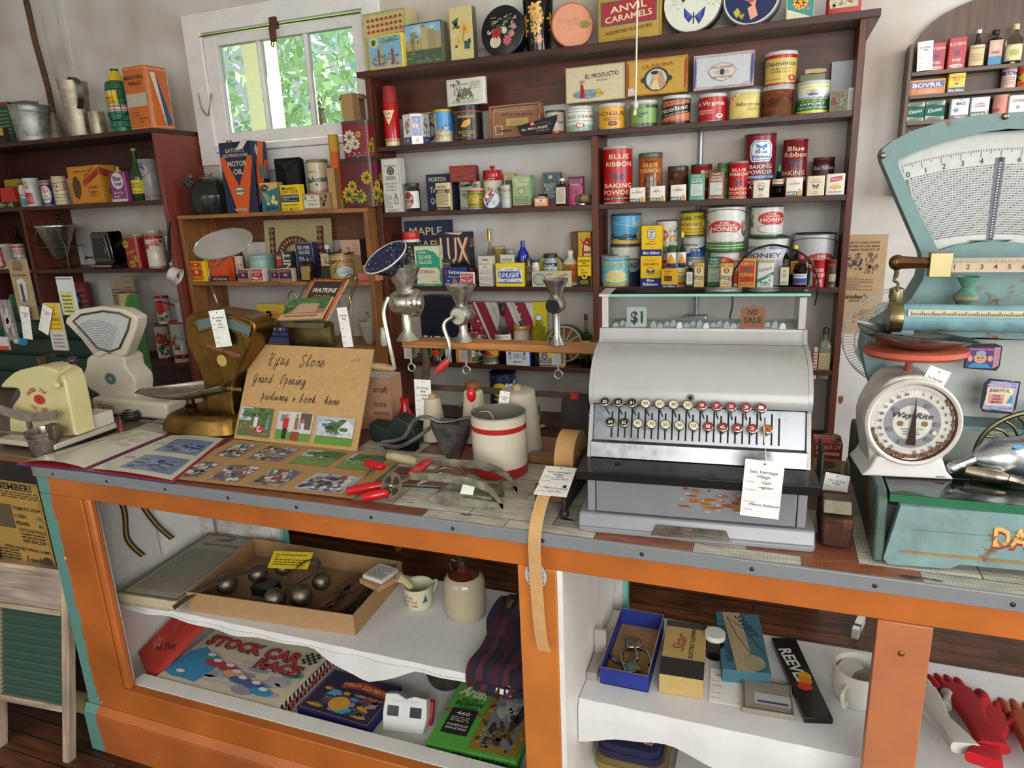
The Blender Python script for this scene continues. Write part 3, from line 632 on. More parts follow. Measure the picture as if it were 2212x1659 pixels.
def tC(name,label,pts_or_loc,w_=.05,h_=.125,M=None,writing='',lines=6,string=None):
 t=bpy.data.objects.new(name,None);COL.objects.link(t);tag(t,label,'tag');t.matrix_world=M
 m=MB();m.box(-w_/2,-.0004,-h_,w_/2,.0004,0,'eeece6',kE)
 ops=[E_(.5,.94,.035,.014,'3a3a38'),T_('Selo Heritage',.5,.80,.055,'55524e',.72),T_('Village',.5,.72,.055,'55524e',.36),T_('Article:',.18,.62,.03,'9a978f',.22),T_('Description:',.22,.48,.03,'9a978f',.32),T_('Donor Name:',.22,.27,.03,'9a978f',.32),T_('Address:',.19,.13,.03,'9a978f',.24)]
 for v in(.59,.53,.45,.40,.35,.24,.10,.05):ops.append(R_(.08,v,.92,v+.003,'c4c1b8'))
 if writing:
  for i,wr in enumerate(writing.split('|')):ops.append(T_(wr,.6,.625-.085*i if i<2 else.225-.1*(i-2),.05,'2b2a30',None,sh=.3,bold=0))
 m.prt(ops,lambda u,v,l:(-w_/2+u*w_,-.0004-l,-h_+v*h_),w_,h_,kE,l0=.0001,dl=.0001);m.bU(gU,t)
 if string:
  m=MB();inv=M.inverted();m.tU(sO([inv@V(p)for p in string],5),.0006,'d6cfb8',jA,5);m.bU('string',t)
 return t
def fF(p,right,up):
 r=V(right).normalized();u=V(up);u=(u-r*u.dot(r)).normalized();b=u.cross(r)*-1
 b=r.cross(u)*-1
 b=u.cross(r)
 return Matrix(((r.x,b.x,u.x,p[0]),(r.y,b.y,u.y,p[1]),(r.z,b.z,u.z,p[2]),(0,0,0,1)))
 # ================================================================ main unit, top board
z=MS[0];YA,YB=2.668,2.735
SV=('c2c1bb',.012);AG='b8932e'
def diamonds(n,m_,c,u0=.06,v0=.08,u1=.94,v1=.92):
 o=[]
 for i in rg(n):
  for j in rg(m_):
   u=u0+(u1-u0)*(i+.5)/n;v=v0+(v1-v0)*(j+.5)/m_;a,b=(u1-u0)/n*.38,(v1-v0)/m_*.34
   o.append(Pg([(u-a,v),(u,v-b),(u+a,v),(u,v+b)],c))
 return o
vW(780,0,4.254)
bx(hP,'large cream tin with rows of red diamonds standing behind the small picture tin',kA,52,470,100,z,2.705,.075,'c9c284',diamonds(8,9,'b23a2c')+[Fr(.02,.02,.98,.98,.012,'a99a4e')]+[T_('+',.1+.112*i,.13+.115*j,.03,'7c9a55')for i in rg(8)for j in rg(8)],kA,rz=-4,sidec='c8b98a')
bx(hP,'small tin with clock tower and river picture, yellow border, in front of the diamond tin',kA,68,402,318,z,2.655,.045,'d8c04e',[R_(.05,.06,.95,.94,'7fb3c9'),R_(.05,.06,.95,.30,'a9b3a6'),E_(.2,.8,.13,.15,'c9cf9a'),Bl(.12,.7,.28,.9,['6d6a3a','4d5a46'],14,3,.3),R_(.4,.3,.46,.78,'b8a78a'),Pg([(.4,.78),(.43,.93),(.46,.78)],'9c8a6c'),Bl(.08,.1,.92,.46,['7c8a86','5d6b70','8e5a5a','b7b8a8','6b7f5a'],60,4,.08),R_(.3,.12,.35,.5,'8d4c4e'),Pg([(.29,.5),(.325,.64),(.36,.5)],'8d4c4e'),R_(.68,.12,.74,.5,'8d4c4e'),Pg([(.67,.5),(.71,.62),(.75,.5)],'8d4c4e'),Bl(.45,.76,.95,.93,['4f7d4e','6c9a58'],24,5,.12)],kA,rz=-3,rr=.008)
bx(hP,'tin lid picture of a stone castle mirrored in its moat',kA,415,762,205,z,2.672,.055,'3d4a46',[R_(.02,.03,.98,.97,'86b4cf'),Bl(.1,.6,.9,.95,['b9cdd6','a8c4d2','93bcd0'],26,8,.2),R_(.02,.36,.98,.48,'6d7346'),R_(.05,.38,.98,.62,'a59c6c'),R_(.16,.38,.3,.78,'8d8660'),R_(.46,.38,.62,.92,'b8ab77'),R_(.28,.4,.44,.66,'b0a675'),R_(.64,.4,.82,.82,'9f9467'),R_(.84,.4,.96,.76,'a89d70'),R_(.2,.55,.22,.62,'3c3a28'),R_(.35,.52,.37,.6,'3c3a28'),R_(.02,.03,.98,.36,'4b5b44'),Bl(.03,.05,.97,.36,['566b52','74765a','3d5d5e','8b865e'],60,9,.1),Bl(.45,.88,.62,.95,['9a8d5e'],5,2,.2)],kA,rz=-3,sidec='7c7450')
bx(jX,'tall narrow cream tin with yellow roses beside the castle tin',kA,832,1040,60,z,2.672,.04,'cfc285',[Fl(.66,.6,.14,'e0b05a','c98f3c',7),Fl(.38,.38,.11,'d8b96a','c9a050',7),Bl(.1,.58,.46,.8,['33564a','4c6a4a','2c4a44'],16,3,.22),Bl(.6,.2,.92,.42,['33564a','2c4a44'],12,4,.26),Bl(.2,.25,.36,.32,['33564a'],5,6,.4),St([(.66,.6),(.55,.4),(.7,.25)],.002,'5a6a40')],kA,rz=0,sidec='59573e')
def bouquet(seed=1):return[Bl(.22,.3,.8,.82,['4f6f3f','6b8a4d','3d5a3c'],46,seed,.07),Bl(.25,.5,.85,.8,['d8b84a','a9a3c9','d3cfe0','e0c65a','b0d0e0'],34,seed+1,.05),E_(.34,.3,.13,.12,'d9c6ae'),Fl(.36,.47,.11,'b83238','8d1f26',9),Fl(.62,.3,.10,'cf6a80','b84a62',9),Fl(.55,.5,.07,'e3d8cf','d0b79c',8),Fl(.72,.42,.07,'d98c9c','c2627a',8),Fl(.76,.56,.06,'d98ca6','c2627a',8),Bl(.14,.45,.3,.58,['e6e2da'],12,seed+3,.12)]
disc(hH,'round black tin standing on edge with a flower bouquet on its lid',kA,1290,0,205,z,2.672,.055,'17151a',bouquet(3),rz=-5)
t_=can('footed_tin','black flared tin vase with peach yellow flowers between two round tins',kA,1530,1745,5,z,2.67,'15130f',[Bl(.3,.45,.62,.95,['d9a650','e0b566','c98f44'],22,3,.17),Bl(.3,.1,.6,.9,['4f6b3a','6d8347'],24,4,.09),Fl(.42,.8,.13,'e0b05c',jV,7),Fl(.5,.62,.11,'d9a04e',jV,7),Fl(.44,.42,.11,'e0b05c',jV,7),Fl(.5,.22,.09,'d98e62',jV,7),Fl(.12,.6,.13,'c9975a',jV,6),Fl(.1,.4,.12,'d0a060',jV,6),Fl(.86,.62,.13,'c9975a',jV,6),Fl(.88,.4,.1,'b9895a',jV,6)],None,kC,r2k=1.28,rim='22201e')
disc(hH,'round copper pink tin standing on edge with a small gold oval seal',kA,1945,0,190,z,2.672,.045,'a5633f',[E_(.5,.5,.47,.47,'d69272',36),T_('Riley Sea',.42,.62,.1,'b98264',None,6,0,.3),T_('Cocoanut',.62,.55,.08,'b98264',None,10,0,.3),E_(.78,.5,.13,.09,'9a8a45'),T_('BUTTER',.78,.53,.03,'5a4a22'),T_('MINTS',.78,.47,.03,'5a4a22')],rz=22)
vW(1200,0,3.16)
bx('caramel_tin','gold and red caramels tin with big white lettering on a red panel',kA,283,718,-120,z,2.672,.055,'b39338',[Fr(.01,.01,.99,.99,.012,'6d5a26'),R_(.06,.30,.94,.72,'4a4f7a'),R_(.08,.32,.92,.70,'a52d2a'),T_('ANVIL',.5,.59,.115,'e9dfc2',.58,4),T_('CARAMELS',.5,.43,.105,'e9dfc2',.74,4),T_('ASSORTED FLAVOURS',.5,.2,.06,'6b2a18',.74,4),T_('SWEETS CANADA',.5,.06,.025,'6b4a18',.4),E_(.5,.86,.14,.1,'d8d0bd'),Bl(.1,.75,.9,.98,['8a6a2a','6d4a26'],20,3,.08)],kA,rz=-3,rr=.006)
disc(hH,'round white tin with a blue butterfly and garden print',kA,930,0,208,z,2.672,.05,'2a2926',[E_(.5,.5,.475,.475,'dfe2d2',40),Pg([(.52,.26),(.36,.42),(.37,.28),(.45,.17)],'2e3a86'),Pg([(.54,.26),(.72,.4),(.70,.26),(.62,.13)],'2e3a86'),Pg([(.50,.27),(.40,.37),(.42,.24)],'4a63b5'),Pg([(.56,.27),(.67,.35),(.64,.2)],'4a63b5'),St([(.53,.32),(.53,.15)],.004,'1a1a2e'),Bl(.05,.35,.4,.7,['8fa07a','b8a0a8','c7c9a2'],30,3,.05),Bl(.7,.4,.95,.75,['8fa07a','c7a9a8','b6c09a'],24,5,.06),Pg([(.28,.6),(.36,.72),(.42,.6),(.35,.5)],'4a2320')],rz=-3)
disc(hH,'round navy tin with peach orchid flower print beside the butterfly tin',kA,1335,0,205,z,2.672,.05,'5c5b56',[E_(.5,.5,.475,.475,'d7d9d8',40),E_(.5,.5,.45,.45,'212c56',40),Pg([(.3,.48),(.44,.62),(.6,.5),(.56,.3),(.44,.42)],'e2a78e'),Pg([(.1,.6),(.2,.5),(.32,.56),(.3,.7)],'e4ae92'),Pg([(.62,.5),(.74,.66),(.88,.6),(.8,.42),(.7,.46)],'e8bda6'),Pg([(.44,.3),(.56,.36),(.62,.16),(.5,.1)],'e4a68e'),E_(.5,.46,.07,.07,'c8503c'),Pg([(.2,.26),(.26,.16),(.33,.24),(.27,.33)],'c2b544'),Pg([(.28,.2),(.36,.12),(.4,.22)],'a9a23c')],rz=-3)
bx('toffee_tin','teal tin with yellow chrysanthemum print near the end of the top board',kA,1570,1762,-140,z,2.672,.055,'1f8c86',[Fr(.0,.0,1,1,.02,'c9b15a'),Pg([(.04,.04),(.96,.04),(.04,.3)],'d8d0a8'),Fl(.5,.45,.2,'e0a032','c9702c',11),Fl(.78,.26,.06,'cf5a78','e7d8a0',6),Bl(.2,.32,.8,.6,['d98e2c','e2b64e'],16,3,.12)],kA)
bx('toffee_tin','bright red tin with a small painted scene at the end of the top board',kA,1845,2085,-120,z,2.665,.055,'b3202b',[R_(.1,.22,.9,.9,'b9b49a'),Bl(.1,.22,.9,.9,['8ea08a','c9b98a','6d7a6a','d6cfb8','8d5a4a'],50,6,.12),T_('BROWNS',.1,.5,.05,'e7dccb',None,90)],kA,rr=.012)
# ================================================================ main unit, tobacco shelf
z=MS[1]
vW(780,0,4.254)
xc,w_,h=span(192,335,788,z,2.668);r=rcos(xc,2.668,w_)
t=tH('vacuum_flask','tall red vacuum flask with pale triangle badge and darker red cup','flask',(xc,2.668+r,z),RD(8))
m=MB();m.lA([(.0005,0),(r*.96,0),(r*.98,h*.085),(r,h*.086),(r,h*.70),(r*.95,h*.725)],hU,kC,26,cols=['c9bf86','c9bf86',hU,hU,hU])
m.prt(wraps([R_(0,.13,1,.14,'d9cf9a'),R_(0,.155,1,.165,'d9cf9a'),Pg([(.24,.77),(.76,.77),(.5,.45)],'d9cf9a'),T_('SURE',.5,.70,.055,hU,.36),T_('VAC',.5,.61,.055,hU,.25)]),cM(r,h*.78),r*PI,h*.78,kC,du=1/14);m.bU(kO,t)
m=MB();m.lA([(r*1.0,h*.725),(r*.97,h*.74),(r*.86,h*.99),(r*.82,h),(.0005,h)],'9c2a30',kL,26);m.bU('cup',t)
xc,w_,h=span(338,588,1062,z,2.67);r=rcos(xc,2.67,w_)
t=tH(jX,'eight sided white tin with blue and orange floral tiles and wire handle',kA,(xc,2.67+r,z),RD(22.5+6))
m=MB();oc=[(r*cos(PI*i/4+PI/8)*1.05,r*sin(PI*i/4+PI/8)*1.05)for i in rg(8)]
m.pZ(oc,0,h,'ddd8cc',kN,axis='z')
for i in rg(8):
 a=(V(oc[i]),V(oc[(i+1)%8]));W_=(a[1]-a[0]).length;n_=V((a[1].y-a[0].y,-(a[1].x-a[0].x))).normalized()
 def fm(u,v,l,a=a,n_=n_):p=a[0].lerp(a[1],u)+n_*l;return(p.x,p.y,v*h)
 bl=i%2;m.prt([R_(.04,.3,.96,.97,gB if bl else 'e0ddd2'),R_(.04,.02,.96,.27,'e0ddd2' if bl else gB),Fl(.5,.66,.1,'d07a45','e6d28a',7),Bl(.1,.34,.9,.95,['cf7a4a','e6e0d2' if bl else '3f5f9e','3f5f9e'],18,i+2,.12),Fl(.5,.15,.08,'cf6a3a','e6d28a',6)],fm,W_,h,kN)
m.bU(kO,t);m=MB();m.pZ([(x*1.02,y*1.02)for x,y in oc],h,h+.006,'cfc9ba',kN,axis='z');m.lA([(r*.9,h+.006),(r*.5,h+.014),(.0005,h+.016)],'cfc9ba',kN,8);m.bU('lid',t)
m=MB();m.tU(sO([(-.025,0,h+.01),(-.02,0,h+.022),(0,0,h+.028),(.02,0,h+.022),(.025,0,h+.01)],4),.0015,'6d5a3c',kH,6);m.bU(kP,t)
bx(jX,'dark oval patterned tin standing behind the floral tile tin',kA,560,720,1030,z,2.745,.05,'8f8c7a',[E_(.5,.42,.4,.3,'23262f'),E_(.5,.42,.28,.18,'8f8c7a'),Bl(.05,.5,.95,.98,['22252e','3a3f4a','8f8c7a'],30,3,.12)],kA,rr=.015)
can(jX,'small canister with yellow lid and sunny street picture',kA,688,852,1013,z,2.668,'9fb6c4',[R_(0,0,1,1,'4f9bd0'),R_(0,0,.35,.95,'d9c9a0'),R_(.36,0,1,.35,'d2c4a0'),Bl(.1,.05,.9,.5,['e6dcc0','c98a5a','a9b0a0','b8a17a'],26,5,.12),Bl(.5,.4,.95,.6,['3d5a3c'],8,5,.12)],('d6b82a',.008),rz=0)
zt=can(kM,'black cylindrical tobacco tin with orange leaf and gold lettering',kA,858,1128,982,z,2.668,'14120f',[R_(0,.88,1,.92,'a33a20'),Fr(.22,.08,.68,.84,.008,'b58a45'),T_('GRANGER',.46,.74,.09,'d9b45a',.40),Pg([(.34,.42),(.42,.6),(.56,.66),(.55,.5),(.44,.38)],'dd9a24'),T_('Made for Pipes',.46,.26,.04,'d9b45a',.36),T_('A cool lasting',.46,.2,.04,'d9b45a',.34),T_('smoke.',.46,.14,.04,'d9b45a',.18)],('121212',.012),rim='1a1816')
xc,w_,h=span(785,1145,718,zt,2.69)
bx(kM,'chipped white flat tin with horse and rider standing on the black leaf tin',kA,785,1145,718,zt,2.675,.028,'d5d2c6',[T_('REGISTER',.36,.78,.075,'3a3a36',.46),Ln(.62,.58,.9,.88,5,'8a8a80'),Bl(.34,.2,.72,.66,['4f5a4e','6d766a','8e8c7c'],30,5,.12),Pg([(.4,.45),(.5,.66),(.56,.6),(.66,.5),(.7,.3),(.62,.3),(.6,.4),(.48,.38),(.42,.22),(.38,.24)],'66705f'),Bl(.2,.02,.4,.98,['4a382c','8d8272'],26,7,.12),Ln(.15,.08,.85,.2,2,'9a9888')],kA,rr=.010,rz=-1)
xc,w_,h=span(1178,1650,955,z,2.72)
t=tH(gH,'open wooden cigar box propped up showing its printed paper lining',kI,(xc,2.72,z),rot=(RD(-3),0,RD(-2)))
m=MB();w2=w_/2
for q in((-w2,0,0,-w2+.006,.045,h),(w2-.006,0,0,w2,.045,h),(-w2+.0061,0,0,w2-.0061,.045,.006),(-w2+.0061,0,h-.006,w2-.0061,.045,h)):m.box(*q,'b5755a',kS)
m.bU('frame',t);m=MB();m.box(-w2+.006,.03,.006,w2-.006,.044,h-.006,'9a7050',kE)
m.prt([R_(.0,.88,1,1,'b59a76'),T_('Owl White Owl White Owl White',.5,.94,.05,'6b4a34',.9),R_(0,0,1,.06,'b59a76'),T_('WHITE OWL BRAND',.5,.76,.075,'4c3526',.66,-3),E_(.5,.62,.2,.08,'7d5c40'),R_(.27,.4,.74,.64,'bfa768'),E_(.5,.52,.14,.09,'b0965a'),R_(.03,.12,.2,.44,'cbb48c'),R_(.06,.16,.17,.4,'8b6a4a'),E_(.28,.25,.14,.04,'5f4530'),Bl(.3,.3,.95,.4,['5c4330','7a5a40'],12,3,.15),Fr(.0,.0,1,1,.02,'c7b48e')],lambda u,v,l:(-w2+.006+u*(w_-.012),.03-l,.006+v*(h-.012)),w_,h);m.bU('lining',t)
xc,w_,h=span(1470,1745,1150,z,2.668);w2=w_/2;H1,H2=h*.98,h*1.85
t=tH('cigarette_box','black wedge shaped filter tip cigarette box with a red monogram',kI,(xc,2.662,z),rot=(RD(-4),0,RD(-2)))
m=MB();out=[(-w2*.93,0),(w2*.93,.004),(w2*1.42,H2),(-w2*1.28,H1*1.05)];m.pZ(out,0,.022,'1b1c1b',kE)
m.prt([T_('du MAURIER',.46,.44,.15,'e8c9c0',.72,3),T_('FILTER TIP',.68,.27,.055,'bdb9ae',.34,3),T_('there is something special',.66,.73,.045,'bdb9ae',.50,6,0,.3),T_('about...',.86,.62,.05,'bdb9ae',.16,6,0,.3),R_(.34,.60,.46,.88,'a81c2c'),T_('du',.40,.8,.07,'e8d9cf',.07),T_('M',.40,.68,.10,'e8d9cf',.08)],lambda u,v,l:(-w2*1.2+u*w_*1.25,-l,v*H2*.86),w_*1.25,H2*.86);m.bU(kO,t)
m=MB()
for i in rg(4):m.box(w2*1.3+i*.003,.006+i*.003,H2*.86,w2*1.3+.0022+i*.003,.009+i*.003,H2*1.06,'c7a879',kE)
m.bU('straw',t)
can(kM,'white and rust red tobacco tin half hidden behind the wedge shaped box',kA,1700,1875,1020,z,2.70,'cfc7bb',[R_(0,0,1,.12,'a24a2a'),T_('Player',.7,.55,.14,'8c2a22',.34,0,.01,.2)],('4a4642',.008))
vW(1200,180,3.253)
can(kM,'white and pale green tobacco tin with silver lid and red seal',kA,76,270,170,z,YA,'d7dacb',[R_(0,0,1,.34,'8fae97'),R_(0,.28,1,.34,'c9d6c6'),R_(0,.88,1,.90,'8a8050'),T_('OLD CHUM',.5,.66,.14,'6b6650',.72),T_('SMOKING TOBACCO',.5,.45,.05,'8b8a76',.72),E_(.5,.25,.1,.11,'a93222'),E_(.5,.25,.07,.075,'e6d9bb'),T_('4',.5,.25,.09,'a93222')],SV)
can(kM,'mustard yellow cigarette tobacco tin with silver lid',kA,302,492,150,z,YA,'dba02a',[T_('VOGUE',.48,.68,.17,'5d2a1a',.74),T_('CIGARETTE',.5,.48,.06,'6b3a1c',.46),T_(gE,.5,.39,.06,'6b3a1c',.40),E_(.52,.22,.11,.11,'3a2a1c'),T_('MILD',.52,.22,.06,'dba02a',.16),Pg([(0,0),(.2,0),(0,.18)],'b5301c')],SV)
can(kM,'light green cut tobacco tin with dark green bands',kA,526,716,128,z,YA,'7fa35a',[R_(0,.80,1,.93,'2c4a33'),R_(0,.0,1,.12,'2c4a33'),T_("OGDEN'S",.3,.86,.09,'dfe3c2',.44),T_('FINE CUT',.28,.06,.07,'dfe3c2',.34),Bl(.3,.35,.6,.65,['5c7a48','94b070','3d5a36'],14,4,.2)],SV)
can(kM,'orange and black tobacco tin with slanting white name band',kA,750,946,92,z,YA,'241c18',[Pg([(.12,.66),(.85,.80),(.85,.95),(.12,.90)],'c2703c'),Pg([(.08,.06),(.88,.10),(.88,.44),(.08,.22)],'c8743e'),T_('Picobac',.42,.58,.17,'e6dcc8',.74,8),T_('The pick of Tobacco',.5,.40,.05,'e6dcc8',.6,8),T_('The Pick and Farmed',.44,.84,.05,'3a2418',.5,8,0,.3),T_('EXTRA MILD',.44,.12,.05,'6b2a18',.5,2)],SV,rim='2a2622')
can(kM,'bright red smoking tobacco tin with white lettering',kA,1003,1202,80,z,YA,'b0121a',[T_('Old Virginia',.36,.73,.17,'ece2d2',.86),T_('SMOKING',.3,.42,.07,'ece2d2',.40),T_(gE,.3,.32,.07,'ece2d2',.40),E_(.66,.18,.085,.09,'ece2d2'),E_(.66,.19,.05,.04,'2a2622')],SV)
can(kM,'cream yellow oval tobacco tin with red fluted corner',kA,1215,1432,52,z,YA,'d6c46e',[Pg([(.12,.98),(.42,.98),(.12,.5)],'e3d79a'),R_(.14,.6,.17,.97,hW),R_(.22,.72,.25,.97,hW),R_(.3,.84,.32,.97,hW),T_('Matinee',.62,.55,.15,'8c6a2e',.6,0,.005,.2),T_('CIGARETTE',.68,.38,.04,'8c6a2e',.26),T_(gE,.68,.31,.04,'8c6a2e',.24)],SV,oval=.8)
zt=can(kM,'plain rusty brown tin under the red and gold tobacco tin',kA,1445,1668,30,z,YA,'7c3f22',[Bl(0,0,1,1,['6a3219','8d4c2a','5c2c18'],50,3,.14)],('a9a8a0',.012),kind=jP)
vW(1200,0,3.16)
can(kM,'red and gold fine cut tobacco tin stacked on the rusty brown tin',kA,1422,1640,362,zt,YA+.003,'a91f1c',[R_(.1,.06,.92,.88,'cdb258'),T_('Dominion',.52,.70,.14,'1f2a4c',.70),T_('FINE CUT',.5,.52,.06,'6a4a22',.42),T_(gE,.5,.42,.06,'6a4a22',.40),T_('Mild & Mellow',.34,.18,.05,hW,.40,0,0,.3),Pg([(.66,.3),(.82,.3),(.82,.16),(.74,.1),(.66,.16)],'a8281e'),R_(.71,.16,.77,.26,'d9c98a')],SV)
zt=can(kM,'white yellow and green export tobacco tin with silver lid',kA,1640,1862,560,z,YA,'e6e6dc',[R_(0,0,1,.08,'d9cf2c'),R_(0,.08,1,.47,'1d6b3c'),R_(0,.88,1,.94,'e3d22c'),E_(.5,.72,.14,.13,'c9cfc4'),E_(.5,.74,.07,.07,'c99a7c'),E_(.5,.64,.1,.05,'4a5a7a'),T_("MACDONALD'S",.5,.52,.07,'2a3a5c',.72),T_('Gold Standard',.52,.41,.055,'d9cf2c',.5,0,.005,.3),T_('EXPORT',.5,.30,.08,'ece9dc',.50),T_('Cigarette Tobacco',.5,.18,.07,'ece9dc',.62,0,.005,.3)],SV)
zt=bx(kM,'small olive green flat tin resting on the export tin',kA,1662,1842,505,zt,YA+.012,.06,'5c5f44',(),kA,rr=.006)
m=MB();xs=sX(vx(1770),YA+.03,zt);m.tU([(-.030,0,.012),(-.01,0,.013),(.012,.002,.012),(.034,.004,.013)],.011,'c8a983',kE,n=7,rs=[.011,.010,.012,.007],flat=.8);o=m.bU('paper_packet');tag(o,'crumpled brown paper tobacco packet on top of the olive tin',gL);o.location=(xs,YA+.03,zt-.002)
bx('price_card','blank white card leaning against the wall behind the flat tins',gU,1862,2008,415,z,YW-.045,.003,'c9cbd0',(),kE)
bx(kM,'upright olive and red pocket tobacco tin with white end beside the side panel',kA,1868,1990,620,z,YA,.03,'6d6848',[E_(.22,.5,.17,.2,'7a2a22'),Bl(.35,.1,.95,.9,['8d8a6a','4d4c3a'],24,4,.12),Fr(0,0,1,1,.03,'8d8a6a')],kA,rz=-6)
bx('cigarette_packet','narrow white and grey packet standing next to the pocket tin',gL,1990,2030,598,z,YA+.004,.03,'c9c8c2',[Ln(.2,.1,.8,.9,12,hC)],kE)
def onz(xm,yb,Y):return sZ(vy(yb),sX(vx(xm),Y,2.0),Y)
zc_=1.842+.1065
bx(gH,'cream cigar box with a red dressed woman standing on two tobacco tins',kI,72,474,445,zc_,2.702,.05,'d3c6a4',[Fr(0,0,1,1,.03,'b7a26a'),T_('EL PRODUCTO',.62,.72,.12,'22263a',.56,2),T_('CIGARS',.62,.58,.045,'8a4a3a',.2),E_(.36,.22,.24,.13,'7f93a6'),Bl(.14,.12,.56,.3,['5b7a98','b8c0b8','6f8468'],30,3,.09),Pg([(.24,.12),(.33,.12),(.30,.5),(.26,.5)],'a52422'),E_(.28,.56,.025,.04,'5a3a2a'),St([(.27,.52),(.32,.62),(.33,.55)],.004,'d8a98a'),E_(.55,.3,.05,.06,'c0a858'),E_(.6,.22,.05,.06,'b89e4e'),E_(.55,.18,.05,.06,'c0a858')],sidec='b8a574',rz=-1)
bx(gH,'gold cigar box with an oval portrait of a veiled lady',kI,484,898,395,zc_+.004,2.702,.05,'c39a44',[Fr(0,0,1,1,.045,'b7883c'),Bl(.0,.0,.05,1,[hK],8,3,.4),Bl(.95,0,1,1,[hK],8,4,.4),Bl(0,.95,1,1,[hK],8,5,.1),Bl(0,0,1,.05,[hK],8,6,.1),T_('LA PALINA',.52,.8,.1,'a0501e',.5,3),E_(.5,.42,.21,.33,'3d3a2c',20),E_(.3,.42,.06,.08,'3d3a2c'),E_(.7,.42,.06,.08,'3d3a2c'),E_(.5,.42,.17,.28,'b9cbd0',24),Pg([(.38,.2),(.44,.56),(.5,.68),(.6,.6),(.66,.24),(.56,.12),(.44,.13)],'b8936a'),E_(.49,.5,.05,.1,'d8ab84'),Pg([(.4,.2),(.46,.4),(.52,.4),(.56,.14),(.44,.13)],'d9c49a'),E_(.47,.6,.06,.05,'3c2a20'),R_(.03,.02,.14,.22,'c9c4b4')],sidec='9a7a3c',rz=-1)
bx(gH,'pale grey cigar box with a shield shaped label and pink blue border',kI,940,1350,362,zc_+.004,2.702,.05,'c3c8cb',[Fr(0,0,1,1,.06,'c99f9c'),Bl(0,.94,1,1,['4c5a86','c9cfd2'],10,2,.1),Bl(0,0,1,.06,['4c5a86'],10,3,.1),Bl(0,0,.05,1,['4c5a86'],8,3,.4),Bl(.95,0,1,1,['4c5a86'],8,4,.4),Fr(.05,.07,.95,.93,.006,'5b5a55'),Pg([(.24,.5),(.32,.66),(.48,.74),(.64,.66),(.72,.5),(.64,.3),(.48,.2),(.32,.3)],'6a5f55'),Pg([(.25,.5),(.325,.65),(.48,.725),(.635,.65),(.71,.5),(.635,.31),(.48,.215),(.325,.31)],'d6c4bb'),T_('KING EDWARD',.48,.61,.065,'4a3a34',.34),T_('MILD TOBACCOS',.48,.33,.05,'4a3a34',.30),E_(.48,.47,.13,.08,'aeb2b4'),E_(.48,.47,.04,.09,'3c3a3c'),T_('5 SHORT',.88,.12,.025,'5b5a55')],sidec='a9a6a0',rz=-1)
# ================================================================ main unit, shelf three, divided
z=MS[2]
vW(800,320,4.254)
bx('extract_box','tall narrow white extract carton with an oval portrait',kI,137,298,95,z,2.662,.05,'cdcac0',[Fr(.04,.01,.96,.99,.006,'6b6962'),T_('TURNBULLS',.5,.86,.03,'55534c',.7),E_(.5,.77,.2,.075,gA),E_(.5,.77,.13,.055,hC),E_(.5,.765,.06,.035,gA),T_('DOUBLE',.5,.66,.03,gA,.5),T_('STRENGTH',.5,.62,.03,gA,.56),T_('IMITATION',.5,.54,.035,hC,.66),T_('VANILLA',.5,.48,.035,hC,.6),T_('EXTRACT',.5,.42,.035,hC,.6),Ln(.12,.08,.5,.36,9,hC),R_(.62,.16,.8,.28,gA),R_(.65,.17,.77,.27,'cdcac0'),R_(.68,.28,.74,.35,gA),Ln(.2,.02,.8,.07,2,hC)],rz=2)
bO('glass_bottle','clear square bottle with an oval red label beside the extract carton',kJ,302,438,322,z,2.665,hF,'dfe6e6',cap=('33302c',.10),lab=(.12,.72,'dfe0dc',[E_(.42,.5,.26,.48,'b8695a'),E_(.42,.5,.20,.42,'d9b6a8'),E_(.42,.74,.16,.22,'8c3a34'),R_(.2,.32,.64,.5,'3a3230'),T_('KAREN',.42,.41,.1,'e0d6cc',.3),Ln(.28,.1,.56,.28,2,'8a3a34')]))
bx('salt_box','dark blue salt carton with white lettering',kI,530,778,238,z,2.715,.06,'1c2549',[T_('MORTON',.42,.86,.12,'d9cdb0',.62),T_('Table',.34,.6,.16,'d9cdb0',.4,12,.01,.3),T_('Quick',.34,.3,.16,'d9cdb0',.4,12,.01,.3)],topc='2a2c40')
bx(kK,'cream sage spice tin with black name band before the salt carton',kA,606,738,318,z,2.655,.03,'d0bd8b',[R_(0,0,1,.13,'1d1a16'),R_(0,.62,1,.76,'1d1a16'),T_('WATKINS',.46,.85,.08,'4a3a26',.62),T_('SAUGE',.44,.69,.09,'e6dcc0',.52),Ln(.1,.18,.9,.6,10,'6d5c3c'),R_(.78,.64,.98,.74,'6d5c3c'),T_('WATKINS CO',.5,.06,.05,'d0bd8b',.8)],kA,rr=.007)
zt=bx(kM,'weathered smoking tobacco tin beneath the flat red tin',kA,820,1010,308,z,2.70,.05,'a8a48f',[Bl(.0,.75,1,1,['5f5c48','8d8a74','3d3c30'],24,3,.2),T_('VELVET',.3,.66,.07,'3a3830',.4),T_('SMOKING',.45,.54,.08,hN,.62),T_(gE,.48,.44,.08,hN,.5),Pg([(.5,.3),(.62,.46),(.66,.3)],'8c3a30'),T_('PIPE & CIGARETTE',.5,.06,.05,'3a3830',.7)],kA,rr=.012)
bx('flat_tin','worn dark red hinged tin lying across the tobacco tin',kA,742,965,160,zt,2.68,.08,'8a2a22',[Fr(.03,.06,.97,.94,.03,'6b1c18'),Bl(0,0,1,1,['7a241d','96352b'],30,5,.1)],kX,side=[E_(.5,.5,.22,.34,'5a2018'),E_(.5,.5,.14,.24,'9a7a4a')],sidec='7d241d',rz=14)
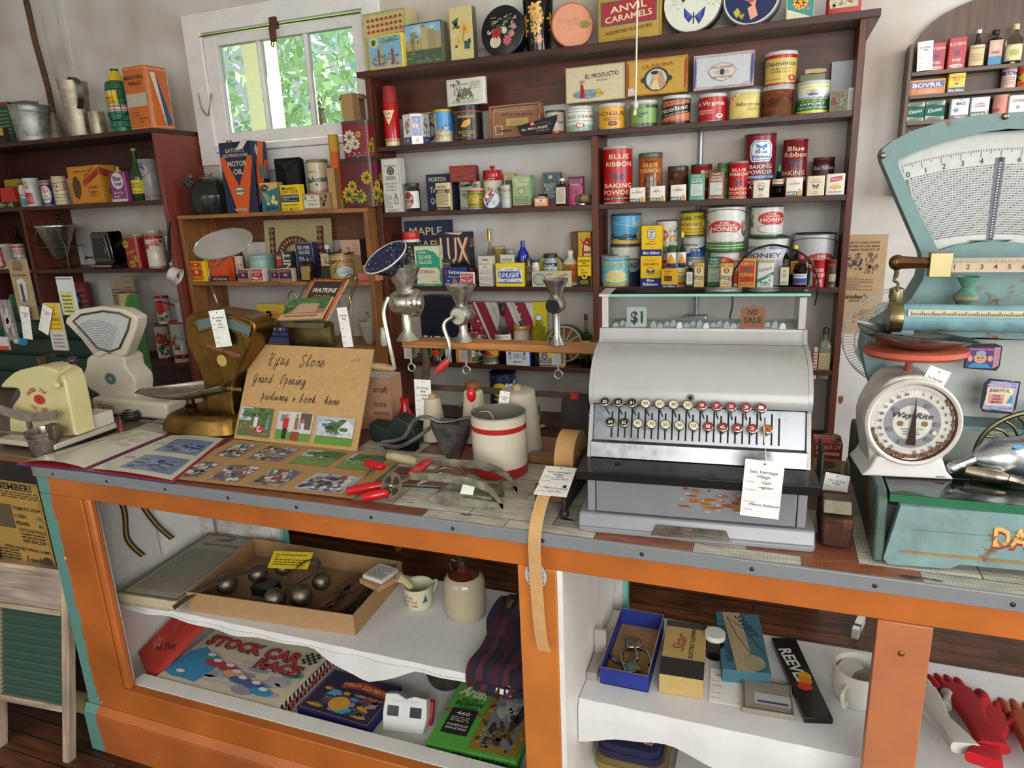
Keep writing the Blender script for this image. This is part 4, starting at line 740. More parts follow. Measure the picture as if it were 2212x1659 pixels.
can('treacle_tin','lime green and red treacle tin',kA,903,1050,372,z,2.655,'9bb13c',[R_(0,.9,1,1,'b02a26'),R_(0,0,1,.06,'b02a26'),T_("FOWLER'S",.46,.80,.11,'6a1c18',.8),E_(.5,.48,.24,.16,'c9702c'),Bl(.26,.34,.74,.62,[hK,'d99a3a','d8c45a'],20,4,.2),T_('TREACLE',.46,.2,.12,'2c3a1c',.74)],('b9b6ac',.006))
can('biscuit_barrel','white porcelain biscuit jar with roses and a shiny red lid',hF,1052,1225,205,z,2.70,'d9d3c2',[Fl(.45,.55,.1,'b4626a','8a3a44',8),Fl(.35,.62,.07,'d6b04e',jV,6),Bl(.2,.35,.75,.7,['4f6b3a','6d8347','3d5a3c'],22,4,.1),Bl(0,.86,1,1,['8d6a3a','c0a060'],24,5,.08)],('a81c24',.04,kC),kind=kN,knob='b5202a')
disc('polish_tin','round blue white and red baking tin standing on edge',kA,1106,0,74,z,2.648,.022,'8a8f98',[E_(.5,.5,.47,.47,'e0e2df',28),Pg([(.1,.72),(.5,.97),(.7,.92),(.2,.36),(.06,.45)],'b8352c'),Pg([(.14,.3),(.62,.92),(.76,.86),(.26,.14)],'223a7c'),E_(.26,.68,.1,.1,'e9e7e0'),E_(.62,.86,.07,.07,'e9e7e0'),T_(hB,.40,.55,.09,'e9e7e0',None,52),T_(hA,.5,.46,.09,'e9e7e0',None,52),Ln(.55,.2,.85,.45,4,'6a7a9c')],lean=4)
can('salts_tin','narrow grey white salts tin between the round tin and the green carton',kA,1205,1305,336,z,2.665,'c8c8bb',[T_('KRUSCHEN',.4,.86,.08,'7a2e28',.7),T_('SALTS',.55,.77,.08,'7a2e28',.5),Ln(.25,.3,.7,.68,6,'8a887a'),R_(0,0,1,.25,'a9b3a8')],('a8a69a',.006))
bx(kK,'brown and cream tin tucked behind the green starch carton',kA,1238,1330,232,z,2.745,.04,'a99a64',[R_(.1,.55,.9,.8,'2a2420'),Bl(.1,.1,.9,.5,['6d3a2a','b9a46a'],12,4,.2)],kA)
bx('starch_box','pale green celluloid starch carton with a torn top',kI,1312,1476,250,z,2.668,.055,'9aac7e',[R_(0,0,1,.07,'5f3426'),T_('CELLULOID',.5,.86,.10,'e6e2c2',.88),T_('STARCH',.5,.72,.10,'e6e2c2',.66),E_(.5,.5,.16,.1,'6d7a50'),E_(.5,.5,.13,.08,'c9c9a0'),T_('LS',.5,.5,.06,'6d7a50'),T_('Requires no Cooking',.5,.33,.05,'5a5a36',.8,0,0,.3),Ln(.1,.1,.9,.28,4,'6d6a44')],sidec='6d9a72',side=[Ln(.1,.1,.9,.9,14,'b9c9a4')],topc='8da384')
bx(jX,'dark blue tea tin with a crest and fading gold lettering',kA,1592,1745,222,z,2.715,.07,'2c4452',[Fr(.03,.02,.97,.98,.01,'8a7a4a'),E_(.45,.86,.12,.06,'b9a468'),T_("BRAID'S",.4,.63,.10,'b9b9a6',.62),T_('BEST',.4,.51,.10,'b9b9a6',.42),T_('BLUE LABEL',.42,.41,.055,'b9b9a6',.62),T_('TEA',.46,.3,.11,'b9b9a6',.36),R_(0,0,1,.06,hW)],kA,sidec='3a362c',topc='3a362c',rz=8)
bx('plaster_tin','little orange and white first aid tin with a red cross',kA,1508,1628,455,z,2.652,.02,'d8794a',[R_(.1,.2,.9,.84,'e2c9ae'),R_(.46,.55,.54,.8,'b8281e'),R_(.4,.63,.6,.72,'b8281e'),Ln(.16,.26,.84,.5,2,hK)],kA)
bx('extract_box','tiny black and cream carton on the shelf behind the first aid tin',kI,1545,1610,420,z,2.682,.02,'2b2622',[R_(0,.5,1,.8,'d0c6b4')])
bO(hT,'brown medicine bottle with white cap and white label',kJ,1700,1805,278,z,2.655,jG,'3c1a10',kC,('d9d9d4',.09),(.08,.68,'cfc9b4',[T_('WATKINS',.5,.88,.08,'4a4030',.7),Ln(.12,.1,.88,.8,12,'6d604a')]))
bx(kK,'pink and black cinnamon tin',kA,1822,1955,258,z,2.70,.03,'b8487c',[R_(0,.9,1,.98,'22202a'),T_("WATKINS",.5,.82,.08,'6b2448',.66),R_(0,.66,1,.75,'241a20'),T_('CANNELLE',.48,.705,.07,'ecdcdc',.74),E_(.5,.45,.14,.08,'8a2e58'),T_('CANNELLE',.5,.12,.07,'8a2e58',.7)],kA,rr=.005)
xs,w_,h=span(1862,2010,400,z,2.668)
t=tH('toy_barrel','small wooden keg lying on its side by the divider','barrel',(xs,2.70,z),RD(-18))
m=MB();m.lA([(.0005,-w_*.48),(.014,-w_*.48),(.0165,-w_*.25),(.0175,0),(.0165,w_*.25),(.014,w_*.48),(.0005,w_*.48)],'a98a62',kS,20,axis='x',cz=.0235);m.bU(kO,t)
m=MB();m.lA([(.0158,-w_*.40),(.0168,-w_*.40),(.0175,-w_*.30),(.0165,-w_*.30)],hK,kA,20,axis='x',cz=.0235);m.lA([(.0178,-.012),(.0186,-.012),(.0186,.002),(.0178,.002)],'3a6a3c',kA,20,axis='x',cz=.0235);m.bU('hoop',t)
m=MB();m.cY(.026,0,.005,'b9b9b4',kD,24,-.002,0);m.bU('stand',t)
vW(1200,180,3.253)
def bow(u,v,s_,c,a=1.0):return[Pg([(u,v),(u-s_,v+s_*.8*a),(u-s_*.9,v-s_*.5*a)],c),Pg([(u,v),(u+s_,v+s_*.8*a),(u+s_*.9,v-s_*.5*a)],c),Pg([(u-.02,v),(u+.02,v),(u+s_*.7,v-s_*a),(u+s_*.4,v-s_*1.05*a)],c),Pg([(u+.02,v),(u-.02,v),(u-s_*.7,v-s_*a),(u-s_*.4,v-s_*1.05*a)],c)]
can(kV,'very large bright red baking powder tin with white lettering at the divider',kA,332,540,447,z,2.66,'b01016',[T_(gG,.54,.86,.085,gR,.44),T_(hX,.54,.72,.085,gR,.60)]+bow(.54,.50,.17,'23406c',.45)+[T_(hB,.52,.32,.085,gR,.64),T_(hA,.52,.19,.085,gR,.68),R_(.16,.05,.9,.1,'1b1412'),T_('PURE & WHOLESOME',.52,.075,.03,gR,.66)],('a9a598',.01))
can(kV,'amber orange baking powder tin wrapped in a clear plastic bag',kA,585,748,490,z,2.69,'a85a20',[T_(gG,.5,.82,.09,'c9a86a',.44),T_(hX,.5,.69,.09,'c9a86a',.64)]+bow(.5,.46,.15,'3a4a52',.5)+[T_(hB,.5,.24,.09,'c9a86a',.6),T_(hA,.5,.1,.09,'c9a86a',.6)],('5a564c',.02))
xs=sX(vx(667),2.72,z);m=MB();rows=[]
rd=random.Random(3)
for j,(rr_,zz)in enumerate(((.031,.0),(.033,.05),(.0325,.09),(.03,.105),(.016,.118),(.006,.124),(.012,.132),(.03,.145),(.028,.150))):
 rows.append([(rr_*(1+rd.uniform(-.05,.08))*cos(a),rr_*(1+rd.uniform(-.05,.08))*sin(a)*.98,zz+rd.uniform(-.002,.002))for a in[2*PI*i/16 for i in rg(16)]])
m.grid(rows,'e9edec','pane',close=True);o=m.bU('plastic_bag');tag(o,'clear knotted plastic bag around the amber baking powder tin','bag');o.location=(xs,2.69+.027,z)
def nabob(name,x0,x1,yt,lab,Y=2.653):
 bx(kK,name,kA,x0,x1,yt,z,Y,.03,'dfdbd0',[R_(0,0,1,.06,'24442c'),R_(0,.06,.7,.27,'23251f'),T_('NABOB',.34,.16,.15,'ece8dc',.60),Pg([(.72,.04),(.98,.04),(.94,.34),(.78,.3)],'c98a2c'),E_(.84,.36,.08,.05,'d9b05a'),T_(jQ,.5,.80,.045,'a8382c',.2),T_(lab,.5,.68,.085,'a82a22',.14+.07*len(lab))],kA,rr=.004,group='small white spice tins on the shelf')
nabob('small white allspice tin before the very large red tin',520,626,732,'ALLSPICE');nabob('small white mint spice tin before the bagged tin',660,766,722,'MINT')
can(kK,'rusty brown round tin with a dark lid behind the turmeric tin',kA,787,928,582,z,2.70,'6b3a22',[Bl(0,0,1,1,['5a2f1c','8a5230','3c241a'],40,4,.15)],('3a352c',.022),kind=jP)
nabob('small white turmeric tin before the rusty brown tin',806,914,712,'TURMERIC')
can(kV,'dark red round tin behind the green allspice tin',kA,948,1092,570,z,2.70,'8c1a1c',[T_(gG,.7,.84,.1,'d9c9a4',.4),T_(hX,.7,.7,.1,'d9c9a4',.6),T_(hB,.7,.3,.1,'d9c9a4',.6)],('3c3a34',.008))
def rawl(label,x0,x1,yt,c,s_,w3=.7):
 bx(kK,label,kA,x0,x1,yt,z,2.655,.03,c,[T_("Rawleigh's",.5,.93,.055,gN,.5,0,.01,.3),T_('PURE GROUND',.5,.82,.045,gN,.6),T_(s_,.5,.72,.09,gN,w3),R_(.12,.17,.88,.62,'c9cfc4'),Ln(.16,.2,.84,.6,11,'8a9c92'),T_('The W T Rawleigh Co Ltd',.5,.09,.045,gN,.84)],kA,rr=.004)
rawl('green and white allspice tin with a scripted brand name',937,1046,636,'1f8a6c','ALLSPICE');rawl('brown and white nutmeg tin beside the green allspice tin',1070,1182,622,'7c3c28','MUSCADE')
can(kK,'green dotted tin peeping out behind the brown nutmeg tin',kA,1132,1212,560,z,2.705,'4a7a44',[Bl(0,.7,1,1,['a9b86a','2c4a2c'],20,4,.08),Ln(.1,.1,.9,.6,8,'a9b86a')],('5c5a4c',.006))
can(kV,'medium bright red baking powder tin before the large maroon tin',kA,1212,1345,548,z,2.655,'b81218',[T_(gG,.52,.82,.09,gQ,.5),T_(hX,.52,.69,.09,gQ,.7)]+bow(.52,.46,.17,'26406a',.5)+[T_(hB,.52,.26,.09,gQ,.66),T_(hA,.52,.13,.09,gQ,.68),T_('DOUBLE ACTION',.5,.03,.03,gQ,.6)],('7c7a70',.008))
can(kV,'large maroon baking powder tin with blue bow badge and white lettering',kA,1312,1532,358,z,2.69,'7a1420',[Pg([(.34,.58),(.3,.66),(.3,.85),(.38,.93),(.68,.93),(.76,.85),(.76,.66),(.7,.58)],'e6e6e2'),Pg([(.36,.60),(.325,.67),(.325,.84),(.39,.915),(.67,.915),(.735,.84),(.735,.67),(.69,.60)],'2f74b8'),Pg([(.38,.615),(.345,.68),(.345,.83),(.4,.90),(.66,.90),(.715,.83),(.715,.68),(.67,.615)],'e6e6e2')]+bow(.53,.83,.11,'2f74b8',.55)+[T_('Blue',.53,.745,.055,'2450a0',.24),T_('Ribbon',.53,.665,.055,'2450a0',.34),T_(hB,.53,.50,.065,gO,.46),T_(hA,.53,.41,.065,gO,.5),R_(.24,.30,.86,.355,'2f74b8'),T_('DOUBLE ACTION',.54,.328,.035,gO,.5),T_('POUDRE',.5,.24,.06,gO,.5),T_('A PATE',.5,.16,.06,gO,.4)],('6a1820',.008),rim='5a1a20')
can(kV,'second large maroon baking powder tin with plain cream lettering',kA,1582,1752,396,z,2.69,'7a1620',[T_('Blue',.52,.87,.085,'d9cba8',.46),T_('Ribbon',.52,.76,.085,'d9cba8',.66)]+bow(.52,.6,.18,'26365c',.45)+[T_(hB,.45,.42,.08,'d9cba8',.66),T_(hA,.5,.3,.08,'d9cba8',.7)],('6a1820',.006),rim='5a1a20')
bx(kK,'small white mace tin with a blue bow',kA,1385,1500,680,z,2.653,.03,'d9d2bc',[T_(gG,.5,.8,.07,hV,.36),T_(hX,.5,.68,.07,hV,.52)]+bow(.5,.5,.16,'2a3f78',.8)+[T_(jQ,.5,.22,.05,hV,.2),T_('MACE',.5,.12,.06,hV,.24)],kA,rr=.004)
bO(jY,'small dark bottle with a green cap and paper label between white tins',kJ,1520,1600,572,z,2.655,'pear','55504c',kZ,('1f6b3c',.2),(.34,.56,'d9cdb0',[T_('CREAM',.5,.7,.3,'a8382c',.6),R_(.1,0,.9,.3,hN)]),fill=('2c1810',.34))
nabob('small white cayenne tin before the second maroon tin',1614,1732,662,'CAYENNE')
can(kV,'small dark maroon tin behind the last two white tins',kA,1795,1945,522,z,2.70,'4f1418',[R_(0,.68,1,.86,'26203a'),T_(hQ,.5,.77,.11,'b9ad94',.7),T_(hB,.5,.5,.11,'b9ad94',.56),T_(hA,.5,.3,.1,'b9ad94',.56)],('4a161a',.006))
bx(kK,'cream pastry spice tin with red letters and a navy bow',kA,1762,1886,650,z,2.653,.03,'d8cda9',[T_(gG,.5,.82,.07,'b06a4a',.36),T_(hX,.5,.70,.08,'b06a4a',.6)]+bow(.5,.5,.18,'24306c',.8)+[T_(jQ,.5,.22,.05,hV,.24),T_('PASTRY',.5,.12,.06,hV,.36)],kA,rr=.004)
bx(kK,'white apple pie spice tin with a red flag and a golden pie',kA,1896,2028,634,z,2.653,.03,'ddd8c8',[Pg([(.2,.6),(.82,.68),(.86,.9),(.22,.82)],'b8222c'),T_("French's",.52,.75,.09,'ece4d4',.5,6,.01,.2),E_(.52,.38,.3,.1,'d6a03c'),E_(.52,.4,.24,.06,'e3bb62'),T_('APPLE PIE SPICE',.5,.14,.06,'3a4a86',.72)],kA,rr=.004)
# ================================================================ main unit, shelf four
z=MS[3]
vW(800,320,4.254)
bx('soap_box','worn dark blue carton with big cream lettering at the back of the shelf',kI,352,738,668,z,2.745,.06,'222a44',[T_('MAPLE',.5,.84,.12,'c9b48c',.76),T_('LEAF',.42,.63,.12,'c9b48c',.56),T_('SOAP',.4,.3,.12,'c9b48c',.5),Pg([(.68,.6),(.72,.72),(.78,.64),(.77,.54),(.7,.52)],'b9883c')],topc='b8a888')
can('vacuum_flask','patterned black and white vacuum flask with a red cup','flask',332,484,768,z,2.68,'34322e',[Bl(0,0,1,.95,['b9b7a8','8d8b7c'],90,5,.03),R_(0,.90,1,1,'d9d8d2')],('c8281e',.032,kL),rim=hC)
bx('starch_box','green and white gloss starch carton',kI,428,655,895,z,2.658,.035,'2a9a78',[R_(0,0,1,.06,'2a9a78'),Pg([(0,.06),(1,.06),(.94,.2),(1,.34),(.9,.46),(.1,.46),(0,.34),(.08,.2)],'d9d4b4'),R_(0,.46,.06,.98,'d9d4b4'),Pg([(.06,.88),(.5,.9),(.8,.84),(.98,.7),(1,.98),(.06,.98)],'d9d4b4'),T_('WHITE',.3,.83,.055,'e9e6d2',.32),T_('SILVER',.42,.72,.085,'e9e6d2',.54),T_('GLOSS',.42,.6,.085,'e9e6d2',.52),T_('STARCH',.46,.36,.08,'a8442c',.54),St([(.2,.22),(.5,.26),(.86,.2)],.0006,'8a8a6a'),T_('16 oz',.74,.12,.04,'a8442c',.2),T_('NEW MILDEX',.5,.03,.03,'d9d4b4',.4)],sidec='c9c4a4',rz=-1)
bx('soap_flakes_box','tall black carton with huge cream and red lettering and torn top',kI,655,930,775,z,2.705,.055,'1d2233',[T_('LUX',.52,.66,.50,'a84a30',.94,0,.02),T_('LUX',.50,.665,.48,'d9b896',.88,0,.01),Pg([(.2,1),(.8,1),(.7,.95),(.4,.97)],'c9b594'),R_(0,0,1,.1,'26303e')],side=[T_('LUX',.5,.8,.16,'b99a7c',.8),Ln(.2,.1,.8,.6,8,'5a5a5a')],sidec='1a1c24',rz=5)
bx(kK,'little dark tin with gold letters before the tall black carton',kA,660,752,1022,z,2.678,.02,'24302c',[T_('Jacana',.5,.85,.1,'b9a45a',.7),T_('ROASTER',.5,.7,.1,'b9a45a',.8)],kA)
bO('glass_jar','empty clear screw top jar behind the blue bleach carton',hF,758,888,1035,z,2.668,hF,'e6ecea',cap=None)
bx('bleach_box','blue carton with red and white lettering and a woman picture',kI,682,882,1097,z,2.643,.02,'25357c',[T_('W',.1,.72,.24,'b8242c',.16),T_('hitex',.58,.76,.18,'e6e3d8',.66,0,.02),T_('Wonder Blu',.5,.52,.1,'b9c4d8',.6),T_('25c',.2,.3,.08,'e6e3d8',.14),E_(.5,.42,.08,.1,'8d5a3c'),Pg([(.34,.04),(.66,.04),(.6,.36),(.4,.36)],'a8785a'),Ln(.05,.05,.3,.2,3,'c9c9d0'),Ln(.7,.1,.95,.4,4,'c9c9d0')])
can('shoe_polish_tin','dark red round tin behind the square bluing packet',kA,888,985,1100,z,2.685,'5f1e20',[T_('POLISH',.5,.5,.2,'a9846a',.7)],('4c1a1c',.008))
bx(jT,'small square red and white bluing packet in front of the blue carton',kI,832,957,1140,z,2.628,.012,'dcd6cc',[R_(.08,.1,.92,.9,'c2303a'),T_("RECKITT'S",.5,.76,.13,gP,.76),T_('CROWN',.5,.6,.06,gP,.36),T_(gG,.5,.42,.16,gP,.56),Pg([(.1,.5),(.16,.58),(.22,.5),(.16,.42)],gP),Pg([(.78,.5),(.84,.58),(.9,.5),(.84,.42)],gP)])
bO(hG,'slim clear bottle with gold foil neck and white label',kJ,1052,1142,745,z,2.70,gK,'dfe2da',cap=('b0975a',.22),lab=(.36,.52,'d6d0be',[Ln(.2,.2,.8,.8,3,'8d8a78')]),capk=jB)
bx('cod_liver_oil_box','white and grey narrow cod liver oil carton',kI,1002,1130,992,z,2.655,.035,'c9c4bb',[R_(.04,.6,.96,.82,'dcd3b8'),R_(.3,.84,.7,.9,'8d8a84'),T_('COD LIVER OIL',.5,.74,.06,'5a564c',.8),T_('MALT',.5,.65,.05,'5a564c',.3),Ln(.1,.42,.9,.5,3,'8d8a84'),Ln(.1,.2,.9,.32,3,'8d8a84'),Ln(.1,.05,.9,.12,2,'8d8a84')])
can('mustard_tin','tarnished gold tin half hidden behind the oil carton',kA,1135,1255,905,z,2.715,'8a7440',[R_(.2,.1,.8,.6,'b9aa74'),Ln(.3,.2,.7,.5,3,'5c4a26')],('a09464',.008))
bO('glass_jar','square glass jar with an old white product label and dusty lid',hF,1190,1352,938,z,2.685,jG,'d0d4c8',cap=('8a867c',.1),lab=(.25,.88,'c2c4b4',[T_('WATKINS',.46,.76,.13,'3d4038',.7),T_('PRODUCT',.5,.5,.13,'3d4038',.7),Ln(.1,.1,.9,.34,3,'6d7064')]))
bx('soap_box','bright yellow soap packet with blue and white lettering',kI,1157,1412,1058,z,2.645,.035,'e3cf1c',[R_(.06,.14,.94,.82,'dfe0da'),R_(.06,.14,.94,.2,'4a5aa8'),Pg([(.08,.4),(.22,.34),(.92,.36),(.86,.66),(.1,.66)],'2a3aa0'),T_('SUNLIGHT',.48,.5,.2,'ecebe2',.76),T_('SUNLIGHT',.475,.508,.19,'e9e6dc',.74),Bl(.1,.2,.9,.34,['d9c42a','4a5aa8'],16,5,.1),T_('pure soap',.5,.74,.06,'2a3aa0',.3),Pg([(.06,.82),(.16,.6),(.2,.82)],'b9bcb6'),Pg([(.94,.82),(.84,.6),(.8,.82)],'b9bcb6')])
bO('blue_glass_bottle','cobalt blue glass bottle with open neck',kJ,1338,1452,855,z,2.70,hD,'1a2290',kC,None)
bO(kQ,'thin dark bottle with a dusty cap beside the yellow packet',kJ,1418,1482,1015,z,2.66,hF,'3c3026',kC,('33302c',.1),(.2,.75,'6a5a44',[Ln(.1,.1,.9,.9,6,'2c241c')]))
bO(hT,'small bottle with blue cap and white and yellow labels',kJ,1480,1548,1030,z,2.66,hF,'d5d2b4',kL,('26305c',.09),(.1,.8,'d6d3bc',[R_(.1,.02,.9,.42,'d0b82c'),Ln(.2,.5,.8,.9,4,'6d6a58'),T_('E',.3,.2,.3,hN)]))
disc('pretzel_tin','round yellow tin with black lettering standing on edge',kA,1645,0,132,z,2.70,.04,'4c4a38',[E_(.5,.5,.48,.48,'a8a046',40),T_('PENNSYLVANIA',.5,.47,.09,'26241c',.82),Pg([(.44,.8),(.5,.72),(.56,.8),(.5,.86)],hW),St([(.3,.78),(.4,.86),(.5,.84)],.002,'8d6a2a'),St([(.7,.78),(.6,.86),(.5,.84)],.002,'8d6a2a'),T_('PRETZELS',.5,.3,.07,'26241c',.6)],lean=5)
bO('green_dye_bottle','squat bottle of liquid green with a black stopper',kJ,1580,1706,975,z,2.66,hF,'8d9a94',kC,('1e221e',.12),(.2,.72,'b4bdb4',[R_(0,.78,1,1,'2a2a4a'),T_('Rexall',.5,.88,.13,'d9d9d4',.5,0,.01,.2),T_('LIQUID',.5,.6,.16,'2c3a34',.6),T_('GREEN',.5,.4,.16,'2c3a34',.6),T_('SOAP',.5,.2,.16,'2c3a34',.5)]))
bO(hG,'cream white bottle with an orange label',kJ,1750,1898,945,z,2.68,hD,'cfc9b4',kN,(gT,.1),(.08,.62,'c8702c',[E_(.5,.84,.14,.1,'4f6b3a'),T_("FOWLER'S",.48,.7,.11,'4a2414',.72),Ln(.2,.1,.8,.55,5,'8d3a1c')]))
bx('cheese_box','flat cream cheese carton with a picture of sliced cheese',kI,1487,1842,1130,z,2.640,.018,'bdb594',[E_(.2,.48,.17,.38,'3a4f7c'),E_(.2,.48,.15,.34,'8fa6a8'),R_(.14,.3,.26,.6,'c9b054'),T_('CHEESE',.8,.72,.14,'a8442c',.24,14),T_('KRAFT',.4,.42,.13,'2a3a6c',.2),T_('Canadian',.45,.8,.08,'4a4a3c',.16),Ln(.6,.3,.95,.5,3,'8d7a54')])
bx('paper_bag','folded brown paper bag standing behind the yellow cartons','bag',1846,1918,772,z,2.735,.05,'6d5434',(),rz=-6)
bx('tea_box','yellow carton with a vertical red name in an oval',kI,1915,2030,772,z,2.70,.05,'d8a92a',[E_(.72,.6,.36,.30,'3a2a1c'),E_(.72,.6,.31,.27,'d9c9a0'),T_('BETA',.72,.58,.2,'b0281e',None,90,.02),T_('2',.3,.86,.05,'6d4a1c')])
bx('bitters_box','yellow and black herbal bitters carton by the divider',kI,1908,2030,1000,z,2.655,.035,'e0bb1f',[R_(0,0,1,.36,'1b1814'),T_('DANDELION',.5,.87,.085,'241c10',.84),T_('BRAND',.5,.78,.04,'241c10',.3),T_('BLOOD BITTERS',.5,.70,.06,'241c10',.84),T_('Purely',.34,.58,.06,'6b4a1c',.36,0,0,.3),T_('Vegetable',.5,.49,.06,'6b4a1c',.5,0,0,.3),E_(.5,.35,.2,.1,'e0bb1f'),Pg([(.38,.4),(.62,.4),(.5,.28)],'1b1814'),Ln(.2,.08,.8,.22,3,'c9a92a')])
vW(1270,420,3.814)
z=MS[3]
hn=['4f9cc0','87b7c4']
can(kY,'light blue honey tin with a cream beehive in the front row',kA,106,357,500,z,2.655,'6fb6c6',[R_(0,.0,1,.07,'1f2a2c'),R_(.2,.015,.8,.06,'d9b42c'),T_('PURE CANADIAN',.5,.93,.05,'1f2a5c',.62),T_(jO,.5,.77,.15,'1f3a4c',.78),T_(jO,.49,.775,.14,'d8c04a',.76),E_(.5,.22,.25,.1,'d3cc84'),E_(.5,.36,.23,.14,'d3cc84'),E_(.5,.48,.16,.1,'d3cc84'),Bl(.02,.08,.2,.22,['26342c','c9a92a'],8,3,.3),Bl(.8,.08,.98,.22,['26342c','c9a92a'],8,4,.3),E_(.2,.48,.03,.02,'2a2a22'),E_(.8,.5,.03,.02,'2a2a22')],('9c9a90',.006))
zt=can(kY,'white and navy honey pail under the blue landscape tin',kA,188,438,410,z,2.69,'c9c9c2',[R_(0,0,1,.55,'232a44'),T_(jQ,.14,.88,.05,'2a3156',.14),T_(hS,.2,.8,.05,'2a3156',.28),E_(.62,.5,.3,.2,'10131c'),E_(.62,.5,.27,.17,'8a8d94'),T_(jO,.62,.5,.14,'10131c',.4)],('4a4c50',.008),rim='2c2c2c')
can(kY,'blue landscape honey tin with straw field stacked at the back',kA,196,442,160,zt,2.695,'4f9cc8',[R_(0,0,1,.14,'c9a040'),Pg([(0,.14),(.3,.2),(.6,.1),(1,.16),(1,0),(0,0)],'d8b454'),Bl(.0,.12,.95,.38,['20302c','2c3f34'],26,4,.14),St([(0,.8),(.4,.7),(.7,.62)],.003,'8fc0c8'),T_(jQ,.86,.94,.05,'d9b42c',.2),T_(jO,.9,.72,.2,'d9a92a',.5),E_(.9,.3,.18,.26,'d3cc84'),St([(0,.85),(.3,.8),(.6,.84)],.002,'7fb4c8')],('3a5a6a',.006),rim='2c3034')
zc2=can(kY,'red oval honey tin low at the back behind the yellow boxes',kA,600,772,470,z,2.70,'c5c3bb',[E_(.3,.5,.36,.32,'b3382e'),T_(jQ,.3,.66,.08,'e6ded0',.3),T_(jO,.35,.4,.16,'e6ded0',.5)],(gY,.006))
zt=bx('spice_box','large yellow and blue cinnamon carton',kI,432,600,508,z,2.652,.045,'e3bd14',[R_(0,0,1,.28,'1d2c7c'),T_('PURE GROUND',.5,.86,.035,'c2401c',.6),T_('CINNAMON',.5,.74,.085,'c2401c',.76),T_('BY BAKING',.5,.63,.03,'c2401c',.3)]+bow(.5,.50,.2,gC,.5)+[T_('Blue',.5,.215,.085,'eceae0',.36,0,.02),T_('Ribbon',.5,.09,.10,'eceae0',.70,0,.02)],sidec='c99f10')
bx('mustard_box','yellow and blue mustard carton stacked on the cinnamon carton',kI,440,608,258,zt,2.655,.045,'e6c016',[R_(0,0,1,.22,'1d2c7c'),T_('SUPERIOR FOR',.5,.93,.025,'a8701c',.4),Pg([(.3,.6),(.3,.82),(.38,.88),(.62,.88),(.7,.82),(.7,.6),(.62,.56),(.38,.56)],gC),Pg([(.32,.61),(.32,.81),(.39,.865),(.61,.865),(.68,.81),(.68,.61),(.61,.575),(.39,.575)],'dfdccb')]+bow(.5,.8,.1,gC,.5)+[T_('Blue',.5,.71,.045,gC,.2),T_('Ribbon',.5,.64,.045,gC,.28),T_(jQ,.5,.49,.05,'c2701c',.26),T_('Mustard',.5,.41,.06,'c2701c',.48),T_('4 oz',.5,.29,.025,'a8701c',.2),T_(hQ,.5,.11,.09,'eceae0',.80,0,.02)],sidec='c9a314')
can(kY,'white honey pail with clover print peeping over the small bottles',kA,560,738,212,zc2+.001,2.70,'cfcec6',[R_(0,.0,1,.16,'4c7a34'),E_(.3,.55,.26,.2,'b3382e'),T_(jO,.32,.53,.14,'e6ded0',.36),Bl(.56,.3,.95,.85,['5a7a4a','b98a8a','7a9a68'],22,5,.12),E_(.3,.28,.2,.12,'b3382e'),E_(.3,.28,.18,.1,'cfcec6')],None,rim='3a3a36')
z1=can(kY,'blue and white tin at the bottom of the clover honey stack',kA,808,962,518,z,2.70,'c9cac6',[R_(0,.2,1,.6,'2a4a8c'),T_(jO,.5,.8,.12,'2a3156',.6)],('8a8c8c',.006))
z2=can(kY,'white and navy tin reading pure in the middle of a stack of honey tins',kA,785,962,338,z1,2.70,'cfcfca',[T_('Honey',.34,.66,.15,'26346c',.56,0,.02),Pg([(.1,0),(1,0),(1,.58),(.66,.5),(.5,.36)],'24508c'),R_(.4,.26,.74,.46,'24345c'),T_('PUR',.57,.36,.12,'e2e2dc',.26)],('8a8c8c',.006))
can(kY,'yellow creamed honey tin on top of the stack of honey tins',kA,762,958,135,z2,2.70,'c8b62e',[T_('LOVER CREST',.5,.78,.16,'26241c',.88,4,.02),T_(jO,.44,.48,.14,'a8281c',.76,0,.02),T_('A CREAMED SPREAD',.46,.28,.075,'a8501c',.8),T_('CREAMED NATUREL',.46,.13,.06,'a8501c',.76),E_(.86,.5,.09,.1,'d8cc6a')],('3a3830',.006),rim='2e2c26')
zt=can(kY,'small red oval honey tin carrying the big clover pail',kA,998,1245,462,z,2.675,'d2d1ca',[E_(.4,.62,.34,.3,'b5352c'),T_(jQ,.4,.8,.08,'e9e0d2',.2),T_(jO,.4,.5,.14,'e9e0d2',.4),Bl(.7,.5,.95,.9,[gV,'5a7a4a'],12,4,.2)],('9a9a92',.006))
def hpail():return[R_(0,0,1,.20,'3f7a2e'),R_(0,.055,1,.07,'d6d8cc'),R_(0,.12,1,.135,'d6d8cc'),E_(.48,.55,.29,.16,'c0332a',24),T_(jQ,.48,.655,.045,hI,.14),T_(hS,.48,.60,.05,hI,.32),T_(jO,.48,.51,.095,hI,.48,0,.02),T_('NO. 1 WHITE',.48,.43,.03,hI,.3),E_(.48,.33,.28,.12,'c0332a',24),E_(.48,.33,.27,.113,'d6d5ce',24),Bl(.05,.35,.2,.75,['4c7a3c','3c6a34'],12,5,.2),Bl(.78,.3,.95,.8,['4c7a3c','3c6a34'],12,6,.2),Bl(.05,.35,.2,.8,[gV],7,7,.18),Bl(.78,.3,.95,.8,[gV],7,8,.18)]
can('honey_pail','largest white honey pail with red oval and green bands on top of a stack','pail',972,1288,97,zt,2.66,'d6d5ce',hpail(),None,rim='2c2a28',bail=True)
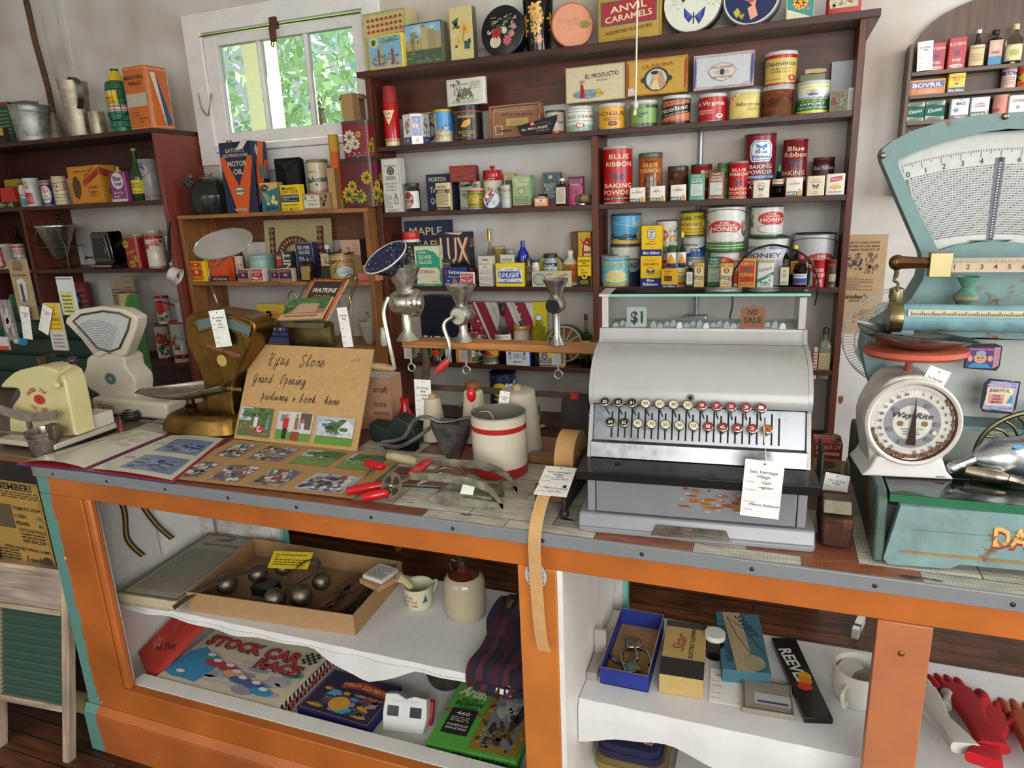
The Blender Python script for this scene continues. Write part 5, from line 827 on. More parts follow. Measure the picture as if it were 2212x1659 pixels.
zt=can(kY,'white northern blossoms honey pail under the smaller clover pail',kA,1300,1640,345,z,2.662,'c9cbcc',[T_('NORTHERN',.28,.82,.07,'2a3a6c',.36),T_('Blossoms',.7,.84,.09,gB,.36,0,.01,.3),T_(jO,.42,.66,.10,'2a3a6c',.6),Pg([(.36,.38),(.42,.5),(.48,.5),(.54,.38)],'b85a5a'),Bl(.3,.1,.6,.4,[gV,'c9cbcc'],18,4,.12)],('3a3a3c',.006),rim='343434')
can('honey_pail','white clover honey pail without a lid on the northern blossoms pail','pail',1335,1605,97,zt,2.68,'d6d5ce',[R_(0,0,1,.06,'3f7a2e'),E_(.62,.62,.3,.24,'c0332a',24),T_(jQ,.6,.78,.055,hI,.14),T_(hS,.6,.70,.06,hI,.32),T_(jO,.62,.57,.12,hI,.5,0,.02),E_(.6,.26,.28,.16,'c0332a',24),E_(.6,.26,.265,.148,'d6d5ce',24),Bl(.08,.3,.22,.8,['4c7a3c','3c6a34',gV],18,5,.2)],None,rim='2c2a28')
can('honey_pail','grey lidless honey pail with a bail lug by the side panel','pail',1668,2018,318,z,2.665,'b4b5b6',[E_(.62,.45,.28,.2,'a03530',24),T_(jQ,.62,.58,.05,'d9d0c4',.13),T_(hS,.62,.52,.05,'d9d0c4',.3),T_(jO,.62,.42,.1,'d9d0c4',.42,0,.02),Bl(.2,.4,.32,.7,['b98a90','5a7a4a'],9,5,.3)],None,rim='2a2a2a',bail=True)
zt=can(kY,'cream green and red honey tin behind the cinnamon stick box',kA,628,830,548,z,2.655,'d6d09a',[R_(.55,0,1,.6,'8aa84c'),T_('Prairie Queen',.46,.82,.13,'b8402c',.76,0,.01,.3),T_(jO,.58,.6,.15,'b3281c',.7),T_('FLAVOUR',.68,.38,.1,'b3281c',.5),Pg([(.1,0),(.8,0),(.7,.25),(.2,.2)],'b8281c')],('c9c49a',.006),h=.0705)
bO(jY,'short clear bottle with yellow cap standing on the cream green tin',kJ,645,722,352,zt,2.662,hD,'e6ebe9',cap=('dcb81c',.13),lab=(.04,.5,'dfe2de',[Pg([(.2,.3),(.5,.95),(.8,.3),(.8,.2),(.2,.2)],'d99a24'),R_(.14,0,.86,.22,'26306c')]))
bO(jY,'taller clear bottle with yellow cap standing on the cream green tin',kJ,738,802,312,zt,2.662,gK,'e6ebe9',cap=('e6c81c',.15),lab=(.04,.44,'dfe2de',[Pg([(.2,.3),(.5,.95),(.8,.3),(.8,.2),(.2,.2)],'d99a24'),R_(.14,0,.86,.22,'26306c')]))
bx('cinnamon_stick_box','small yellow and navy cinnamon stick box with a window',kI,603,733,616,z,2.628,.022,'d9a918',[R_(0,0,1,.17,'1c2a6c'),T_('CINNAMON',.4,.88,.085,'a8301c',.52),T_('STICK',.36,.76,.085,'a8301c',.34),R_(.2,.36,.68,.64,'4a2414'),R_(.22,.40,.66,.46,'8d4c2a'),R_(.22,.50,.66,.56,'7c4024'),T_(hQ,.5,.08,.09,gN,.72)])
def spice(label,x0,x1,yt):bx(kK,label,kA,x0,x1,yt,z,2.64,.025,'cf9f2e',[Pg([(.1,.05),(.9,.05),(.9,.8),(.5,.95),(.1,.8)],'ddcfa6'),E_(.5,.7,.2,.12,'8c3a2c'),E_(.5,.7,.1,.09,'d9b48a'),T_('SPICES',.5,.40,.17,'2a4a5c',.86,-8,.01),Ln(.2,.1,.8,.26,3,'8c5a3c'),T_('SCHILLING',.5,.88,.05,'6b3a1c',.6)],kA,rr=.004)
spice('orange spice tin with an oval head beside the small green bottle',868,952,565);spice('orange spice tin with an oval head beside the green allspice tin of the honey shelf',1082,1192,568)
bO(kQ,'small green tinted bottle with a white label',kJ,806,864,560,z,2.64,jG,'b9d8bc',kZ,('b9bcb4',.12),(.06,.62,'dcdcd0',[R_(0,0,1,.14,'4c8a4a'),T_('EXTRA',.5,.4,.09,'4a4a44',.5),Ln(.2,.5,.8,.9,4,'8a8a80')]))
bx(kK,'green and grey allspice tin behind the orange spice tin',kA,978,1092,518,z,2.668,.03,'175a45',[T_("Rawleigh's",.5,.93,.06,'e0e0d2',.5,0,.01,.3),T_('PURE GROUND',.5,.82,.05,'e0e0d2',.6),T_('ALLSPICE',.5,.71,.09,'e0e0d2',.86),R_(.08,.16,.94,.63,'a9b0a6'),Ln(.12,.2,.9,.6,9,'5a6a60')],kA,rr=.004)
can('shortening_tin','small white and red tin behind the second orange spice tin',kA,1195,1235,560,z,2.66,'c9c4ba',[R_(.2,.1,.8,.7,'b33a30')],('a9a69c',.006))
bx('mustard_tin','orange and red dijon mustard tin',kA,1233,1376,528,z,2.645,.03,'d79a38',[R_(.08,.06,.92,.92,'b8321e'),T_("KEEN'S",.5,.82,.12,'e6c05a',.7,0,.01),E_(.5,.6,.14,.09,'2f6a50'),T_('MUSTARD',.5,.44,.12,'e6c05a',.76),E_(.5,.28,.12,.07,'8d3a1c'),T_('MOUTARDE',.5,.13,.11,'e6c05a',.78)],kA,rr=.005)
bx('parsley_tin','white parsley flakes tin with diagonal green band and red script',kA,1388,1524,545,z,2.645,.03,'d9dbd2',[Pg([(0,.3),(1,.62),(1,.5),(0,.16)],'2f7a6a'),T_("Durkee's",.5,.72,.13,'b8283a',.8,14,0,.3),T_('PARSLEY FLAKES',.52,.44,.06,'e6e8e0',.8,14),Bl(.2,.02,.9,.34,['3a7a6a','8fb4a4'],20,4,.12)],kA,rr=.006,lid=('b9a46a',.008))
bO(kQ,'amber tinted extract bottle with pale cap at the back of the row',kJ,1548,1650,405,z,2.685,hD,'c9bfa4',kZ,('cdb55e',.09),(.12,.62,'8d7a5c',[E_(.5,.5,.34,.3,'d9cba4'),T_('MAPLE',.5,.5,.12,'4a3a24',.5)]),fill=('6a4420',.5),flat=.7)
bO(kQ,'clear bottle with a bright yellow cap and orange label',kJ,1655,1735,420,z,2.672,jG,'dfe2d9',kZ,('e6cc1c',.09),(.3,.62,'cf8a2a',[E_(.5,.3,.2,.2,'a8281c'),Ln(.2,.6,.8,.9,2,'4a3a24')]))
bO(kQ,'small bottle with a black cap and cream label',kJ,1572,1655,535,z,2.64,jG,'cfd4c4',kZ,('1e1c1a',.12),(.08,.72,'cfcab0',[T_('44',.5,.8,.12,'b03a2c',.3),T_('NUT',.5,.6,.08,'4a4a3c',.3),T_('ACID',.5,.5,.08,'4a4a3c',.3),R_(.1,.05,.9,.2,'8fae8a')]))
bO(kQ,'dark filled bottle with a red cap and blue white label',kJ,1688,1795,497,z,2.64,hD,'b9b0a8',kZ,('c4202a',.13),(.08,.42,'dcdcd6',[R_(.1,.1,.9,.6,'2f4a8c'),Ln(.2,.7,.8,.95,2,'4a5a8c'),R_(.1,.0,.9,.08,'b03030')]),fill=('2a120e',.6),flat=.75)
can(kK,'black little tin with yellow letters between the dark bottle and the red tin',kA,1792,1843,545,z,2.665,'1b1a18',[T_('Rich',.5,.85,.12,'c9b43c',.7)],('2a2826',.006))
can(kK,'red and white pure spices drum',kA,1848,1946,535,z,2.645,'b5242c',[T_(jQ,.5,.66,.12,'e6dcd0',.5),R_(0,.3,1,.56,'b5242c'),T_('SPICES',.5,.46,.13,'e6dcd0',.66),E_(.5,.2,.1,.08,'e6dcd0')],('a8202a',.005),rim='8a1c22')
can(kK,'dark red and black worn drum next to the side panel',kA,1948,2042,535,z,2.645,'6b2420',[R_(.36,.05,.86,.8,'2a2820'),T_('RED',.5,.86,.12,'c23a2c',.4),R_(.4,.2,.8,.5,'a09464')],('3a3428',.005),rim='3a2420')
# ================================================================ main unit, fifth shelf
z=MS[4]-.002
vW(780,600,3.95)
bx('department_store_tin','black square store tin with white lettering',kA,520,880,165,z,2.715,.085,'1b1e2c',[T_('EATONS',.52,.31,.12,'cfcfd0',.94,0,.025)],kA,side=(),sidec='15161d',rz=-7)
can('flower_pot','black pot painted with a red flower and green leaves','pot',586,722,560,z,2.66,'161512',[Fl(.45,.5,.28,'c23a26','8d241a',8),Bl(.1,.2,.35,.9,['3f8a4a','56a05c'],8,3,.3),Bl(.62,.2,.95,.9,['3f8a4a','56a05c'],8,4,.3)],None,kC,rim='1b1a17')
bx('price_card','narrow white card standing between pot and orange box',gU,724,772,565,z,2.66,.003,'d9dadd',[Ln(.1,.1,.9,.4,4,'8a8a8c')])
bx('cocoa_box','orange box with bold black letters on the fifth shelf',kI,812,940,566,z,2.66,.04,'d97a1c',[T_('COX',.66,.9,.17,gZ,.5),T_('GELATINE',.6,.36,.15,gZ,.74),T_('unflavoured',.6,.18,.08,gZ,.66)])
can('trinket_tin','small tin with flower pictures and a dark red ribbon lid',kA,865,1052,445,z,2.67,'3a3a34',[Bl(0,0,1,1,['c9cfae','6d7a5a','b98a6a','26261f',gT],50,6,.12)],('7a2430',.014,kC))
zt=can('salve_tin','small dull metal tin under the yellow packet',kA,1040,1182,652,z,2.655,'6d6650',(),('7c745c',.006))
bx('cigarette_packet','small yellow and orange packet on a dull metal tin',gL,1076,1162,560,zt,2.66,.025,'e0a51f',[T_('VOGUE',.5,.66,.2,'c2501c',.8,0,.02),Pg([(0,0),(.6,0),(0,.5)],'b8321c')])
bx('food_chopper_box','blue and white hand food chopper carton',kI,1240,1440,600,z,2.655,.045,'d5d8dc',[T_('The Hand Food Chopper',.5,.84,.1,gD,.84,0,.01,.2),R_(.12,.36,.22,.62,gD),R_(.14,.38,.2,.6,'d5d8dc'),E_(.17,.7,.05,.06,gD),R_(.74,.36,.84,.62,gD),R_(.76,.38,.82,.6,'d5d8dc'),E_(.79,.7,.05,.06,gD),Ln(.34,.42,.66,.72,3,'6d7a9c'),T_('Model 2',.5,.22,.1,gD,.34,0,.01,.3)],sidec='1c34b0')
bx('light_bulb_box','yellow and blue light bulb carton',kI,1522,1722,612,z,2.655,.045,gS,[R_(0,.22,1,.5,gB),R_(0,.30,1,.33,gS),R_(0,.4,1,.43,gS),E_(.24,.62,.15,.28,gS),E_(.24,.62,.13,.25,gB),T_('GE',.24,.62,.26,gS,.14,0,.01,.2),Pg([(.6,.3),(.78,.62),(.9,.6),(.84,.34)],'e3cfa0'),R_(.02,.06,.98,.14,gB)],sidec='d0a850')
bx('gift_wrap_box','large flat box wrapped in white paper with diagonal red check bands',kI,950,1480,210,z,2.752,.03,'cfc9c2',[q for i in rg(-1,4)for q in([Pg([(max(0,min(1,a)),b)for a,b in((.1+i*.34,1),(.25+i*.34,1),(.25+i*.34+.36,0),(.1+i*.34+.36,0))],'8a1f36')if 0<=.1+i*.34 and.25+i*.34+.36<=1.0 else Bl(0,0,.01,.01,['8a1f36'],1)])]+[Pg([(0,1),(0,.62),(.22,0),(.42,0),(.06,1)],'8a1f36'),Pg([(.72,1),(.88,1),(1,.68),(1,.2)],'8a1f36')]+[R_(.04+.09*i+.36*(.13*j)-.012,1-.13*j-.09,.04+.09*i+.36*(.13*j)+.012,1-.13*j-.05,'e0c9c4')for i in(0,4,8)for j in rg(7)if.04+.09*i+.36*(.13*j)<.96]+[St([(.36,1),(.7,0)],.0015,'6d6a2c'),St([(.68,1),(.98,.1)],.0015,'6d6a2c'),St([(.06,.5),(.22,0)],.0015,'6d6a2c')])
bx('gift_wrap_box','flat yellow packet beside the red check box',kI,1482,1592,205,z,2.755,.02,'d6c32c',[T_('2 SHEETS',.5,.7,.04,'8d7a1c',.8,-60)])
bO(hG,'clear bottle with white label before the red check box',kJ,1128,1270,240,z,2.685,'pear','e3dcd9',kZ,('26262c',.1),(.26,.5,'dcd3c0',[T_('WINDSOR',.5,.8,.12,'3a3428',.6),T_('VINEGAR',.5,.5,.1,'5a5448',.5),Ln(.2,.1,.8,.4,2,'8a8474')]))
can('sugar_bowl','white china sugar bowl with small flowers and a black knob lid','bowl',1312,1450,405,z,2.70,'d2cbb8',[Bl(.1,.1,.9,.6,['8c3a5a','4f7a3a','b98a2c','3f5f9e'],40,4,.06)],('b98a3c',.02,kN),kind=kN,knob='22302a')
bO(jY,'clear square bottle with pale blue cap and yellow liquid',kJ,1452,1560,330,z,2.668,jG,'e0dfc4',kZ,('b9cdd9',.08),None,fill=('c9b94c',.5))
disc(hH,'round tartan tin lid standing on edge behind the bench grinder',kA,1730,0,158,z,2.735,.05,'2c2a22',[E_(.5,.5,.48,.48,'b5aa7a',36),E_(.5,.5,.43,.43,'3a3020',36)]+[Pg([(.5,.5),(.5+.4*cos(a),.5+.4*sin(a)),(.5+.4*cos(a+.38),.5+.4*sin(a+.38))],('8c3a28','4f5a34')[i%2])for i,a in enumerate([2*PI*i/12 for i in rg(12)])]+[St([(.5,.5),(.5+.42*cos(a),.5+.42*sin(a))],.005,'c9bb86')for a in[2*PI*i/12 for i in rg(12)]]+[E_(.5,.5,.1,.1,'3a3020')],lean=5)
bO('vanilla_bottle','tall clear bottle with dark cap and pink label by the divider',kJ,1868,1955,320,z,2.66,gK,'c9cdb9',kZ,('22221f',.1),(.28,.52,'b99a8a',[T_('VANILLA',.5,.5,.2,'6b2a2a',.7)]),fill=('2c1c10',.2))
can('glass_bowl','small green glass bowl on top of the fifth shelf bottles','bowl',1892,1968,618,z,2.735,'3f6a40',(),None,kC,h=.125,rim='4c7a4a')
vW(1270,420,3.814);z=.962
bx('spice_box','red and white carton seen through the glass of the cash register',kI,338,392,950,z,2.69,.03,'d6d2cc',[R_(0,.3,1,1,'b5203a'),T_('MAPLE',.6,.86,.1,'e6dcd6',.6),T_('LEMON',.6,.46,.12,'e6dcd6',.8)])
can('fish_tin','wide open cream and blue tin behind the cash register glass',kA,802,1056,1048,z,2.66,'cfcbb4',[R_(0,0,1,.3,'2c3f8c')],None)
bO('ink_bottle','little clear round bottle beside the curved wire',kJ,1165,1252,1048,z,2.66,hF,'e0e4e2',cap=None)
bx('soap_tin','blue and white lettered tin behind the no sale flag',kA,1318,1500,1035,z,2.70,.03,'32528c',[Fr(0,0,1,1,.06,'cfd2d0'),T_('SILVER',.5,.45,.4,'dcdcd6',.7)],kA)
can('saucer','pale saucer behind the no sale flag','plate',1330,1470,1078,z,2.64,'cfccba',(),None,kN,h=.018,r2k=1.1)
bO('glue_bottle','grey glass bottle with tan paper label past the cash register',kJ,1883,1990,1108,z-.035,2.66,jG,'6d6f62',kC,('33302a',.12),(.1,.52,'a8946c',[Ln(.1,.1,.9,.9,8,'8a7850')]))
bx('extract_box','narrow pink and white carton past the cash register',kI,1846,1878,1262,z-.035,2.655,.03,'c9a498',[Ln(.1,.1,.9,.9,8,'8a4a40')])
vW(0,0,1)
m=MB();P=[V((sX(1592,2.62,.965),2.62,.965))]+[aY(x,y,2.55)for x,y in((1590,715),(1577,688),(1582,660),(1583,600),(1592,575),(1620,545),(1660,530),(1700,534),(1742,555),(1763,590),(1768,620),(1760,660))]
o=m.tU(sO(P,6),.0035,'3e3c3a',kH).bU('wire_hoop');tag(o,'large bent dark wire hoop rising behind the cash register','wire')
z=MS[5]
vW(780,600,3.95)
can('cookie_tin','open dark blue cookie tin with yellow badge under the fifth shelf',kA,1110,1335,800,z,2.66,'1c2444',[Bl(0,.86,1,1,['b9bcc4'],30,4,.03),E_(.42,.66,.2,.16,'d9b82c'),T_('Niagara',.42,.69,.05,'22304c',.3),T_('GOLD',.44,.6,.09,'b8381c',.34),Bl(.55,.6,.9,.88,['c9d0d0','8aa0b0'],14,4,.2)],None,rim='15161f')
can('coffee_tin','red and black lettered tin behind the steel paper cutter arm',kA,1925,2010,1080,z,2.64,'8c2420',[T_('Bi',.6,.6,.14,'e0d6c8',.6,0,.02),R_(0,.85,1,1,'1c1a18'),Ln(.1,.1,.9,.4,4,'c98a7a')],('2a2826',.01))
# ================================================================ pine unit
def sunfl(u,v,s_):return[Fl(u,v,s_,'b9a02c','2c2412',9)]
def flowers(seed,base=('3f5a2c',)):return sunfl(.22,.3,.16)+sunfl(.6,.24,.15)+sunfl(.84,.62,.14)+[Bl(.05,.02,.95,.35,list(base)+['2c4424','6a7a34'],26,seed,.1),Fl(.36,.46,.12,'b9a02c','2c2412',9)]
z=PS[0];vW(370,200,4.809)
xc,w_,h=span(85,560,830,z,2.60);r=w_/2*.76
t=tH('kettle','old black enamel kettle with a spout and a pale knob lid on the pine shelf','kettle',(xc,2.60+r*.8,z),RD(15))
m=MB();m.lA([(.0005,0),(r*.86,0),(r*.9,h*.06),(r*.97,h*.28),(r,h*.42),(r*1.0,h*.46),(r*.98,h*.48),(r*.9,h*.66),(r*.62,h*.83),(r*.42,h*.87)],'1d2320',kC,30);m.bU(kO,t)
m=MB();m.lA([(r*.44,h*.86),(r*.42,h*.885),(r*.2,h*.92),(r*.08,h*.93),(r*.06,h*.955),(r*.17,h*.97),(r*.17,h*.99),(.0005,h)],'8c8478',kB,24);m.bU('lid',t)
m=MB();m.tU([(-r*.45,-r*.3,h*.60),(-r*.75,-r*.5,h*.74),(-r*.92,-r*.6,h*.86)],.02,'23282a',kC,rs=[.026,.018,.013]);m.bU('spout',t)
m=MB();m.tU(sO([(-r*.55,0,h*.74),(-r*.78,-.01,h*.9),(-r*.84,-.01,h*.93)],4),.004,'4a4640',kH);m.sP(.014,-r*.86,-.01,h*.93,'55504a',kC,12);m.tU(sO([(r*.3,-r*.1,h*.8),(r*.1,-r*.55,h*.84),(-r*.1,-r*.55,h*.7)],5),.005,'8a8278',kH);m.bU(kP,t)
zt=bx('oil_can','tall navy and orange motor oil can below the window','can',582,918,512,z,2.615,.10,hO,[Pg([(.0,.72),(.0,.80),(.13,.80),(.5,.40),(.87,.80),(1,.80),(1,.72),(.68,.0),(.34,0)],'d2571c'),Pg([(.13,.80),(.87,.80),(.5,.38)],hO),Pg([(0,0),(.28,0),(0,.55)],hO),Pg([(.72,0),(1,0),(1,.6)],hO),T_("EATON'S",.5,.885,.055,'cfc0a0',.58,0,.015),T_('100% PENNSYLVANIA',.5,.815,.045,'cfc0a0',.80),T_('MOTOR',.53,.70,.07,'cfc0a0',.60,0,.025),T_('OIL',.53,.585,.07,'cfc0a0',.32,0,.025),E_(.5,.31,.17,.055,hO),E_(.5,.31,.16,.05,'d2c8b0'),R_(.35,.295,.65,.325,hO),T_('EATONIA OIL',.5,.31,.018,'d2c8b0',.26),R_(.28,.03,.66,.065,'bfae96'),T_('T. EATON CO',.47,.047,.022,'2a2820',.3)],kA,side=[Pg([(.45,1),(.8,1),(.5,.3),(.1,.1),(.2,.6)],'d2571c'),Pg([(.2,.88),(.32,.96),(.44,.88),(.32,.80)],'c9c2b4'),T_('E',.32,.88,.05,hO,.1),R_(.35,.48,.98,.68,'6d6a66'),E_(.85,.69,.14,.06,'c8542c')],sidec='1f2648',topc='4a4640',lid=None,rz=-3)
t=tC(kT,'blank white paper tag draped over the top edge of the motor oil can',None,.036,.085,fF(aY(530,298,2.60),(1,.1,.15),(.25,.75,.6)))
m=MB();m.cY(.012,0,.012,'a08a6c',kH,16);o=m.bU('cap');oc_=[x for x in COL.objects if x.name.startswith('oil_can')][0];o.parent=oc_;o.location=(-.055,.03,zt-z)
bx('egg_slicer_box','teal carton picturing an egg slicer',kI,952,1132,935,z,2.60,.04,'2b6f74',[Pg([(0,.8),(.45,.72),(1,.82),(1,1),(0,1)],'c9a468'),E_(.26,.83,.22,.11,'1d1a14'),T_('Tala',.27,.83,.1,'c9b88a',.26,0,.01,.3),Pg([(.08,.7),(.4,.62),(.62,.38),(.3,.34)],'8f8d78'),E_(.72,.48,.1,.09,'d3c27a'),E_(.66,.34,.1,.08,'d3c27a'),E_(.84,.3,.1,.08,'d3c27a'),E_(.4,.28,.08,.06,'d3c27a'),T_('Egg Slicer',.58,.14,.13,'1b1a16',.74,0,.01,.2)],sidec='9c8a4a')
bx('dry_size_box','bright yellow wall size carton with navy panel',kI,1155,1350,958,z,2.592,.04,'dfc21a',[T_("Moore's",.46,.87,.12,'1b1a20',.74,0,.02),T_('DRY SIZE',.5,.73,.12,'a8281c',.88,0,.02),R_(.03,.34,.97,.62,'1d2660'),T_('WALLS AND CEILINGS',.5,.54,.075,'d8cfa8',.86),Ln(.1,.37,.9,.48,2,'a9a480'),T_('Benjamin Moore',.5,.23,.06,'3a3420',.8),Pg([(.5,.14),(.42,.03),(.58,.03)],'3a3420'),Ln(.08,.04,.38,.14,2,'6d6430'),Ln(.62,.04,.92,.14,2,'6d6430')])
bx('bake_pan','nest of dark rectangular loaf pans standing on end against the wall','pan',1130,1385,680,z,2.67,.012,'2a2a2a',[R_(.07,.06,.93,.95,'3e3e3e'),Pg([(.07,.95),(.42,.78),(.42,.06),(.07,.06)],'2b2b2b'),Pg([(.42,.78),(.93,.95),(.93,.9),(.45,.76)],'303030')],kH)
for i in rg(3):
 o=bx('bake_pan',['second loaf pan in the nest of pans standing on end','third loaf pan in the nest of pans standing on end','rear loaf pan in the nest of pans standing on end'][i],'pan',1150+14*i,1392+12*i,682+8*i,z,2.684+.018*i,.012,'33332f',(),kH)
bx('egg_tray','thin white round edged tray leaning behind the loaf pans','tray',1330,1455,735,z,2.745,.006,'c9c6be',())
can('shortening_tin','white shortening tin with bold dark script above a small brown carton',kA,1455,1672,698,z,2.675,'c9c0a2',[T_('BURNS',.3,.8,.05,'b8503c',.3),T_('Bakeasy',.48,.64,.12,'1b2a34',.86,4,.02),E_(.44,.52,.05,.03,'3a7a8c'),T_('Shortening',.54,.38,.10,'b0483a',.76,8,.005,.3),Ln(.2,.24,.8,.3,1,'5a5444')],('8f7c5c',.014,kX),rim='7c6c50')
bx('screw_box','worn kraft carton with a white printed label in front of the shortening tin',kI,1355,1652,1045,z,2.61,.04,'9c7a55',[R_(.12,.12,.66,.88,'d0cbb4'),R_(.14,.6,.22,.84,'3a8a5c'),T_('50',.42,.76,.14,'3a3a34',.12),T_('CAP SCREWS',.42,.56,.09,'5a5a50',.36),T_('7/16 x 6',.42,.34,.14,'1e1e1c',.3),Bl(.7,.05,1,.95,['23283c','a8866a'],12,3,.2)])
for nm,lb,x0,x1,yt,yy,c,ops in(('mailing_tube','plain kraft carton standing next to the orange tube',1655,1728,1040,2.63,'b98f5c',()),('mailing_tube','tall yellow and orange cardboard tube leaning by the flowered tins',1705,1808,440,2.655,'d4661f',[R_(0,.78,1,1,'c79a2e'),R_(0,.0,1,.12,'c79a2e'),T_('CLASSIC',.5,.48,.035,'e0c49a',None,90)])):
 if c=='b98f5c':bx(nm,lb,'tube',x0,x1,yt-260,z,yy,.03,c,ops)
 else:can(nm,lb,'tube',x0,x1,yt,z,yy,c,ops,None,kE,rim='c79a2e')
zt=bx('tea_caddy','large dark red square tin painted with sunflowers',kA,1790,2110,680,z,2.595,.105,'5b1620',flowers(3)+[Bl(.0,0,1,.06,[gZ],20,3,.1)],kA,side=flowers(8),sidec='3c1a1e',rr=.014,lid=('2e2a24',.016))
zt=bx('tea_caddy','smaller red square tin with white daisies on top of the sunflower tin',kA,1792,2062,292,zt,2.61,.085,'7c1c28',[Fl(.3,.6,.2,'d3cab0','5a4a24',9),Fl(.5,.4,.16,'d3cab0','5a4a24',9),Fl(.2,.3,.15,'d3cab0','5a4a24',9),Fl(.64,.66,.1,'c9a83c','2c2412',8),Bl(.05,.02,.95,.2,['d3cab0','2c3a24','4f6a34'],36,4,.06),Bl(.0,0,1,.04,[gZ],20,3,.1)],kA,side=flowers(9),sidec='3a2a22',rr=.012,lid=('4a4238',.014))
xs=sX(vx(1880),2.64,zt);t=tH('cardboard_box','small open kraft cardboard box with bent flaps on top of the daisy tin',kI,(xs,2.63,zt),RD(-12))
m=MB();m.box(-.045,0,0,.02,.07,.11,'b08a5c',kE,{'right':'8a6a46'});m.bU(kO,t)
m=MB();m.face([(.02,0,.11),(.02,.07,.11),(.055,.075,.085),(.055,.0,.085)],'94724a');m.face([(.0201,0,.02),(.055,0,.03),(.055,.0,.085),(.0201,0,.11)],'8a6a46');m.face([(-.045,0,.11),(-.045,.07,.11),(-.062,.07,.085),(-.06,0,.09)],'b08a5c');m.bU('flap',t)
m=MB();p=aY(598,458,2.585);m.tU(sO([p+V(q)for q in((0,.01,0),(0,-.008,-.002),(.001,-.008,-.015),(.004,-.007,-.02))],4)+[p+V((.0,-.006,-.018))],.0008,'c07c34',jA,5);m.tU([p+V((.017,.01,0)),p+V((.018,-.008,-.002)),p+V((.02,-.008,-.018))],.0008,'c07c34',jA,5);tag(m.bU('string'),'thin orange string hanging over the pine shelf edge','string')
z=PS[1];vW(370,440,4.809)
bx('mustard_tin','yellow and orange mustard tin at the end of the pine shelf',kA,210,368,600,z,2.60,.035,'e0b818',[R_(.1,.08,.8,.94,'c8401c'),T_("KEEN'S",.45,.66,.13,'e6bc3c',.6),E_(.45,.46,.12,.1,'d8c080'),T_('MUSTARD',.45,.2,.13,'e6bc3c',.62),R_(.36,.8,.54,.88,'e6bc3c')],kA,rr=.006)
bx('cleanser_box','pale yellow carton half hidden by the orange cleaner box',kI,362,440,530,z,2.665,.04,'c9a92a',[T_('20',.4,.7,.1,'6d6a1c',.4)])
bx('cleanser_box','orange and black pot cleaner box beneath the hanging round mirror',kI,420,605,560,z,2.62,.045,'d4501a',[R_(0,0,1,.22,'1c1a18'),T_('POW',.26,.86,.12,'1c1a18',.34),T_('POTS AND PANS',.5,.07,.09,'d8d0bc',.8),T_('Really cleans',.5,.17,.07,'d4501a',.7,0,0,.3)])
bx('tea_box','dark maroon carton behind the orange cleaner box',kI,600,690,560,z,2.68,.04,'6d1c1f',())
bO(hG,'red brown syrup bottle with paper label behind the mirror',kJ,645,755,300,z,2.665,gK,'3c1414',kC,('c9c6c0',.1),(.12,.5,'c9b9a0',[T_('SPRUCE',.5,.5,.14,'8c2a22',.7),T_('BEER',.5,.3,.12,'8c2a22',.4)]))
keen=[R_(.06,.06,.94,.94,'8c2a2a'),R_(.06,.28,.94,.86,'26265c'),T_("KEEN'S",.5,.78,.15,'c98a5c',.7),Pg([(.5,.66),(.8,.5),(.5,.34),(.2,.5)],'8c3a3c'),E_(.5,.5,.1,.08,'c9b08c'),T_('OXFORD BLUE',.5,.16,.12,'d0bca0',.82)]
bx(jT,'small navy and maroon bluing cube before the syrup bottle',kI,698,815,680,z,2.597,.025,'c9bba4',keen)
bx(jT,'small red and white bluing cube with a torn label',kI,830,965,672,z,2.59,.03,'d8cfc8',[R_(.06,.08,.94,.92,'b8303a'),T_("RECKITT'S",.5,.72,.15,'e2d9d0',.8),T_('CROWN',.5,.5,.08,'e2d9d0',.4),Pg([(.1,.36),(.6,.3),(.5,.16),(.2,.2)],'e2d9d0'),T_(gG,.66,.24,.13,'e2d9d0',.4)])
bx(jT,'white striped end of a second bluing cube behind the torn one',kI,950,995,672,z,2.615,.02,'c9c2bc',[R_(.2,.1,.4,.9,'b8303a'),R_(.6,.1,.8,.9,'8a6a6a')])
bx(jT,'faded maroon bluing cube partly behind the last cube of the row',kI,1038,1130,680,z,2.612,.025,'b9ab96',keen)
bx(jT,'crisp navy and maroon bluing cube, last of the row',kI,1124,1268,672,z,2.588,.03,'cdbfa6',keen,sidec='c4ab86')
can(hP,'pale teal round tin with painted figures on its side',kA,832,1104,530,z,2.64,'8fb0a6',[Pg([(.1,.1),(.25,.5),(.4,.1)],'4a4a6a'),Pg([(.3,.1),(.42,.46),(.5,.1)],'8c4a4a'),Pg([(.8,.1),(.9,.5),(1,.1)],'4a4a7a'),Bl(.1,.1,.45,.5,['8c3a3a','c9b9a0','4f6a4a','3f4a7a'],22,4,.14)],('93b3a9',.022))
bx('linit_box','dark green starch box with a vertical white name',kI,1112,1262,502,z,2.645,.045,'27393a',[T_('LINIT',.74,.5,.3,'cdbf9c',None,90,.02),R_(.08,.5,.42,.92,'a8322a'),T_('NEW',.25,.8,.09,'d8cba8',.26),Pg([(.08,.5),(.42,.5),(.25,.38)],'27393a'),Ln(.1,.05,.55,.3,4,'8d8a70')],topc='5a6a54',rz=4)
bx('starch_box','navy silver gloss starch carton standing tall in the row',kI,1330,1500,405,z,2.66,.04,'22305a',[Fr(0,0,1,1,.012,'a99a80'),T_('SILVER',.5,.87,.09,'d0c8ac',.72,0,.02),T_('GLOSS',.5,.745,.09,'d0c8ac',.62,0,.02),T_('STARCH',.5,.57,.09,'d0c8ac',.66,0,.02),Pg([(.2,.05),(.8,.05),(.7,.4),(.3,.4)],'7c7c72')],rz=3)
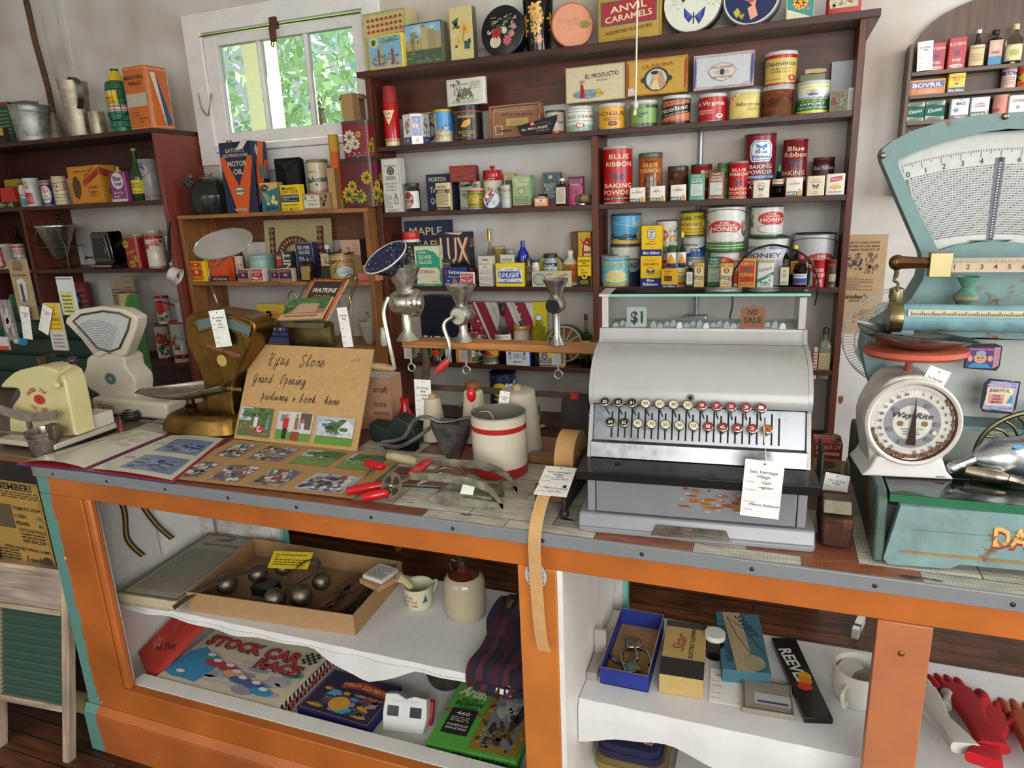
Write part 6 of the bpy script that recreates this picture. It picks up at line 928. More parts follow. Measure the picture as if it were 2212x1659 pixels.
bO(hT,'squat amber bottle with a plain tan label',kJ,1342,1466,550,z,2.60,jG,'2c1808',kC,('1e1a16',.1),(.05,.6,'a88c50',[Ln(.1,.1,.9,.9,9,'8d7440')]))
bO('ink_bottle','blue sided bottle with a white cap and cream label',kJ,1560,1682,430,z,2.655,jG,'22335c',kC,('c9cdd2',.12),(.06,.76,'2c3a2c',[R_(0,.5,1,1,'c2b48e'),T_("Absorbine",.5,.84,.07,'3c4a34',.7),T_('WAVE',.5,.7,.05,'3c4a34',.3),T_('TONIC',.5,.6,.05,'3c4a34',.4)]))
can('jam_tin','gold jam tin with red lettering and a white fruit badge',kA,1655,1935,505,z,2.635,'a8965a',[R_(0,.62,1,.86,'c0b07a'),T_('EMPRESS',.42,.74,.16,'a02826',.76,0,.03),E_(.56,.3,.2,.22,'c9ced0'),T_(jQ,.56,.4,.06,'4a6a9c',.12),T_('CHERRY',.56,.28,.11,'5f86b8',.34)],('8c7c48',.008,jB),kind=kA)
bO(kQ,'dark bottle with a red cap behind the gold jam tin',kJ,1730,1800,475,z,2.71,jG,'2c2620',kC,('7c2020',.16))
bx('cereal_box','battered brown and pink carton with a torn edge at the back of the pine shelf',kI,1805,1985,375,z,2.70,.07,'c4a58e',[R_(0,0,1,.5,'8f6f50'),Pg([(0,.46),(.2,.52),(.5,.44),(.8,.5),(1,.4),(1,.6),(0,.6)],'8f6f50'),T_('S',.4,.74,.14,'a83a4a',.2,0,.02),Ln(.62,.5,.9,.9,5,'b06a6a')],sidec='5a4030',rz=8)
bx('tea_box','olive carton in the corner behind the brown carton',kI,2095,2150,345,z,2.74,.03,'7a6a34',[R_(0,0,1,.3,'22202c')])
bx('sardine_tin','flat pink and red lettered tin beside the blue speckled funnel',kA,1945,2140,712,z,2.60,.05,'c98a6c',[R_(0,0,1,.14,'b8402c'),R_(0,.82,1,1,'b8503c'),Ln(.05,.2,.95,.75,3,'a83a2c')],kA)
bx(kK,'small yellow tin lying behind the flat pink tin',kA,2000,2060,640,z,2.665,.03,'c9a520',())
xs,w_,h=span(1005,1700,165,z,YW-.055)
t=tH('place_mat','cream scalloped place mat with dark red woven pattern leaning on the wall','mat',(xs,YW-.06,z),rot=(RD(-5),0,RD(-1)))
m=MB();out=[]
for(a,b),(c_,d_)in(((-.5,0),(.5,0)),((.5,0),(.5,1)),((.5,1),(-.5,1)),((-.5,1),(-.5,0))):
 n_=22 if b==d_ else 16
 for i in rg(n_):
  for k_ in(0,.5):
   q=(i+k_)/n_;x=a+(c_-a)*q;y=b+(d_-b)*q;s_=.000 if k_==0 else.004
   nx,ny=(d_-b),-(c_-a);out.append((x*w_+nx*s_,y*h+ny*s_))
m.pZ(out,0,.002,'b5a877')
def hexb(u0,v0,u1,v1,n):
 o=[R_(u0,v0,u1,v1,'5a1c24')]
 for i in rg(n):
  v=v0+(v1-v0)*(i+.5)/n;u=(u0+u1)/2;a,b=(u1-u0)*.42,(v1-v0)/n*.44;o+=[Pg([(u-a,v),(u,v-b),(u+a,v),(u,v+b)],'b5a877'),Pg([(u-a*.7,v),(u,v-b*.7),(u+a*.7,v),(u,v+b*.7)],'5a1c24'),Pg([(u-a*.35,v),(u,v-b*.35),(u+a*.35,v),(u,v+b*.35)],'b5a877')]
 return o
ops=hexb(.07,.05,.16,.88,8)+hexb(.80,.05,.89,.88,8)
for i in rg(14):
 a0,a1=PI*i/14,PI*(i+1)/14;am=(a0+a1)/2;q=lambda rr_,a:(.48+rr_*cos(a),.38+rr_*1.3*sin(a));ops+=[Pg([q(.16,a0),q(.26,a0),q(.26,a1),q(.16,a1)],'5a1c24'),Pg([q(.175,am),q(.21,a0+.05),q(.245,am),q(.21,a1-.05)],'b5a877'),Pg([q(.195,am),q(.21,a0+.12),q(.225,am),q(.21,a1-.12)],'5a1c24')]
m.prt(ops,lambda u,v,l:(-w_/2+u*w_,-l,v*h),w_,h);m.bU('mat',t)
z=PS[2]
zt=bx('cookie_cutter_box','navy and pink bridge set cookie cutter box',kI,868,1262,1335,z,2.605,.10,'1f2c66',[R_(0,.9,1,1,'a8566a'),T_('BRIDGE SET',.52,.66,.2,'cfd3d8',.68,0,.02),R_(0,.62,.16,.66,'8a94b4'),R_(.88,.62,1,.66,'8a94b4'),T_('COOKIE & SANDWICH CUTTERS',.5,.4,.13,'8a94b4',.94),R_(0,0,1,.25,'4a5a8c')],topc='b86a7c',h=.105)
bx('greeting_card','yellow card with an orange rose standing on the bridge set box',gU,905,1168,1042,zt,2.63,.02,'c9b838',[T_('For Allyn',.45,.8,.07,'a8702c',.4,0,0,.3),Bl(.1,.1,.95,.62,['d88a3c','e09a48','cf7c34','dba050'],44,5,.22),E_(.55,.5,.06,.05,'a8402c'),Bl(.45,.0,.8,.14,['3a5a34'],8,5,.3),Bl(.1,.0,.3,.1,['3a5a34'],6,6,.3)])
bx('box_of_macaroni','dark navy carton with yellow letters behind the rose card',kI,1118,1262,1108,zt,2.655,.04,'1d264c',[T_('MAGIC',.42,.72,.16,'d0b23c',.7)])
bx('teal_package','small teal wrapped packet behind the brass dial scale',gL,765,890,1160,z,2.68,.03,'2f7f90',[Bl(0,.3,1,1,['8fb8bc','3a6a8c'],10,3,.2)])
xs,w_,h=span(1905,2190,935,z,YW-.05);disc('china_plate','china plate with a grey printed medallion leaning at the back','plate',2060,0,165,z,YW-.045,.012,'b9b4a6',[E_(.5,.5,.48,.48,'bdb8ab',36),E_(.5,.5,.4,.4,'9c968a',36),E_(.5,.5,.39,.39,'bdb8ab',36),E_(.5,.5,.12,.12,'8a8272'),E_(.5,.5,.1,.1,'b5af9f')]+[E_(.5+.2*cos(a),.5+.2*sin(a),.045,.05,'8a7a6a')for a in[i*PI/3 for i in rg(6)]],kN,lean=10)
def lT(name,label,cat,x0,x1,yt,z,Y,prof,c,kind=kN,part=kO,n=28,group=None):
 xc,w_,h=span(x0,x1,yt,z,Y);r=rcos(xc,Y,w_);t=tH(name,label,cat,(xc,Y+r,z),group=group)
 m=MB();m.lA([(max(a*r,.0004),b*h)for a,b in prof],c,kind,n);m.bU(part,t);return t,r,h,m
bw=[(0,.03),(.4,.03),(.42,0),(.46,.02),(.8,.4),(.97,.8),(1,.82),(1,1),(.95,1),(.92,.8),(.72,.4),(.4,.12),(0,.1)]
lT('mixing_bowl','cream stoneware mixing bowl on the lower pine shelf','bowl',1905,2125,1232,z,2.62,bw,'c2b8a2')
t,r,h,_=lT('cream_jug','small white jug with a dark blue rim beside the mixing bowl','jug',2112,2235,1285,z,2.60,[(0,.02),(.7,0),(.8,.06),(1,.3),(.95,.5),(.7,.8),(.68,.9),(.78,.99),(.74,.99),(.62,.88),(.6,.8),(.85,.5),(0,.1)],'d3cec6')
m=MB();m.lA([(r*.77,h*.975),(r*.79,h*.985),(r*.77,h)],'22284a',kN,28);m.bU('rim',t);m=MB();m.tU(sO([(r*.7,0,h*.85),(r*1.15,0,h*.8),(r*1.2,0,h*.5),(r*.95,0,h*.35)],5),.004,'d3cec6',kN);m.bU(kP,t)
vW(780,600,3.95);can('lacquer_vase','ornate black and gold lacquered canister by the unit side','vase',130,215,115,z,2.68,'1c1712',[Bl(0,.05,1,.95,['8d5f2c','5f3c1c','b07c3c'],50,4,.09)],None,kC)
# ================================================================ far unit
z=LS[0];vW(0,100,5.027)
def galv(name,label,cat,xa,xb,yt,Y,prof,c='b5b7b2'):return lT(name,label,cat,xa,xb,yt,z,Y,prof,c,kH)
t,r,h,_=galv('galvanized_bucket','dull galvanized bucket with rolled rim and wooden grip','bucket',-20,440,625,2.56,[(0,0),(.86,0),(.88,.06),(.9,.16),(.88,.18),(.97,.78),(.99,.8),(.97,.82),(1,.97),(1.02,.985),(1,1),(.96,.98),(.84,.06),(0,.04)])
m=MB();m.tU([(.02,-r*.9,h+.004),(.055,-r*.6,h+.008),(r*.95,-.01,h+.005)],.007,'6d5c48',jK);m.bU('grip',t)
bx('soap_tin','cream and green printed tin standing behind the bucket',kA,-30,185,410,z,2.76,.05,'2a4a34',[R_(0,0,.35,1,'b5a47c'),R_(0,.93,1,1,'8c4a34'),Ln(.42,.3,.95,.85,7,'6d8a6a')],h=.235)
bx('soap_tin','little yellow and black tin at the picture edge before the bucket',kA,-90,62,890,z,2.555,.03,'1d1b18',[R_(0,.5,1,1,'b8992c')])
t,r,h,_=galv('measuring_jug','tall stained galvanized measuring jug with pouring lip and strap handle','jug',655,925,350,2.575,[(0,0),(.96,0),(1,.02),(1.04,.55),(1.2,.80),(1.22,.81),(1.24,.97),(1.2,.96),(.95,.1),(0,.05)],'c8c0ac')
m=MB();m.grid([[(-r*1.1,-r*.5,h*.86),(-r*1.25,0,h*.86),(-r*1.1,r*.5,h*.86)],[(-r*1.2,-r*.35,h*.96),(-r*2.1,0,h*1.07),(-r*1.2,r*.35,h*.96)]],'8f8878',kH);m.bU('spout',t)
m=MB();m.rB(sO([(r*.5,-r*.7,h*.93),(r*1.2,-r*.9,h*1.0),(r*1.85,-r*.9,h*.9),(r*1.75,-r*.85,h*.66),(r*1.15,-r*.6,h*.48)],6),(.006,.012,0),'6a675f',kH,.002);m.bU(kP,t)
t,r,h,_=galv('oil_funnel','grey tin cone shaped filler can behind the measuring jug','can',435,655,710,2.66,[(0,0),(1,0),(.95,.06),(.35,.96),(.3,1),(.0,1)],'948a7a')
m=MB();m.pZ([(-.0,h*.92),(-r*1.0,h*1.12),(-r*.2,h*1.3),(r*.2,h*1.1)],-.004,.004,'948a7a',kH);m.bU('spout',t)
t,r,h,_=galv('tin_mug','small shiny tin mug with a handle between the jugs','mug',925,1110,705,2.60,[(0,0),(.98,0),(1,.02),(1,.98),(.97,1),(.95,.97),(.94,.05),(0,.04)],'c9bda8')
m=MB();m.tU(sO([(-r*.9,-.01,h*.9),(-r*1.5,-.02,h*.8),(-r*1.5,-.02,h*.25),(-r*.95,-.01,h*.15)],5),.004,'8d8676',kH,flat=.4);m.bU(kP,t)
xs,w_,h=span(1122,1392,360,z,2.57);r=rcos(xs,2.57,w_);hh=h*1.22
t=tH('water_jug','green insulated jug with black wire cage, yellow cap and yellow label','jug',(xs,2.57+r,z),RD(18))
m=MB();m.lA([(.0005,0),(r*.98,0),(r,.01),(r,h*.90),(r*.93,h*.96),(r*.6,h)],'1f6644',kA,28,cols=['1f6644','1f6644','1f6644','25583c','25583c']);f=cM(r,h)
m.prt(wraps([R_(0,.10,1,.50,'2c7a62'),R_(0,.40,1,.52,'cfc6c0'),R_(0,.42,1,.435,'a83040'),R_(0,.485,1,.5,'a83040'),R_(.08,.52,.62,.80,'d8b428'),T_('ALL COD',.34,.74,.06,'efe6c0',.44),T_('cooler',.34,.66,.045,'4a4420',.26),Ln(.12,.54,.58,.62,3,'6d6430')]),f,r*PI,h,du=1/14)
for i in rg(12):a=2*PI*i/12;m.tU([(r*1.01*cos(a),r*1.01*sin(a),h*.1),(r*1.01*cos(a),r*1.01*sin(a),h*.82)],.0016,'1c1c1a',kA,5)
for zz in(.1,.22,.35,.5,.66,.82):m.tU([(r*1.012*cos(a),r*1.012*sin(a),h*zz)for a in[2*PI*i/20 for i in rg(20)]],.0014,'1c1c1a',kA,5,closed=True)
m.bU(kO,t);m=MB();m.lA([(r*.66,h*.97),(r*.6,h*1.06),(r*.32,h*1.15),(r*.3,h*1.2),(.0005,h*1.2)],'d6b81c',kL,24);m.lA([(r*.34,h*1.185),(r*.34,h*1.22),(.0005,h*1.225)],'22201e',kL,20);m.bU('cap',t)
m=MB();m.tU(sO([(-r*1.03,0,h*.55),(-r*.7,-r*.9,h*.30),(0,-r*1.15,h*.22),(r*.7,-r*.9,h*.30),(r*1.03,0,h*.55)],6),.0022,'1c1c1a',kA);m.bU('wire_handle',t)
bx('oil_can','tall orange square oil can with black lettering at the end of the top board','can',1412,1680,218,z,2.565,.12,'c9682a',[Fr(.04,.02,.96,.97,.008,'d6b98c'),T_('MARSHALL',.5,.83,.06,'2a2018',.84,0,.02),T_('WELLS',.5,.735,.06,'2a2018',.56,0,.02),R_(.06,.36,.94,.58,'2a2018'),R_(.07,.363,.93,.577,'bdb39c'),Ln(.2,.2,.5,.3,2,'8c4a20'),Ln(.45,.1,.85,.2,2,'8c4a20')],kA,side=[Fr(.1,.03,.96,.96,.01,'d6cbb0'),Pg([(.45,.9),(.9,.1),(.6,.05)],'3a4f7c'),Pg([(.2,.9),(.42,.9),(.65,.06),(.62,.05)],'d8cdb4')],sidec='d07230',topc='6a5a44',rr=.014,rz=-4)
z=LS[1];vW(0,320,5.027)
bx('shoe_polish_box','small green and black box lying at the shelf edge',kI,8,150,588,z,2.556,.03,'232a1c',[Pg([(0,0),(.5,.5),(0,1)],'7c8a3c'),Pg([(1,0),(.5,.5),(1,1)],'7c8a3c')])
m=MB();xs,w_,h=span(20,205,430,z,2.59);m.pZ([(-w_/2,0),(w_/2,0),(w_/2*.75,h),(-w_*.36,h)],0,.04,'b5301f',kE);o=m.bU('wedge_box');tag(o,'bright red tapered box on the motor goods shelf',kI);o.location=(xs,2.59,z)
bx('car_wax_tin','yellow and black tin standing behind the red tapered box',kA,108,270,252,z,2.70,.05,'1b1914',[R_(0,.5,1,1,'a8922a'),T_('BODYGARD',.45,.72,.12,'1f1c12',.8)],kA,sidec='a08a2c',h=.15)
bO('oil_bottle','small white and blue bottle with dark cap',kJ,205,292,380,z,2.575,hF,'c2c0b4',kL,('2a241c',.08),(.05,.8,'c9c6b8',[T_('3ile',.5,.6,.14,'3a3a3a',.6),Pg([(0,0),(1,0),(1,.3),(.5,.5),(0,.3)],'3a93b0')]))
can('oil_tin','red and white cylinder tin in the motor goods row',kA,300,475,328,z,2.565,'c9c9c4',[Pg([(.02,.96),(.4,.96),(.4,.52),(.02,.52)],'cfc9c0'),T_('PURI',.2,.88,.13,'a82a2c',.3),T_('TONE',.22,.72,.13,'a82a2c',.34),R_(.06,.06,.5,.5,'a8282e'),Ln(.1,.15,.45,.35,3,'c98a86')],('c2c4c0',.006),rim='b9bab4')
can('oil_tin','blue and orange oil treatment tin with a white oval',kA,482,605,352,z,2.565,'25388c',[R_(0,.88,1,.97,'c9602c'),E_(.4,.45,.34,.38,'cfcbbb'),E_(.36,.64,.2,.12,'b8402c'),T_('STP',.36,.64,.13,'e0dace',.3,0,.02),T_('OIL',.4,.38,.11,'23283c',.26),T_('TREATMENT',.42,.24,.1,'23283c',.46)],('8a8c8c',.006))
can('oil_tin','cream oil tin with a red framed black name',kA,610,775,308,z,2.57,'c9bb98',[Pg([(.02,.8),(.84,.84),(.84,.56),(.3,.48),(.02,.6)],'a8342c'),Pg([(.02,.76),(.8,.8),(.8,.6),(.3,.53),(.02,.62)],'cfc2a0'),T_('TEXACO',.36,.68,.14,'1f1c18',.8,0,.02),R_(0,.36,1,.38,'3a3a34'),T_('SUPERIOR FORM',.5,.26,.05,'5a5344',.7),R_(0,.12,1,.13,'3a3a34')],('b8b49c',.006))
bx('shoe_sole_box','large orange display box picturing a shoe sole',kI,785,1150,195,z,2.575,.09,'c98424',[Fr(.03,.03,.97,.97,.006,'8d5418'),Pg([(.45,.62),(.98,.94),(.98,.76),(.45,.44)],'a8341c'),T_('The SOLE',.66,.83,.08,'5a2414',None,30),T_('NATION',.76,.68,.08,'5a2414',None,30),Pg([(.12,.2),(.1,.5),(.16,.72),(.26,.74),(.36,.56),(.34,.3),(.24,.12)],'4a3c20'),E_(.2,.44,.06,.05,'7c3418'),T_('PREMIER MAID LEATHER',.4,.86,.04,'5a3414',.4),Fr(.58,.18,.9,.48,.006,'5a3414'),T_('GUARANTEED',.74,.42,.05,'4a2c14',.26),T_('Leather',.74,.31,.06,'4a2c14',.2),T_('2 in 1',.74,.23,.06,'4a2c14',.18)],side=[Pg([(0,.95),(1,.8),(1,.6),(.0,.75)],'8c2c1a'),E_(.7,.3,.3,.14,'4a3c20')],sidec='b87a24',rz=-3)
xs,w_,h=span(1225,1392,258,z,2.57)
t=tH('filter_coat_can','purple filter coat can with a tan spout','can',(xs,2.57,z));m=bM(w_,.035,h,'7c3468',[R_(0,0,1,.09,'c9c0c4'),E_(.54,.7,.38,.28,'d0c4c4'),T_('filter',.54,.78,.15,'4a1c48',.56,0,.03),T_('coat',.56,.61,.14,'4a1c48',.46,0,.03)]+[R_(0,.12+.06*i,1,.13+.06*i,'9c5c8a')for i in rg(14)][0:5]+[T_('AIR FILTER',.5,.3,.07,'d8c8d0',.6),T_('SPRAY',.4,.17,.07,'d8c8d0',.4)],kA,rr=.006);m.bU(kO,t,bev=.001)
m=MB();m.lA([(.013,h),(.013,h+.008),(.006,h+.012),(.008,h+.024),(.0005,h+.026)],'b5935a',kL,16,cx=0,cy=.017);m.bU('spout',t)
bO('oil_bottle','tall green glass bottle with a yellow motor oil label',kJ,1390,1568,0,z,2.585,gK,'1c3a1c',kC,('b8924c',.04),(.14,.40,'c9b42c',[Pg([(0,1),(.4,1),(.1,.8)],'1c3a1c'),T_(hS,.5,.72,.14,'4a4a1c',.6),T_('MOTOR OIL',.5,.5,.14,'4a4a1c',.7),Ln(.1,.1,.9,.3,2,'6d6a2c')]))
can('oil_tin','large grey round tin with a blue and red badge behind the green bottle',kA,1560,1775,122,z,2.61,'8f8f8b',[E_(.3,.76,.2,.18,'5a6a80'),E_(.3,.76,.16,.15,'a9a39a'),Pg([(.16,.82),(.3,.92),(.44,.74)],'2c4f8c'),T_('WHITE',.3,.74,.05,'8c4a40',.2),T_('ROSE',.3,.67,.05,'8c4a40',.2),R_(0,.36,1,.37,'6a6864'),T_('Enar-Oil Limited',.6,.1,.09,'8c3a34',.6,0,.005,.2),R_(.5,.76,.9,.78,'8c5a60')],(gY,.006))
z=LS[2]
bO('glass_jar','plain glass jar at the back of the shelf with the syrup tin',hF,165,275,855,z,2.72,hD,'b9bcb4',cap=None)
can('syrup_tin','white syrup tin with red and blue lettering',kA,178,318,1042,z,2.565,'c2bdb4',[R_(0,.9,1,1,'b04a3c'),T_("BEEHIVE",.4,.78,.1,'a8282c',.8),T_('SYRUP',.5,.66,.1,'a8282c',.6),T_('MILK',.4,.44,.12,'2c2f6c',.5),Ln(.1,.1,.8,.34,4,'6a5a7a')],('b8b4a8',.006))
t,r,h,_=lT('flour_sifter','white flour sifter with a red crank handle on the far shelf','sifter',-120,105,1045,z,2.60,[(0,0),(1,0),(1,.97),(1.02,1),(.98,1),(.97,.06),(0,.05)],'c2bfb8',kB)
m=MB();m.tU(sO([(r*.6,-r*.9,h*.85),(r*1.2,-r*1.2,h*.8),(r*1.25,-r*1.2,h*.4),(r*1.4,-r*1.25,h*.15),(r*.9,-r*1.3,h*.08)],5),.006,'a8201e',kC);m.bU(kP,t)
xs=sX(vx(690),2.64,z);zt=sZ(vy(835),xs,2.64);hh=zt-z
t=tH('cone_strainer','conical aluminium food mill strainer hanging in its wire stand','strainer',(xs,2.64,z));R0=.045*1.0;R0=(sX(vx(885),2.64,zt)-sX(vx(475),2.64,zt))*.34
m=MB();m.lA([(.0005,hh*.18),(R0*.25,hh*.2),(R0*.3,hh*.24),(R0*.93,hh*.94),(R0,hh*.95),(R0*1.02,hh*.98),(R0,hh),(R0*.92,hh*.99),(R0*.9,hh*.93)],'b5ae9c',kD,30)
for i in rg(46):
 a=-PI*i/46
 for j in rg(1):m.tU([(R0*.34*cos(a),R0*.34*sin(a),hh*.27),(R0*.9*cos(a),R0*.9*sin(a),hh*.9)],.0005,'6d675a',kH,4)
m.bU('cone',t)
m=MB()
for a in(-2.5,-.6,1.0,2.4):m.tU([(R0*.95*cos(a),R0*.95*sin(a),hh*.9),(R0*1.5*cos(a),R0*1.0*sin(a),hh*.5),(R0*1.4*cos(a),R0*.95*sin(a),.002)],.002,'8d877a',kH,6)
m.tU([(R0*1.48*cos(a),R0*sin(a),hh*.5)for a in[2*PI*i/20 for i in rg(20)]],.0018,'8d877a',kH,6,closed=True);m.bU('wire_stand',t)
m=MB();m.tU([(R0*.3,0,hh*1.0),(R0*.35,0,hh*1.12)],.004,'1c1410','plainwood');m.sP(.012,R0*.38,0,hh*1.17,'1c1410',kC,14,sz=1.1);m.bU('pestle',t)
xs,w_,h=span(955,1300,912,z,2.60)
t=tH('toaster','vintage flip side chrome toaster on the far shelf','toaster',(xs,2.60,z),RD(-6))
m=MB();m.pZ([(-w_*.32,h*.14),(w_*.36,h*.14),(w_*.3,h*.95),(w_*.26,h),(-w_*.28,h),(-w_*.32,h*.95)],.01,.085,'5c5a56',jU);m.bU(kO,t,bev=.003)
m=MB();m.pZ([(-w_*.3,h*.2),(w_*.3,h*.2),(w_*.22,h*.92),(-w_*.28,h*.92)],0,.008,'6d6a66',kD);m.pZ([(-w_*.22,h*.28),(w_*.22,h*.28),(w_*.15,h*.84),(-w_*.2,h*.84)],-.003,0,'4a4744',jU);m.bU('door',t,bev=.002)
m=MB();m.box(-w_*.36,-.02,.004,w_*.4,.11,h*.09,'a9a59c',jU);m.box(-w_*.3,-.01,0,w_*.34,.1,.004,'22201e');m.box(-w_*.3,.0,h*.09,w_*.34,.095,h*.14,'4a4744',jU);m.bU(hJ,t,bev=.003)
m=MB();m.tU([(-w_*.3,-.004,h*.3),(-w_*.44,-.012,h*.3)],.004,'1a1816',kL);m.sP(.009,-w_*.46,-.013,h*.3,'1a1816',kC,12);m.bU('knob',t)
bx(jX,'red tea tin with black eyed yellow flowers beside the toaster',kA,1382,1525,962,z,2.565,.06,'8c1f1c',sunfl(.2,.78,.13)+sunfl(.5,.14,.13)+sunfl(.85,.3,.1)+[T_("Tetley's",.55,.55,.12,'c0a03c',.7,20,.005,.3),T_('Tea',.7,.38,.12,'c0a03c',.4,20,.005,.3),Bl(.1,.02,.9,.2,['3a4a24'],10,4,.12)],kA,rr=.014,lid=('8a6a3a',.006))
can(jX,'dark brown flowered round tin between the red tin and the dotted one',kA,1490,1625,935,z,2.64,'3a1412',sunfl(.3,.6,.14)+sunfl(.6,.36,.13)+[Bl(.1,.1,.9,.5,['2c3a1c','8c7a2c'],16,4,.14)],('b9a98a',.008))
can('lard_pail','white dotted canister with red roses and a red lid','canister',1618,1822,958,z,2.565,'cfc6b4',[Bl(0,.75,.8,.95,['a82430','3a5a4c','c2505a'],12,4,.12),Fl(.2,.74,.12,'b02a34','7c1c24',7),Fl(.5,.84,.12,'b02a34','7c1c24',7),Fl(.74,.9,.08,'b02a34','7c1c24',7),R_(0,0,1,.03,'a8282c')]+[E_(.08+.14*i+(.07 if j%2 else 0),.1+.12*j,.008,.01,('3a4a5c','8c3a3c')[(i+j)%2],6)for i in rg(7)for j in rg(5)],('a81c20',.012,kB),kind=kB)
can('cream_jar','cream lidded jar behind the dotted canister',hF,1640,1800,890,z,2.70,'b9a98a',(),('c2b596',.014,kN),kN)
can('lard_pail','flowered white canister just behind the hanging saucepan handle','canister',1835,1890,955,z,2.66,'c9c0ae',[Bl(0,.2,1,.7,['a82430','3a5a4c'],12,4,.2)],('c9c0ae',.01,kB),kind=kB)
p=aY(365,478,2.53);q=aY(366,566,2.53);c_=aY(377,594,2.525)
t=tH('saucepan','small white enamel saucepan with a black handle hung on a nail','saucepan',tuple(p));M_=lambda v:tuple(V(v)-p)
m=MB();m.tU([M_(p),M_(p.lerp(q,.5)+V((0,-.002,0))),M_(q)],.0075,'15171c',kC,rs=[.006,.0075,.0065]);m.bU(kP,t)
m=MB();ax=V((.82,.3,-.45)).normalized();up=V((0,0,1));m.M=MT(c_-p)@ax.to_track_quat('Z','Y').to_matrix().to_4x4();m.lA([(.0005,-.026),(.026,-.026),(.033,-.02),(.038,.02),(.041,.024),(.038,.024),(.034,.018),(.030,-.018),(.0005,-.02)],'d3d2c6',kB,28);m.bU('bowl',t)
m=MB();m.sP(.004,0,.012,.006,'8a857c',kH,8);m.tU([(0,.02,.006),(0,.0,.006)],.0012,'8a857c',kH,5);m.bU('nail',t)
z=LS[3];vW(0,560,5.027)
bx('cook_book','red gingham cook book standing behind the canister stack','book',780,1075,250,z,2.74,.02,'7c2c34',[R_(.08*i,0,.08*i+.03,1,'9c5a5c')for i in rg(12)]+[R_(0,.08*i,1,.08*i+.03,'9c5a5c')for i in rg(12)]+[R_(.05,.55,.75,.85,'20283c'),T_('COOKING',.4,.76,.06,'b9b9b0',.6),T_('Made Easy',.4,.63,.06,'b9b9b0',.6,0,0,.3)])
xs=sX(vx(1400),2.66,z);hb=sZ(vy(190),xs,2.68)-z;t=tH('recipe_book','open old recipe book with browned pages standing behind the canisters','book',(xs,2.70,z),RD(-6))
m=MB();a_=.055
m.box(-.002,0,0,.09,.012,hb,'a9987c',kE);m.prt([T_('Cereals',.5,.93,.035,'a8503c',.44,0,0,.3),Ln(.1,.52,.9,.88,14,'6d6050'),Ln(.1,.05,.9,.48,14,'6d6050')],lambda u,v,l:(-.002+u*.092,-l,v*hb),.092,hb);m.bU('page',t)
m=MB()
for i in rg(4):
 b=.010*i;m.pZ([(-.002,.012),(-.002,0),(-.05-b,-.03+b),(-.05-b,-.027+b)],.0,hb*(.97-.012*i),('a0906f','b0a080')[i%2],axis='z')
m.prt([Ln(.05,.1,.95,.9,22,'6d6050')],lambda u,v,l:(-.05+u*.048,-.031+u*.03-l,v*hb*.95),.05,hb);m.bU('page',t)
def canis(label,x0,x1,yt,z,Y,c,lidc,ops,cat='canister',k=kB,lk=kB,lh=.01,n='kitchen_canister'):return can(n,label,cat,x0,x1,yt,z,Y,c,ops,(lidc,lh,lk)if lidc else None,k,rim='8c1c1e')
rf=[Fl(.35,.66,.17,'a8322c','c98a3c',8),Fl(.6,.5,.14,'a8322c','c98a3c',8),Bl(.2,.1,.8,.8,['2c5a3c','3a6a3c','b04a3c'],16,5,.14),R_(0,0,1,.05,'8c1c1e')]
fr=[Bl(.1,.3,.45,.7,['3a6a3c','b02a2c','d0a83c'],12,5,.2),St([(.62,.25),(.68,.4),(.6,.52),(.4,.55)],.003,'2f5a8c'),E_(.3,.25,.05,.05,'b02a2c'),E_(.4,.24,.05,.05,'b02a2c'),R_(0,0,1,.04,'8c1c1e')]
z1=canis('red lidded white canister at the bottom of the floral stack by the side panel',1745,1895,1085,z,2.62,'c9c4ba','8c1c20',rf);z2=canis('white canister painted with red daisies, middle of its stack',1722,1892,700,z1,2.62,'cbc6bc','8c1c20',rf)
canis('top canister of the stack, red tulip print with dark red lid',1722,1880,400,z2,2.625,'c2b9ae','7c1a1e',[Pg([(.1,.9),(.5,.95),(.6,.5),(.3,.35),(.05,.5)],'b0281e'),Pg([(.5,.9),(.9,.8),(.85,.5),(.6,.45)],'c98a7a'),Bl(.2,.1,.7,.35,['3a5a34'],10,4,.2)])
z1=canis('lower white canister with red bands against the side panel',1895,2115,1040,z,2.575,'cbc6bc','9c1c20',[]);z2=canis('white canister with a number one in a painted fruit garland',1885,2098,668,z1,2.575,'cdc9c0','9c1c20',fr+[T_('1',.78,.44,.14,'3a3a4c')])
t,r,h,_=lT('enamel_pot','little white enamel pot with a long red handle on the canister with the fruit garland','saucepan',1872,2030,480,z2,2.575,[(0,0),(.95,0),(1,.04),(1,.93),(1.05,.96),(1.02,1),(.96,.97),(.95,.06),(0,.05)],'c9cacd',kB)
m=MB();m.tU([(-r*.95,-.01,h*.82),(-r*1.7,-.03,h*1.0),(-r*3.1,-.05,h*1.14)],.006,'8c1c20',kC,flat=.6);m.bU(kP,t)
cream=[E_(.15+.3*(i%3)+(.1 if i>2 else 0),.3+.14*i,.014,.012,'a8402c',6)for i in rg(5)]
z1=canis('cream canister with a red lid at the foot of the leaning stack',1392,1600,1030,z,2.60,'b5a678','8c2c28',cream);z2=canis('speckled cream canister, middle of the cream stack',1402,1640,655,z1,2.60,'c2b480','a83030',cream)
canis('narrow cream flour dredger with red cherries on the cream stack',1322,1530,355,z2,2.61,'c9ba80',None,cream)
